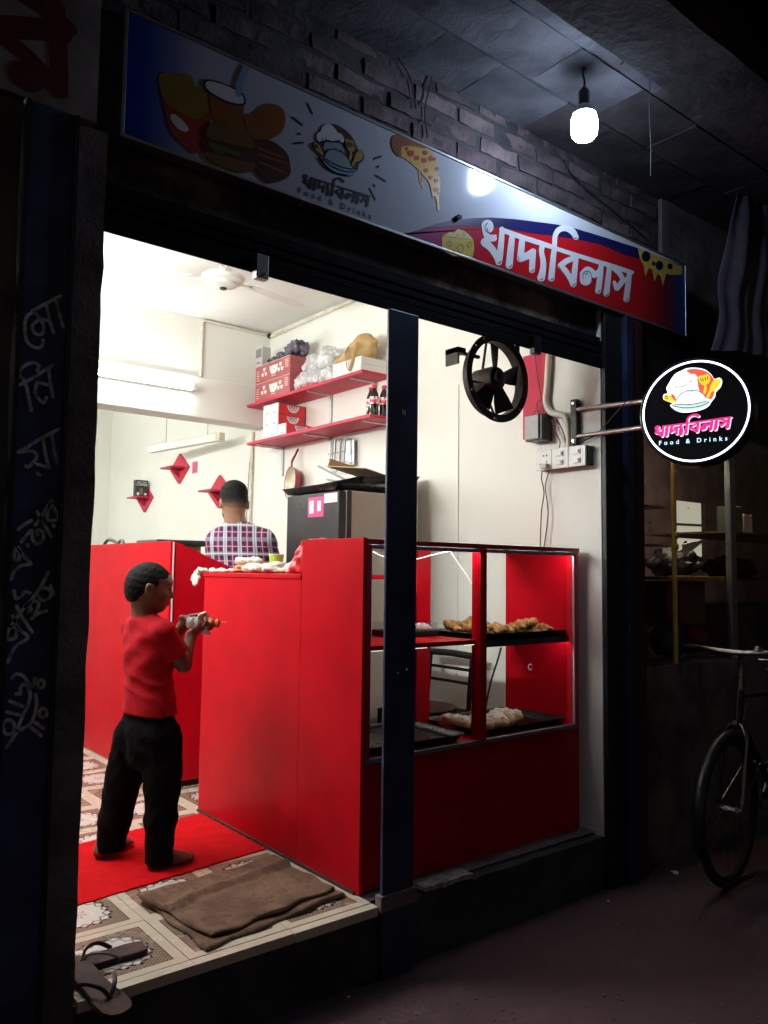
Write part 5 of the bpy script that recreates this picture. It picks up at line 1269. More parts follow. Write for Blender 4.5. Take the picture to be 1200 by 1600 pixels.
# ---- things on the counter
pl = thing('flatbread_pile', 'brown flatbread under the heap of white wraps on the counter', 'flatbread', (1.98,3.4,1.138))
F = Field((1.84,3.24,1.13), (2.12,3.56,1.21), .005); F.ell((1.96,3.44,1.150), (.10,.11,.012)); F.ell((1.945,3.44,1.168), (.085,.09,.014), k=.01); F.wobble(.004, 45, 3); F.fn((1.84,3.24,1.13), (2.12,3.56,1.21), lambda x, y, z: 1.1385-z+0*x+0*y)
soft('bread', F, PM('toasted_flatbread', (.46,.24,.11), .7, var=.25, vs=14), pl)
wrapm = PM('white_wrap_paper', (.74,.71,.62), .7, var=.14, vs=26, bump=.9, bs=45, bd=.010)
wl_ = [((1.93,3.44,1.195),(.06,.075,.022),R_(20),'large white wrap lying on top of the flatbread'),((1.90,3.36,1.160),(.045,.05,.021),R_(0),'white wrap at the counter edge in front of the flatbread'),((1.89,3.28,1.158),(.045,.045,.019),R_(50),'white wrap in the middle of the row at the counter edge'),((1.93,3.20,1.168),(.05,.06,.026),R_(70),'puffed white wrap standing right of the green cup'),((1.88,3.14,1.156),(.04,.045,.018),R_(30),'small white wrap near the plastic bag'),((1.92,3.06,1.152),(.045,.05,.014),R_(10),'flat white wrap touching the plastic bag')]
for k, (c, r, a, lab) in enumerate(wl_):
    F = Field(np.array(c)-.11, np.array(c)+.11, .0045); F.ell(c, r, ax=[(math.cos(a),math.sin(a),0),(-math.sin(a),math.cos(a),0),(0,0,1)]); F.wobble(.006, 65, 40+k); F.wobble(.0035, 170, 80+k); F.fn(np.array(c)-.11, np.array(c)+.11, lambda x, y, z: 1.1385-z+0*x+0*y)
    softthing('paper_wrap', F, wrapm, lab, 'wrap', 'white wraps on the counter')
F = Field((1.72,3.40,1.03), (1.98,3.78,1.20), .0036)
F.chain([(1.89,3.52,1.146),(1.86,3.58,1.148),(1.82,3.63,1.146)], [.010,.013,.010], .006); F.ell((1.795,3.66,1.148), (.030,.032,.010), [(.7,.7,0),(-.7,.7,0),(0,0,1)], .01); F.ell((1.772,3.675,1.115), (.009,.030,.040), None, .008); F.ell((1.768,3.69,1.095), (.008,.034,.022), [(1,0,0),(0,.8,.6),(0,-.6,.8)], .006); F.wobble(.0055, 120, 12); F.wobble(.003, 240, 13)
F.fn((1.787,3.40,1.03), (1.98,3.618,1.1385), lambda x, y, z: (1.1385-z+0*x+0*y))
softthing('napkin', F, wrapm, 'twisted white napkin hanging over the far corner of the counter', 'napkin')
cp = thing('green_cup', 'small green paper cup standing behind the wraps on the counter', 'cup', (2.03,3.35,1.138))
part('cup', MB().lathe([(.026,0),(.036,.088),(.034,.089),(.025,.003)], (2.03,3.35,1.1385), (0,0,1), 20), PM('lime_green_card', (.42,.60,.04), .5, var=.05), cp, smooth=True)
part('rim', MB().torus((2.03,3.35,1.2275), (0,0,1), .036, .003, 24, 6), m['white_paper'], cp, smooth=True)
F = Field((1.80,2.75,1.12), (2.12,3.10,1.34), .006); F.ell((1.93,2.90,1.20), (.07,.085,.07)); F.ell((1.95,2.86,1.25), (.05,.06,.05), k=.03); F.ell((1.90,2.97,1.165), (.04,.05,.03), k=.02); F.wobble(.010, 50, 8); F.wobble(.006, 130, 18); F.fn((1.80,2.75,1.12), (2.12,3.10,1.34), lambda x, y, z: 1.1385-z+0*x+0*y); F.fn((1.80,2.75,1.12),(2.12,3.10,1.34), lambda x, y, z: 2.753-y+0*x+0*z)
def rw():
    t = NT('red_and_white_plastic_bag'); p = t.xyz(); n = t.noise(14, 3, .5)
    f_ = t.step(t.math('ADD', p[1], t.math('MULTIPLY', n, .03)), .085, .075)
    t.l.new(t.mix(f_, (.76,.72,.70), (.62,.04,.06)), t.b.inputs['Base Color']); t.b.inputs['Roughness'].default_value = .3
    t.bump(t.noise(45, 3, .5), .5, .01); return t.m
softthing('plastic_bag', F, rw(), 'red and white plastic bag against the display case side on the counter', 'plastic bag')
# ---- behind the partition
wt_ = thing('side_table', 'low table carrying the cardboard box, mostly hidden behind the red gate panel', 'table', (2.35,4.95,0))
part('tabletop', MB().box((2.05,4.75,.70),(2.75,5.12,.725)), m['card'], wt_)
for x in (2.08,2.72):
    for y in (4.78,5.09): part('leg', MB().box((x-.02,y-.02,-.008),(x+.02,y+.02,.6995)), m['black_steel'], wt_)
bx = thing('cardboard_box', 'tall cardboard box behind the red gate panel beside the man', 'box', (2.2,4.95,.726))
part('carton', MB().box((2.10,4.84,.7255),(2.36,5.08,1.30)), m['card'], bx, bevel=.003)
part('tape', MB().box((2.215,4.8392,.80),(2.245,4.8398,1.295)), m['tape'], bx)
lb = MB().box((2.03,4.78,1.301),(2.40,5.12,1.338)); single('black_lid', lb, m['black_plastic'], 'flat black lid lying on the cardboard box beside the man', 'lid', bevel=.012)
g1 = [onX(a, b, 1.806) for a, b in ((163,851),(167,845),(172,843.5),(179,846),(184,850))]; g2 = [onX(a, b, 1.806) for a, b in ((184,850),(188,845.5),(191,844.5),(194,850))]
single('strap_loop', MB().tube(smoothline(g1, 5), .010, 8), m['black_plastic'], 'longer of two dark strap loops over the top of the red partition', 'strap', 'straps over the red partition', smooth=True)
single('strap_loop', MB().tube(smoothline(g2, 5), .009, 8), m['black_plastic'], 'shorter of two dark strap loops over the top of the red partition', 'strap', 'straps over the red partition', smooth=True)
# ---- mats on the floor
A, Bq, Cq = np.array([.40,2.775]), np.array([1.772,2.955]), np.array([1.772,3.56]); D = np.array([.40,3.34])
def sheet(name, quad, th, nx, ny, amp, seed, mat, lab, cat, fringe=0):
    g = MB(); top = {}; rn = random.Random(seed)
    for i in range(nx+1):
        for j in range(ny+1):
            u, v_ = i/nx, j/ny; p = (1-u)*(1-v_)*quad[0]+u*(1-v_)*quad[1]+u*v_*quad[2]+(1-u)*v_*quad[3]
            e = min(u, 1-u, v_, 1-v_)
            jit = np.array([rn.uniform(-1,1), rn.uniform(-1,1)])*(fringe if e < 1e-6 else 0)
            h = th + amp*(mnoise.noise(Vector((p[0]*6, p[1]*6, seed)))+.5*mnoise.noise(Vector((p[0]*14, p[1]*14, seed+4))))
            if e < 1e-6: h = th*.8
            top[i, j] = len(g.v); g.v.append((p[0]+jit[0], p[1]+jit[1], max(h, .0025)))
    n0 = len(g.v); g.v += [(x, y, .0006) for x, y, z_ in g.v]
    for i in range(nx):
        for j in range(ny): g.f.append([top[i,j], top[i+1,j], top[i+1,j+1], top[i,j+1]]); g.mi.append(0)
    bd = [(i,0) for i in range(nx)]+[(nx,j) for j in range(ny)]+[(nx-i,ny) for i in range(nx)]+[(0,ny-j) for j in range(ny)]
    for k in range(len(bd)): a, b = top[bd[k]], top[bd[(k+1) % len(bd)]]; g.f.append([a, n0+a, n0+b, b]); g.mi.append(0)
    return single(name, g, mat, lab, cat, smooth=True, ang=60)
sheet('red_mat', [A, Bq, Cq, D], .007, 70, 34, .0012, 3, m['mat'], 'bright red felt mat under the bare feet of the boy', 'mat', .004)
F = Field((1.05,2.17,.0), (1.86,2.96,.06), .005)
def sack(px, z0, th, seed, lab):
    P = [onZ(a, b, z0)[:2] for a, b in px]; c = np.mean(P, 0)
    lo = np.min(P, 0)-.03; hi = np.max(P, 0)+.03; F = Field((*lo, z0-.012), (*hi, z0+th+.05), .0045)
    def f_(x, y, z):
        d = -1e3
        for k in range(4):
            a, b = P[k], P[(k+1) % 4]; e = b-a; n = np.array([e[1], -e[0]])/np.hypot(*e)
            if n @ (c-a) > 0: n = -n
            d = np.maximum(d, (x-a[0])*n[0]+(y-a[1])*n[1]) if not np.isscalar(d) else (x-a[0])*n[0]+(y-a[1])*n[1]
        u = (x-c[0])*.97+(y-c[1])*.25; v_ = -(x-c[0])*.25+(y-c[1])*.97
        cr = v_-.075-.018*np.sin(u*6+seed)-.05*u; wob = .012*np.exp(-(cr*42)**2)*(seed > 2)-.006*np.exp(-((cr+.035)*45)**2)*(seed > 2)+.0035*np.sin(u*9+v_*7+seed)+.002*np.sin(u*23-v_*17+seed*2)+.0015*np.sin(u*41+v_*33)
        top = z-(z0+th+wob+0*x)
        q0 = np.maximum(d+.012+.006*np.sin((x+y)*30+seed), 0); q1 = np.maximum(top+.010, 0)
        body = np.sqrt(q0**2+q1**2)-.010
        return np.maximum(body, z0-z+0*x+0*y)
    F.fn((*lo, z0-.012), (*hi, z0+th+.05), f_, op='u')
    return softthing('burlap_sack', F, m['burlap'], lab, 'sack', 'folded burlap sacks on the doorstep')
sack([(222,1412),(432,1352),(538,1402),(322,1488)], .001, .016, 1.0, 'lower folded brown burlap sack lying on the front floor tiles')
sack([(213,1402),(430,1338),(526,1392),(330,1468)], .0185, .014, 2.4, 'upper folded brown burlap sack with a raised crease')
# ================================================================== PEOPLE
FH = np.array([_sy, _cy, 0.0]); RH = np.array([_cy, -_sy, 0.0])
def local(O):
    O = np.array(O, float)
    def f(px, py, df):
        d = ray(px, py); t = (df - FH@(CAM-O))/(FH@d); P = CAM+d*t-O; return np.array([RH@P, df, P[2]])
    return f
ROT = -YAW
# ---------------- the boy
OB = (1.33, 3.10, .008); b_ = local(OB)
boy = thing('person', 'barefoot boy in a red t-shirt and black trousers holding a kebab, seen from behind', 'person', OB, ROT, local=True)
h0 = b_(232,914,0); ha = R_(20); Fh = np.array([math.cos(ha), math.sin(ha), 0]); Sh = np.array([math.sin(ha), -math.cos(ha), 0]); Uh = np.array([0,0,1.0])
tl_ = R_(8); Fv = Fh*math.cos(tl_)-Uh*math.sin(tl_); Uv = Uh*math.cos(tl_)+Fh*math.sin(tl_)      # looking slightly down
def H(f, s, u): return h0 + Fv*f + Sh*s + Uv*u
AX = [Fv, Sh, Uv]
F = Field((-.34,-.24,-.012), (.34,.36,1.26), .0038)
# head
F.ell(h0, (.088,.071,.086), AX, .01); F.ell(H(.030,0,-.045), (.060,.053,.060), AX, .02); F.ell(H(.052,0,-.082), (.026,.026,.020), AX, .02)
F.ell(H(.070,0,.022), (.022,.046,.026), AX, .02)
F.chain([H(.083,0,-.006), H(.098,0,-.030)], [.008,.0105], .010); F.ell(H(.094,.009,-.033), (.009,.008,.007), AX, .006); F.ell(H(.094,-.009,-.033), (.009,.008,.007), AX, .006)
F.ell(H(.087,0,-.056), (.010,.019,.0055), AX, .005); F.ell(H(.084,0,-.066), (.010,.017,.006), AX, .005)
for s in (1, -1):
    F.ell(H(.074,s*.030,-.004), (.012,.015,.010), AX, .008, 's'); F.ell(H(.068,s*.030,-.005), (.014,.014,.012), AX, .004)
    F.ell(H(.050,s*.044,-.036), (.030,.022,.026), AX, .015)
    e0 = H(.004,s*.072,-.020); ea = [Fv*.94+Uv*.33, Uv*.94-Fv*.33, Sh]
    e0 = e0+Sh*s*.004; F.ell(e0, (.0185,.0295,.0085), ea, .004); F.ell(e0+Sh*s*.008+Fv*.002, (.0095,.018,.006), ea, .003, 's')
# neck, trunk, arms
nb = b_(226,968,0)
F.cone(H(-.022,0,-.045), nb+[0,0,-.03], .043, .047, .02)
la = R_(-50)
def T_(px, py, df, rx, ry): return (b_(px, py, df), rx, ry, la)
secs = [T_(233,1125,0,.118,.075), T_(232,1060,.0,.108,.070), T_(231,1010,0,.118,.074), T_(229,984,0,.118,.060), T_(228,972,0,.075,.045)]
F.loft(secs, .02)
sL, sR = b_(208,981,.080), b_(254,990,-.085); eL, eR = b_(243,1046,.20), b_(287,1038,-.035); wL, wR = b_(286,977,.145), b_(299,992,.035)
F.chain([nb, sL], [.034,.040], .02); F.chain([nb, sR], [.034,.040], .02)
F.chain([sL, eL, wL], [.037,.030,.0215], .015); F.chain([sR, eR, wR], [.037,.030,.0205], .015)
# hands: palm, four unequal fingers and a thumb closing on the napkin
def hand(w, kn, across, fingers, thumb):
    w, kn, across = np.array(w), np.array(kn), np.array(across); across /= np.linalg.norm(across); n = np.cross(kn-w, across); n /= np.linalg.norm(n)
    mid = (w*.45+kn*.55); d = (kn-w)/np.linalg.norm(kn-w)
    F.cone(w, mid, .0190, .018, .012); F.ell(mid+d*.006, (np.linalg.norm(kn-w)*.62,.029,.0125), [d, across, n], .012)
    for k, chain_ in enumerate(fingers): F.chain([kn+across*(.024-.016*k)-d*.006]+[np.array(q) for q in chain_], [.0088,.0080,.0072,.0062], .004)
    F.chain([w+d*.012+across*.020]+[np.array(q) for q in thumb], [.011,.0092,.0072], .006)
tc = b_(317,974,.085)
kR = b_(310,983,.065)
hand(wR, kR, np.array([.05,-.9,.25]), [[tc+[.010,-.034,-.012], tc+[.020,-.030,.008], tc+[.012,-.022,.022]], [tc+[.018,-.014,-.026], tc+[.036,-.014,-.014], tc+[.038,-.010,.004]], [tc+[.014,.006,-.028], tc+[.033,.006,-.020], tc+[.040,.006,-.004]], [tc+[.006,.024,-.024], tc+[.022,.024,-.018], tc+[.030,.022,-.006]]], [b_(305,982,.02), b_(311,972,.045)])
kL = b_(301,969,.13)
hand(wL, kL, np.array([.12,-.45,.85]), [[tc+[-.012,.020,.036], tc+[.008,.008,.036], tc+[.022,-.002,.030]], [tc+[-.006,.034,.022], tc+[.016,.028,.018], tc+[.030,.018,.012]], [tc+[-.006,.038,.006], tc+[.014,.034,.000], tc+[.026,.026,-.004]], [tc+[-.010,.036,-.010], tc+[.006,.034,-.014], tc+[.016,.028,-.016]]], [b_(297,963,.10), b_(307,961,.085)])
# legs and bare feet
kneeL, kneeR = b_(190,1225,.055), b_(254,1230,-.065)
aL, aR = np.array([-.190,.040,.075]), np.array([.048,-.075,.075])
F.chain([b_(216,1140,.04), kneeL, aL], [.066,.045,.026], .02); F.chain([b_(250,1140,-.045), kneeR, aR], [.066,.045,.026], .02)
def foot(a, heel, ball, toe):
    a, heel, ball, toe = map(np.array, (a, heel, ball, toe)); d = (toe-heel)*[1,1,0]; d /= np.linalg.norm(d); s = np.array([d[1], -d[0], 0])
    F.chain([a, heel], [.025,.026], .015); F.chain([a+[0,0,-.01], ball], [.026,.019], .02); F.cone(heel, ball, .024, .020, .015)
    F.ell(ball, (.035,.036,.018), [d, s, np.array([0,0,1])], .015)
    for k, L in enumerate((.040,.040,.034,.028,.022)):
        o = ball + s*(-.026+.013*k)*1.0 + d*.014; F.chain([o, o+d*L*.6+[0,0,-.002], o+d*L+[0,0,-.007]], [.0105-.001*k,.0095-.001*k,.0085-.001*k], .004)
foot(aL, (-.200,.022,.026), (-.150,.140,.020), (-.135,.195,.012))
foot(aR, (.040,-.082,.026), (.130,-.022,.020), (.178,.008,.012))
F.fn(F.lo, F.lo+(F.n-1)*F.h, lambda x, y, z: .0-z+0*x+0*y)
soft('body', F, m['skin_kid'], boy, 2)
ey = MB()
for s in (1, -1): ey.sphere(H(.0745,s*.030,-.006), .0085, 12, 8)
part('eyes', ey, PM('eye_dark', (.02,.012,.01), .15, var=0), boy, smooth=True)
br = MB()
for s in (1, -1): br.tube([H(.089,s*.016,.014), H(.084,s*.034,.020), H(.072,s*.048,.014)], [.003,.0034,.002], 6)
part('eyebrows', br, m['hair'], boy, smooth=True)
# hair
Fq = Field(h0-.16, h0+.16, .0036)
Fq.ell(h0+Uv*.003-Fv*.001, (.0920,.0746,.0898), AX, .01); Fq.ell(H(-.045,0,-.035), (.040,.052,.050), AX, .02)
def cut(x, y, z):
    f = (x-h0[0])*Fv[0]+(y-h0[1])*Fv[1]+(z-h0[2])*Fv[2]; u = (x-h0[0])*Uv[0]+(y-h0[1])*Uv[1]+(z-h0[2])*Uv[2]
    top = -(u-.034-.10*(f-.05)); back = f+.020-.55*(u+.04)+.012*np.sin(u*90)*0; side = np.maximum(f-.034, -(u+.020))
    keep = np.minimum(np.minimum(top, np.maximum(back, -(u+.078))), side); return np.maximum(keep, f-.082+.25*np.minimum(u-.05, 0))
Fq.fn(h0-.16, h0+.16, cut, .006); Fq.wobble(.0016, 240, 2)
for s in (1, -1): Fq.ell(H(.010,s*.080,-.022), (.027,.026,.033), AX, .004, 's')
soft('hair', Fq, m['hair'], boy, 1)
# t-shirt
Fs = Field((-.24,-.24,.55), (.24,.28,1.08), .0042)
fold = lambda u, v, z: .007*(np.abs(np.sin(z*52+u*13+v*7))-.5)*np.exp(-((z-.69)/.06)**2) + .004*np.sin(z*52-u*40)*np.exp(-((z-.80)/.10)**2) + .004*np.sin(u*34+z*9)*np.exp(-((z-.88)/.08)**2) + .0025*np.sin(u*60+z*18)*np.exp(-((z-.62)/.05)**2)
ts = [T_(234,1114,0,.141,.098), T_(234,1092,0,.137,.092), T_(232,1055,0,.129,.086), T_(231,1015,0,.134,.086), T_(230,992,0,.136,.074), T_(229,980,0,.116,.062), T_(228,970,0,.075,.054)]
Fs.loft(ts, .015, fold=fold)
Fs.chain([nb+[0,0,-.012], sL], [.050,.045], .02); Fs.chain([nb+[0,0,-.012], sR], [.050,.052], .02)
cR = sR+(eR-sR)*.64; cL = sL+(eL-sL)*.62
for s_, c_, e_, r0, r1 in ((sR, cR, eR, .052, .050), (sL, cL, eL, .042, .043)):
    Fl = Field((-.24,-.24,.55), (.24,.28,1.08), .0042); d = (e_-s_)/np.linalg.norm(e_-s_)
    Fl.cone(s_, c_+d*.03, r0, r1, .0)
    Fl.fn(c_-.12, c_+.12, lambda x, y, z: (x-c_[0])*d[0]+(y-c_[1])*d[1]+(z-c_[2])*d[2]-.010, .003)
    hh = np.clip(.5+.5*(Fs.a-Fl.a)/.016, 0, 1); Fs.a = (Fs.a*(1-hh)+Fl.a*hh-.016*hh*(1-hh)).astype(np.float32)
Fs.fn((-.24,-.24,.55), (.24,.28,1.08), lambda x, y, z: (ts[0][0][2]+.004*np.sin(x*38+y*25))-z)
Fs.cone(nb+[0.004,0,.012], nb+[.010,0,.10], .047, .06, .004, 's')
Fs.wobble(.0016, 75, 4)
soft('t_shirt', Fs, m['tee'], boy, 2)
Fc = Field(nb-.09, nb+.09, .0036); Fc.ell(nb+[.002,0,.006], (.056,.052,.010), None, .004); Fc.cone(nb+[.004,0,-.03], nb+[.004,0,.05], .045, .046, .003, 's')
soft('collar', Fc, m['tee'], boy, 1)
# trousers
Fp = Field((-.32,-.24,.0), (.26,.28,.70), .0045)
fold2 = lambda u, v, z: .004*np.sin(z*60+u*45)*np.exp(-((z-.42)/.08)**2)
Fp.loft([T_(231,1196,0,.112,.074), T_(232,1170,0,.128,.088), T_(232,1140,0,.136,.094), T_(233,1110,0,.128,.086)], .02, fold=fold2)
hL, hR = b_(172,1323,.042), b_(248,1344,-.070)
Fp.chain([b_(211,1150,.045), b_(196,1210,.052), b_(188,1240,.055), b_(180,1280,.05), hL], [.086,.072,.066,.062,.058], .02)
Fp.chain([b_(251,1150,-.05), b_(254,1205,-.06), b_(254,1230,-.062), b_(251,1280,-.068), hR], [.082,.071,.067,.060,.052], .02)
Fp.wobble(.0030, 42, 6); Fp.wobble(.0018, 100, 7)
for hh, nx_ in ((hL, .058), (hR, .052)):
    Fp.fn(hh-.11, hh+np.array([.11,.11,.015]), lambda x, y, z, hh=hh: hh[2]-.012-z+0*x+0*y, .003); Fp.cone(hh+[0,0,.0], hh+[0,0,-.06], nx_-.010, nx_-.006, .003, 's')
soft('trousers', Fp, m['pants'], boy, 2)
# what he holds
tw = np.array(OB) + RH*tc[0] + FH*tc[1] + np.array([0,0,tc[2]])
kb = thing('kebab_skewer', 'orange chicken kebab on a stick held in the hands of the boy', 'kebab', tuple(tw), ROT, local=True)
F = Field((-.06,-.05,-.05), (.12,.05,.05), .0034); F.chain([(-.045,0,-.004),(.02,0,0)], [.012,.015])
for k, (x, z, r) in enumerate(((.022,.0,.017),(.036,.004,.019),(.050,-.001,.0175),(.062,.004,.015))): F.ell((x, .003*(-1)**k, z), (r*.75,r,r), None, .006)
F.wobble(.0045, 190, 3); soft('meat', F, PM('orange_marinade', (.55,.13,.03), .45, var=.5, vs=60, bump=.7, bs=90, bd=.006), kb, 1)
part('stick', MB().tube([(-.06,0,-.006),(.02,0,0),(.098,0,.007)], .0018, 6), PM('bamboo', (.6,.42,.22), .6), kb)
F = Field((-.085,-.06,-.065), (.06,.06,.06), .0038)
F.ell((-.030,0,.0), (.042,.028,.026), None, .01); F.ell((-.012,0,.030), (.030,.018,.010), [(.8,0,.6),(0,1,0),(-.6,0,.8)], .012); F.ell((.010,-.012,-.030), (.028,.016,.012), [(.8,0,-.6),(0,1,0),(.6,0,.8)], .012); F.ell((.020,.004,-.042), (.014,.014,.010), None, .008); F.ell((-.055,.01,.016), (.022,.016,.014), None, .01)
F.cone((.002,0,0), (.09,0,.004), .018, .026, .004, 's'); F.wobble(.0055, 95, 8)
nk = softthing('napkin', F, m['white_paper'], 'crumpled white napkin wrapped round the kebab in the hands of the boy', 'napkin')
p_ = np.array(nk.location); nk.location = tuple(np.array(OB)+RH*(tc[0]+p_[0])+FH*(tc[1]+p_[1])+np.array([0,0,tc[2]+p_[2]])); nk.rotation_euler = (0,0,ROT)
# ---------------- the man behind the counter
OM = (2.36, 4.28, 0.0); q_ = local(OM)
man = thing('person', 'man in a purple plaid shirt standing behind the counter, back turned', 'person', OM, ROT, local=True)
g0 = q_(366,781,0); fa = R_(112); Fm = np.array([math.cos(fa), math.sin(fa), 0]); Sm = np.array([math.sin(fa), -math.cos(fa), 0]); AM = [Fm, Sm, Uh]
def G(f, s, u): return g0 + Fm*f + Sm*s + Uh*u
F = Field((-.34,-.24,-.012), (.36,.52,1.74), .0062)
F.ell(g0, (.100,.080,.106), AM, .01); F.ell(G(.035,0,-.060), (.068,.062,.072), AM, .02); F.ell(G(.068,0,-.112), (.030,.032,.022), AM, .02); F.chain([G(.098,0,-.01), G(.112,0,-.040)], [.009,.012], .01); F.ell(G(.098,0,-.075), (.010,.022,.010), AM, .006)
for s in (1, -1):
    e0 = G(-.004,s*.083,-.028); ea = [Fm, Uh, Sm]; F.ell(e0, (.018,.032,.010), ea, .005); F.ell(e0+Sm*s*.008+Fm*.004, (.009,.018,.006), ea, .003, 's')
    F.ell(G(.086,s*.032,-.012), (.012,.016,.010), AM, .008, 's'); F.ell(G(.080,s*.032,-.012), (.014,.015,.012), AM, .004)
nm_ = q_(368,822,.0); F.cone(G(-.02,0,-.07), nm_+[0,0,-.06], .060, .066, .02)
def TM(px, py, df, rx, ry): return (q_(px, py, df), rx, ry, R_(8))
z9 = q_(378,900,0)
hips = np.array([z9[0]+.01, .02, .95])
F.loft([(hips, .155,.105,R_(8)), ((z9[0],.0,1.12),.150,.10,R_(8)), TM(377,860,0,.172,.105), TM(375,840,0,.165,.085), TM(371,828,0,.10,.06)], .02)
mL, mR = q_(340,846,.03), q_(413,846,-.02); nL, nR = q_(334,905,.12), q_(430,906,.06)
hLm, hRm = np.array([nL[0]+.07,.36,1.10]), np.array([nR[0]-.09,.34,1.10])
F.chain([nm_, mL], [.05,.058], .03); F.chain([nm_, mR], [.05,.058], .03); F.chain([mL, nL, hLm], [.052,.043,.028], .02); F.chain([mR, nR, hRm], [.052,.043,.028], .02)
for hw in (hLm, hRm):
    F.ell(hw+[0,.05,0], (.036,.05,.017), None, .012)
    for k, L in enumerate((.055,.066,.062,.045)): o = hw+np.array([-.028+.019*k,.085,0]); F.chain([o, o+[0,L*.5,.004], o+[0,L*.85,-.018]], [.0105,.0098,.0085], .004)
    sg_ = 1 if hw is hLm else -1; F.chain([hw+[sg_*.022,.025,0], hw+[sg_*.05,.055,.004], hw+[sg_*.055,.08,-.008]], [.012,.0105,.009], .005)
for s in (-1, 1): F.chain([hips+[s*.085,0,-.06], hips+[s*.10,.01,-.48], hips+[s*.105,-.01,-.88]], [.085,.058,.036], .02); F.cone(hips+[s*.105,-.03,-.91], hips+[s*.11,.15,-.925], .034, .026, .015)
F.fn(F.lo, F.lo+(F.n-1)*F.h, lambda x, y, z: .0-z+0*x+0*y)
soft('body', F, m['skin_man'], man, 2)
def fade():
    t = NT('faded_haircut'); z = t.xyz()[2]; n = t.noise(90, 4, .6)
    v = t.math('ADD', z, t.math('MULTIPLY', n, .03))
    c = t.ramp(t.step(v, g0[2]-.075+.015, g0[2]+.02+.015), [(0, (.27,.145,.09)), (.35, (.15,.085,.06)), (.7, (.03,.022,.02)), (1, (.005,.0045,.0045))])
    t.l.new(c, t.b.inputs['Base Color']); t.b.inputs['Roughness'].default_value = .7; t.b.inputs['Specular IOR Level'].default_value = .15
    t.bump(t.noise(200, 4, .6), .8, .004); return t.m
Fq = Field(g0-.18, g0+.18, .0045); Fq.ell(g0+[0,0,.002], (.1025,.0822,.1085), AM, .01); Fq.ell(g0+Fm*.01+[0,0,.055], (.088,.078,.066), AM, .02)
Fq.fn(g0-.18, g0+.18, lambda x, y, z: np.maximum(np.maximum((g0[2]-.085+.55*np.maximum((x-g0[0])*Fm[0]+(y-g0[1])*Fm[1], 0))-z, ((x-g0[0])*Fm[0]+(y-g0[1])*Fm[1])-.050-.5*np.maximum(z-g0[2], 0)), -9.0), .004); Fq.wobble(.0014, 190, 5)
for s in (1, -1): Fq.ell(G(.002,s*.086,-.028), (.024,.030,.034), AM, .004, 's')
soft('hair', Fq, fade(), man, 1)
Fq = Field(g0-.2, g0+.2, .005); Fq.ell(G(.038,0,-.066), (.070,.0645,.074), AM, .01); Fq.ell(G(.070,0,-.114), (.034,.036,.026), AM, .02); Fq.fn(g0-.2, g0+.2, lambda x, y, z: np.maximum(z-(g0[2]-.075), .012-((x-g0[0])*Fm[0]+(y-g0[1])*Fm[1])), .004)
soft('beard', Fq, m['stubble'], man, 1)
Fs = Field((-.34,-.26,.80), (.36,.36,1.50), .0058)
fm = lambda u, v, z: .005*np.sin(u*38+z*16)*np.exp(-((z-1.16)/.09)**2)+.003*np.sin(z*50+u*22)
Fs.loft([(hips+[0,0,-.08], .175,.128,R_(8)), ((z9[0],.0,1.08),.172,.122,R_(8)), TM(377,866,0,.188,.126), TM(376,842,0,.180,.102), TM(372,828,0,.115,.075), TM(368,820,0,.070,.060)], .02, fold=fm)
Fs.chain([nm_+[0,0,-.018], mL], [.066,.070], .03); Fs.chain([nm_+[0,0,-.018], mR], [.066,.070], .03)
Fs.chain([mL, nL, nL+(hLm-nL)*.75], [.070,.060,.045], .02); Fs.chain([mR, nR, nR+(hRm-nR)*.75], [.070,.062,.045], .02)
Fs.wobble(.003, 48, 9); soft('shirt', Fs, m['plaid'], man, 2)
Fc = Field(nm_-.13, nm_+.13, .005); Fc.cone(nm_+[0,0,-.025], nm_+[.003,.0,.020], .074, .067, .004); Fc.cone(nm_+[0,0,-.06], nm_+[.003,0,.09], .058, .059, .003, 's'); Fc.fn(nm_-.13, nm_+.13, lambda x, y, z: z-(nm_[2]+.036-.25*(y-nm_[1]))+0*x, .003)
soft('collar', Fc, m['plaid'], man, 1)
Fp = Field((-.30,-.22,.0), (.34,.26,1.0), .008); Fp.loft([(hips+[0,0,-.13], .165,.12,R_(8)), (hips+[0,0,.02], .165,.115,R_(8))], .02)
for s in (-1, 1): Fp.chain([hips+[s*.085,0,-.08], hips+[s*.10,.01,-.48], hips+[s*.105,-.01,-.87]], [.098,.075,.062], .02)
Fp.fn((-.30,-.22,.0), (.34,.26,1.0), lambda x, y, z: .05-z+0*x+0*y); soft('trousers', Fp, PM('dark_denim', (.02,.024,.045), .9), man, 1)
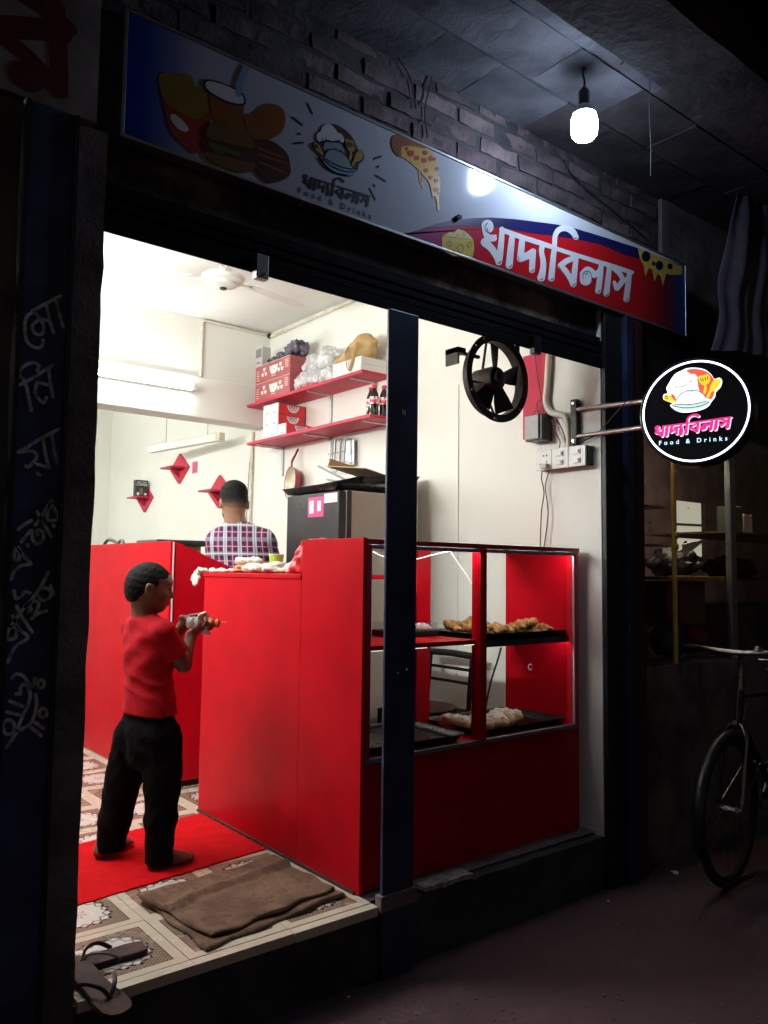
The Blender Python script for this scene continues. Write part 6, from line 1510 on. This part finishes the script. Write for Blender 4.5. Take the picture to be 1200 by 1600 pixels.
# ================================================================== ON THE STEP
def sandal(lab, loc, rz, rx=0.0, ry=0.0):
    t = bpy.data.objects.new('flip_flop', None); COL.objects.link(t); t.empty_display_size = .1
    t.location = loc; t.rotation_euler = (rx, ry, rz); LOC[t.name] = (0,0,0); tag(t, lab, 'sandal', 'worn flip flops on the step')
    L = [(-.125,.026),(-.115,.036),(-.08,.041),(-.03,.037),(.02,.040),(.07,.048),(.105,.046),(.125,.034),(.133,.012)]
    poly = [(x, -w) for x, w in L]+[(x, w*.92) for x, w in L[::-1]]
    part('sole', MB().prism(poly, (0,0,0), (1,0,0), (0,1,0), .011), PM('sole_rubber', (.026,.016,.016), .85, var=.3, vs=20), t, bevel=.003)
    part('footbed', MB().prism([(x*.985, y*.96) for x, y in poly], (0,0,.0112), (1,0,0), (0,1,0), .006), PM('worn_footbed', (.058,.032,.031), .9, var=.4, vs=25, bump=.5, bs=120, bd=.003), t, bevel=.002)
    s = MB()
    for sy in (1, -1): s.tube(smoothline([(.062,0,.018),(.045,sy*.020,.042),(.005,sy*.040,.040),(-.035,sy*.040,.015)], 5), .0065, 8, flat=.55)
    part('strap', s, PM('strap_rubber', (.05,.034,.034), .6, var=.3), t, smooth=True)
    part('toe_post', MB().tube([(.062,0,.013),(.062,0,.024)], .005, 8), m['black_rubber'], t)
    return t
s1 = onZ(162,1498,.01); sandal('worn brown flip flop lying fully on the tiles by the door jamb', (s1[0],s1[1],.0015), R_(178))
s2_ = onZ(160,1545,.01); sandal('worn brown flip flop sticking out over the edge of the step', (s2_[0]-.01,s2_[1]+.010,.001), R_(-80), ry=R_(10))
def scrap(px, z, r, seed, mat, lab, flat=.35):
    c = onZ(px[0], px[1], z); rn = random.Random(seed); g = MB(); n = 9; vs = [(c[0],c[1],z+r*flat)]
    for k in range(n): a = 2*math.pi*k/n; q = r*rn.uniform(.5,1.1); vs.append((c[0]+q*math.cos(a), c[1]+q*math.sin(a), z+.002+r*flat*rn.uniform(0,.8)))
    vs += [(x, y, max(z+.0006, zz-.003)) for x, y, zz in vs[1:]]
    g.add(vs, [(0,1+k,1+(k+1)%n) for k in range(n)]+[(1+k,1+n+k,1+n+(k+1)%n,1+(k+1)%n) for k in range(n)]+[tuple(range(n+n, n, -1))])
    return single('litter', g, mat, lab, 'litter')
scrap((1055,1364), -.25, .022, 1, m['white_paper'], 'small crumpled white paper on the dark ground by the bicycle'); scrap((487,1549), -.25, .030, 2, PM('pale_leaf', (.30,.22,.19), .8), 'pale curled leaf on the street below the step')
scrap((950,1408), -.25, .008, 3, m['white_paper'], 'tiny white paper bit in the middle of the street'); scrap((545,1558), -.25, .006, 4, m['white_paper'], 'tiny white speck on the street just right of the pale leaf')
scrap((455,1340), .0, .012, 5, m['white_paper'], 'small white paper bit on the tiles at the foot of the counter', .5); scrap((322,1272), .0, .014, 6, m['card'], 'pale brown crumb of paper at the far corner of the counter', .5)
scrap((1105,1330), -.25, .012, 7, PM('pale_crumb', (.35,.27,.25), .8), 'pale scrap on the ground right under the showcase')
np_ = MB(); rn = random.Random(3); P = [onZ(a, b, .002) for a, b in ((640,1404),(700,1388),(742,1366),(735,1378),(700,1396),(655,1416))]
np_.prism([(q[0]-2.1, q[1]-2.2) for q in P], (2.1,2.2,-.013), (1,0,0), (0,1,0), .003)
single('paper_scrap', rough_box((2.02,2.242,-.012),(2.26,2.30,.006), .02, .006, 9, 30), PM('torn_newspaper', (.30,.27,.27), .9, var=.5, vs=30), 'torn grey paper stuck at the foot of the display case', 'litter', smooth=True)
gg = MB(); rn = random.Random(77)
for k in range(520):
    x, y = rn.uniform(.6, 4.2), 2.18-abs(rn.gauss(0, .55)); r = rn.uniform(.002,.0065)
    gg.sphere((x, y, -.25+r*.3), r, 5, 3, (rn.uniform(.8,1.4), rn.uniform(.8,1.4), .6))
o = part('street_grit', gg, PM('pale_grit', (.13,.10,.10), .9, var=.6, vs=40)); o['kind'] = 'stuff'
# ================================================================== NEIGHBOUR ON THE RIGHT
single('base_wall', rough_box((3.39,2.30,-.25),(7.5,2.45,.69), .09, .010, 8, 8), m['plaster_dark'], 'dark rough wall under the neighbouring glass showcase', 'wall', smooth=True)
single('fascia', MB().box((3.39,2.25,1.93),(7.5,2.40,2.43)), m['black_steel'], 'black fascia band above the neighbouring glass showcase', 'fascia')
sc = thing('showcase', 'dark glass fronted showcase of the neighbouring shop with a gold and a silver upright', 'showcase', (4.6,2.6,.69))
dk = PM('dark_wood', (.09,.06,.06), .6, var=.4, vs=7)
part('back_left', MB().box((3.39,3.30,.70),(5.44,3.33,2.42)), dk, sc)
part('back_right', MB().box((5.87,3.30,.70),(9.5,3.33,2.42)), dk, sc)
part('back_low', MB().box((5.4405,3.30,.70),(5.8695,3.33,1.30)), dk, sc); part('back_high', MB().box((5.4405,3.30,1.72),(5.8695,3.33,2.42)), dk, sc)
part('floor_board', MB().box((3.39,2.46,.6905),(7.5,3.2995,.7)), dk, sc)
part('side_board', MB().box((3.386,2.46,.70),(3.40,3.2995,1.93)), dk, sc)
gold = PM('gold_anodised', (.80,.52,.12), .4, .6, var=.15, vs=14)
part('gold_upright', MB().tube([(3.787,2.300,.70),(3.787,2.300,1.925)], .0135, 12), gold, sc, smooth=True)
part('silver_upright', MB().box((4.345,2.288,.60),(4.405,2.322,1.925)), m['galv'], sc, bevel=.003)
part('gold_shelf_edge', MB().box((3.802,2.326,1.125),(4.34,2.345,1.15)), gold, sc, bevel=.002)
part('shelf', MB().box((3.41,2.346,1.128),(5.5,3.0,1.145)), dk, sc); part('shelf', MB().box((3.41,2.346,1.50),(3.77,3.0,1.512)), PM('grey_shelf', (.16,.15,.16), .6), sc)
for zz in (.85, 1.24): 
    part('bolt', MB().sphere((3.787,2.288,zz+.45), .007, 8, 6), gold, sc, smooth=True)
part('shelf', MB().box((3.41,2.346,1.30),(3.77,3.0,1.312)), PM('dim_grey_shelf', (.22,.20,.21), .6), sc)
part('shelf', MB().box((4.41,2.346,1.40),(6.4,2.9,1.412)), dk, sc)
for k, (x, y, z, w, d, h, c, lab) in enumerate(((3.50,2.42,1.312,.10,.14,.13,(.20,.17,.16),'grey box on the upper left showcase shelf'),(3.62,2.44,1.312,.09,.12,.09,(.30,.06,.05),'dull red box beside the grey box on the left showcase shelf'),(3.48,2.42,1.1455,.14,.16,.11,(.13,.11,.10),'dark box on the middle left showcase shelf'),(3.52,2.40,.7005,.18,.16,.20,(.20,.13,.08),'brown box at the bottom left of the showcase'),(4.62,2.42,1.4125,.12,.10,.16,(.05,.075,.045),'dark green box right of the silver upright on the upper shelf'),(4.80,2.44,1.4125,.10,.10,.12,(.30,.26,.22),'pale box right of the green one on the upper shelf'),(4.75,2.48,.7005,.26,.20,.26,(.22,.14,.08),'large brown carton low behind the silver upright'))):
    single('stock_box', MB().box((x,y,z),(x+w,y+d,z+h)), PM('stock_box_paint', c, .6, var=.25, vs=14), lab, 'box', 'boxes in the neighbouring showcase', bevel=.003)
part('clasp', MB().sphere((3.787,2.286,1.36), .016, 10, 8, (1,.8,1.3)).sphere((3.787,2.286,1.30), .013, 10, 8, (1,.8,1.5)), gold, sc, smooth=True)
part('glass_pane', MB().box((3.40,2.303,.70),(3.773,2.307,1.925)), m['glass_dirty'], sc); part('glass_pane', MB().box((3.802,2.303,.70),(4.343,2.307,1.925)), m['glass_dirty'], sc); part('glass_pane', MB().box((4.407,2.303,.70),(7.4,2.307,1.925)), m['glass_dirty'], sc)
part('lamp', MB().box((3.6,2.406,1.962),(5.2,2.43,1.982)), EM('added_showcase_glow', (1.0,.84,.60), 85.0), sc)  # hidden lamp added behind the fascia to brighten the goods
part('left_trim', MB().box((3.388,2.295,.70),(3.3995,2.315,1.925)), m['black_steel'], sc)
lw = thing('lit_window', 'cream lit opening seen deep inside the dark neighbouring showcase', 'window', (5.6,3.9,1.1))
lit_c = EM('lit_cream_wall', (.62,.60,.44), .9)
part('lit_wall', MB().box((6.2,3.75,1.0),(7.6,3.78,2.1)), lit_c, lw)
part('grey_rail', MB().tube([(6.0,3.7,1.58),(8.0,3.7,1.62)], .012, 8), m['galv'], lw)
dark_bag = PM('black_plastic_bag', (.015,.013,.016), .25, var=.5, vs=20, bump=.8, bs=30, bd=.012)
softthing('goods_bag', lump((4.32,2.62,1.225), (.17,.12,.075), .030, 34, 31, .009, flat_z=1.1455), dark_bag, 'large black plastic bag heaped on the gold edged showcase shelf', 'plastic bag', 'bags in the neighbouring showcase')
softthing('goods_bag', lump((4.55,2.75,1.21), (.14,.12,.055), .028, 38, 32, .009, flat_z=1.1455), dark_bag, 'smaller black bag behind the large one on the gold edged shelf', 'plastic bag', 'bags in the neighbouring showcase')
single('paper_sheet', MB().add([(4.20,2.50,1.33),(4.50,2.52,1.37),(4.25,2.52,1.26),(4.20,2.505,1.332),(4.50,2.525,1.372),(4.25,2.525,1.262)], [(0,1,2),(3,5,4),(0,3,4,1),(1,4,5,2),(2,5,3,0)]), m['white_paper'], 'white folded paper standing on the black bags in the showcase', 'paper')
cg = MB(); n = 14
for k in range(n+1):
    x = 3.90+.16*k/n; dy = .012*math.sin(k*1.7)
    cg.v += [(x, 2.42+dy, 1.12), (x+.02*math.sin(k), 2.42+dy*1.6, .90), (x, 2.426+dy, 1.12), (x+.02*math.sin(k), 2.426+dy*1.6, .90)]
for k in range(n):
    a = 4*k; cg.f += [[a,a+4,a+5,a+1],[a+2,a+3,a+7,a+6],[a,a+2,a+6,a+4],[a+1,a+5,a+7,a+3]]; cg.mi += [0]*4
single('pink_cloth', cg, PM('pink_cloth', (.48,.16,.30), .8, var=.15), 'pink cloth hanging under the showcase shelf beside the gold upright', 'cloth', smooth=True)
single('brown_carton', MB().box((4.12,2.46,.88),(4.36,2.70,1.12)).box((4.12,2.4595,.995),(4.36,2.4599,1.003)), m['card'], 'brown carton under the showcase shelf left of the silver upright', 'carton', bevel=.003)
softthing('goods_bag', lump((4.03,2.50,.80), (.13,.09,.10), .016, 34, 33, .009, flat_z=.7005), PM('teal_plastic', (.04,.10,.11), .3, var=.5, vs=20, bump=.7, bs=30, bd=.01), 'dark teal plastic bag at the bottom of the neighbouring showcase', 'plastic bag', 'bags in the neighbouring showcase')
softthing('goods_bag', lump((4.24,2.47,.79), (.09,.07,.085), .014, 40, 34, .008, flat_z=.7005), PM('red_plastic', (.45,.02,.05), .3, var=.3, vs=20, bump=.7, bs=30, bd=.01), 'small red plastic bag at the bottom of the neighbouring showcase', 'plastic bag', 'bags in the neighbouring showcase')
single('white_card', MB().box((3.98,2.82,.93),(4.12,2.835,1.11)), m['white_paper'], 'white printed card behind the pink cloth in the showcase', 'card')
softthing('goods_bag', lump((4.95,2.62,1.20), (.22,.12,.06), .028, 38, 35, .010, flat_z=1.1455), PM('dark_red_plastic', (.06,.012,.016), .35, var=.5, vs=20, bump=.7, bs=30, bd=.01), 'dark red plastic bag right of the silver upright on the showcase shelf', 'plastic bag', 'bags in the neighbouring showcase')
# ---- rolled tarpaulin
def folded(name, x0, x1, z0, z1, y, slant, nf, amp, mat, lab, cat, seed):
    g = MB(); nu, nv = 70, 26
    for j in range(nv+1):
        v_ = j/nv; z = z0+(z1-z0)*v_
        for i in range(nu+1):
            u = i/nu; x = x0+(x1-x0)*u+slant*v_; w = amp*(math.sin(u*nf*6.28+seed+.8*math.sin(v_*3))+.45*math.sin(u*nf*2.7*6.28+seed*2+v_*2))
            g.v.append((x, y+w+.05*mnoise.noise(Vector((x*4,z*3,seed)))-.06*(1-v_)*math.sin(u*3.1), z+.02*mnoise.noise(Vector((x*6,seed,0)))*(1-v_)))
    n0 = len(g.v); g.v += [(x, yy+.004, z) for x, yy, z in g.v]
    for j in range(nv):
        for i in range(nu):
            a = j*(nu+1)+i; g.f += [[a,a+1,a+nu+2,a+nu+1],[n0+a,n0+a+nu+1,n0+a+nu+2,n0+a+1]]; g.mi += [0,0]
    for i in range(nu): g.f.append([i, n0+i, n0+i+1, i+1]); g.mi.append(0)
    for j in range(nv): a = j*(nu+1); g.f.append([a, a+nu+1, n0+a+nu+1, n0+a]); g.mi.append(0)
    return single(name, g, mat, lab, cat, smooth=True, ang=80)
folded('tarpaulin', 3.70, 4.25, 2.27, 3.19, 2.02, .32, 2.2, .014, PM('grey_purple_tarp', (.11,.09,.12), .7, var=.2, vs=7, bump=.4, bs=22, bd=.012), 'dull purple grey folded tarpaulin hanging right of the long shop sign', 'tarpaulin', 1.3)
folded('old_banner', 4.12, 4.95, 2.33, 3.19, 1.98, .30, 1.2, .04, PM('peeling_banner', (.13,.11,.11), .7, var=.7, vs=9, bump=.3, bs=30), 'peeling dark banner at the far right edge under the slab', 'banner', 3.9)
single('wall_patch', rough_box((3.81,2.36,2.44),(4.6,2.39,3.2), .08, .010, 12, 9), m['plaster_dark'], 'dark plaster patch between the end of the long sign and the tarpaulin', 'wall', smooth=True)
# ================================================================== BICYCLE
bz = -.25; dchr = PM('tarnished_chrome', (.30,.29,.30), .28, 1.0, var=.3, vs=30)
bi = bpy.data.objects.new('bicycle', None); COL.objects.link(bi); bi.empty_display_size = .2
bi.location = (3.60, 1.93, bz); bi.rotation_euler = (0, 0, R_(187)); LOC['bicycle'] = (0,0,0)   # front wheel at its own origin, +x is forward
tag(bi, 'old black bicycle parked nose first in the dark before the neighbouring showcase', 'bicycle')
bp = PM('bicycle_black', (.012,.012,.014), .35, var=.3, vs=12, rv=.2)
RW = .335
def wheel(x):
    w = part('wheel', MB().torus((x,0,RW), (0,1,0), RW-.017, .017, 56, 8), m['black_rubber'], bi, smooth=True)
    part('rim', MB().torus((x,0,RW), (0,1,0), RW-.040, .010, 56, 6, 1.2), m['rust'], w, smooth=True)
    g = MB()
    for k in range(28):
        a = 2*math.pi*k/28; s = .028*(-1)**k; g.tube([(x+.02*math.cos(a+.9*(-1)**(k//2)), s, RW+.02*math.sin(a+.9*(-1)**(k//2))), (x+(RW-.045)*math.cos(a), 0, RW+(RW-.045)*math.sin(a))], .0014, 4)
    part('spokes', g, m['rust'], w); part('hub', MB().lathe([(.010,-.05),(.022,-.034),(.016,-.028),(.016,.028),(.022,.034),(.010,.05)], (x,0,RW), (0,1,0), 14), m['galv'], w, smooth=True)
wheel(0); wheel(-1.08)
for x, a0_, a1_ in ((0, R_(-20), R_(150)), (-1.08, R_(20), R_(200))):
    g = MB(); rr_ = RW+.022; n = 22
    for k in range(n+1):
        a = a0_+(a1_-a0_)*k/n
        for s, dr in ((-.030,-.016),(-.018,-.002),(0,.003),(.018,-.002),(.030,-.016)): g.v.append((x+(rr_+dr)*math.cos(a), s, RW+(rr_+dr)*math.sin(a)))
    for k in range(n):
        for j in range(4): g.f.append([k*5+j,k*5+j+1,(k+1)*5+j+1,(k+1)*5+j]); g.mi.append(0)
    o = part('mudguard', g, bp, bi, smooth=True); sd = o.modifiers.new('thickness', 'SOLIDIFY'); sd.thickness = .002
hd = (-.16,0,.86); hb = (-.125,0,.72); crown = (-.105,0,.695)
fk = part('fork', MB().tube([(-.105,-.01,.705),(-.105,.01,.705)], .022, 10), bp, bi, smooth=True)
for s in (1, -1): part('fork_blade', MB().tube(smoothline([(-.108,s*.02,.71),(-.09,s*.048,.66),(-.05,s*.052,.50),(-.012,s*.052,.36),(.0,s*.052,RW)], 5), [.013]*8+[.011]*8+[.008]*5, 10), dchr if s == 1 else bp, fk, smooth=True)
part('mudguard_stay', MB().tube([(.0,.055,RW),(-.30,.036,RW+.17)], .003, 6).tube([(.0,-.055,RW),(-.30,-.036,RW+.17)], .003, 6), dchr, bi)
part('head_tube', MB().tube([hb, hd], .019, 12), bp, bi, smooth=True)
part('stem', MB().tube(smoothline([(-.165,0,.86),(-.18,0,.97),(-.17,0,1.02),(-.12,0,1.035)], 5), .012, 10), dchr, bi, smooth=True)
hbz = 1.045
hbp = smoothline([(-.30,-.285,hbz-.01),(-.22,-.275,hbz),(-.13,-.18,hbz+.005),(-.115,0,hbz-.005),(-.13,.18,hbz+.005),(-.22,.275,hbz),(-.30,.285,hbz-.01)], 6)
bar = part('handlebar', MB().tube(hbp, .0125, 12), dchr, bi, smooth=True)
for s in (1, -1):
    part('grip', MB().tube([(-.22,s*.2755,hbz),(-.335,s*.288,hbz-.015)], .0165, 12), m['black_rubber'], bar, smooth=True)
    part('brake_lever', MB().tube(smoothline([(-.12,s*.10,hbz-.03),(-.14,s*.19,hbz-.035),(-.24,s*.262,hbz-.045),(-.31,s*.27,hbz-.05)], 5), .005, 8), dchr, bar, smooth=True)
part('bell', MB().lathe([(.024,0),(.023,.010),(.014,.019),(.002,.021)], (-.125,.10,hbz+.012), (0,0,1), 18), dchr, bi, smooth=True)
bb = (-.60,0,.29); st_ = (-.70,0,.80)
part('frame', MB().tube([(-.155,0,.835), st_], .014, 12).tube([(-.13,0,.745), bb], .016, 12).tube([bb, (-.715,0,.85)], .014, 12).tube([(-.70,.012,.79),(-1.08,.05,RW)], .008, 8).tube([(-.70,-.012,.79),(-1.08,-.05,RW)], .008, 8).tube([(-.60,.02,.29),(-1.08,.05,RW)], .009, 8).tube([(-.60,-.02,.29),(-1.08,-.05,RW)], .009, 8), bp, bi, smooth=True)
F = Field((-.90,-.13,.84), (-.56,.13,.97), .007); F.ell((-.78,0,.90), (.10,.095,.03)); F.cone((-.76,0,.905), (-.60,0,.90), .045, .018, .03); F.fn((-.90,-.13,.84), (-.56,.13,.97), lambda x, y, z: .878-z+0*x+0*y, .01)
soft('saddle', F, m['black_rubber'], bi)
part('seat_post', MB().tube([(-.715,0,.85),(-.725,0,.885)], .012, 10), dchr, bi)
part('chainring', MB().torus((-.60,-.045,.29), (0,1,0), .085, .004, 32, 6).lathe([(.03,-.048),(.03,-.042)], (-.60,0,.29), (0,1,0), 14), dchr, bi, smooth=True)
for s in (1, -1):
    c_ = part('crank', MB().tube([(-.60,s*.055,.29),(-.60+s*.12,s*.065,.29-s*.12)], .009, 8), dchr, bi, smooth=True)
    part('pedal', MB().box((-.645+s*.12,s*.115-.045,.279-s*.12),(-.555+s*.12,s*.115+.045,.301-s*.12)), m['black_rubber'], c_, bevel=.004)
part('carrier', MB().tube([(-.76,.06,.735),(-1.26,.06,.735),(-1.26,-.06,.735),(-.76,-.06,.735)], .006, 8).tube([(-1.22,.05,.73),(-1.08,.055,RW)], .005, 8).tube([(-1.22,-.05,.73),(-1.08,-.055,RW)], .005, 8), bp, bi, smooth=True)
part('reflector', MB().lathe([(.022,0),(.018,-.010)], (-1.452,0,.50), (1,0,0), 14), PM('red_reflector', (.5,.01,.01), .15), bi)
part('brake_rod', MB().tube([(-.13,.13,hbz-.03),(-.12,.04,.80),(-.10,.03,.70)], .003, 6), dchr, bi)
part('kickstand', MB().tube([(-.98,.06,.30),(-1.10,.19,.004)], .007, 8), bp, bi)
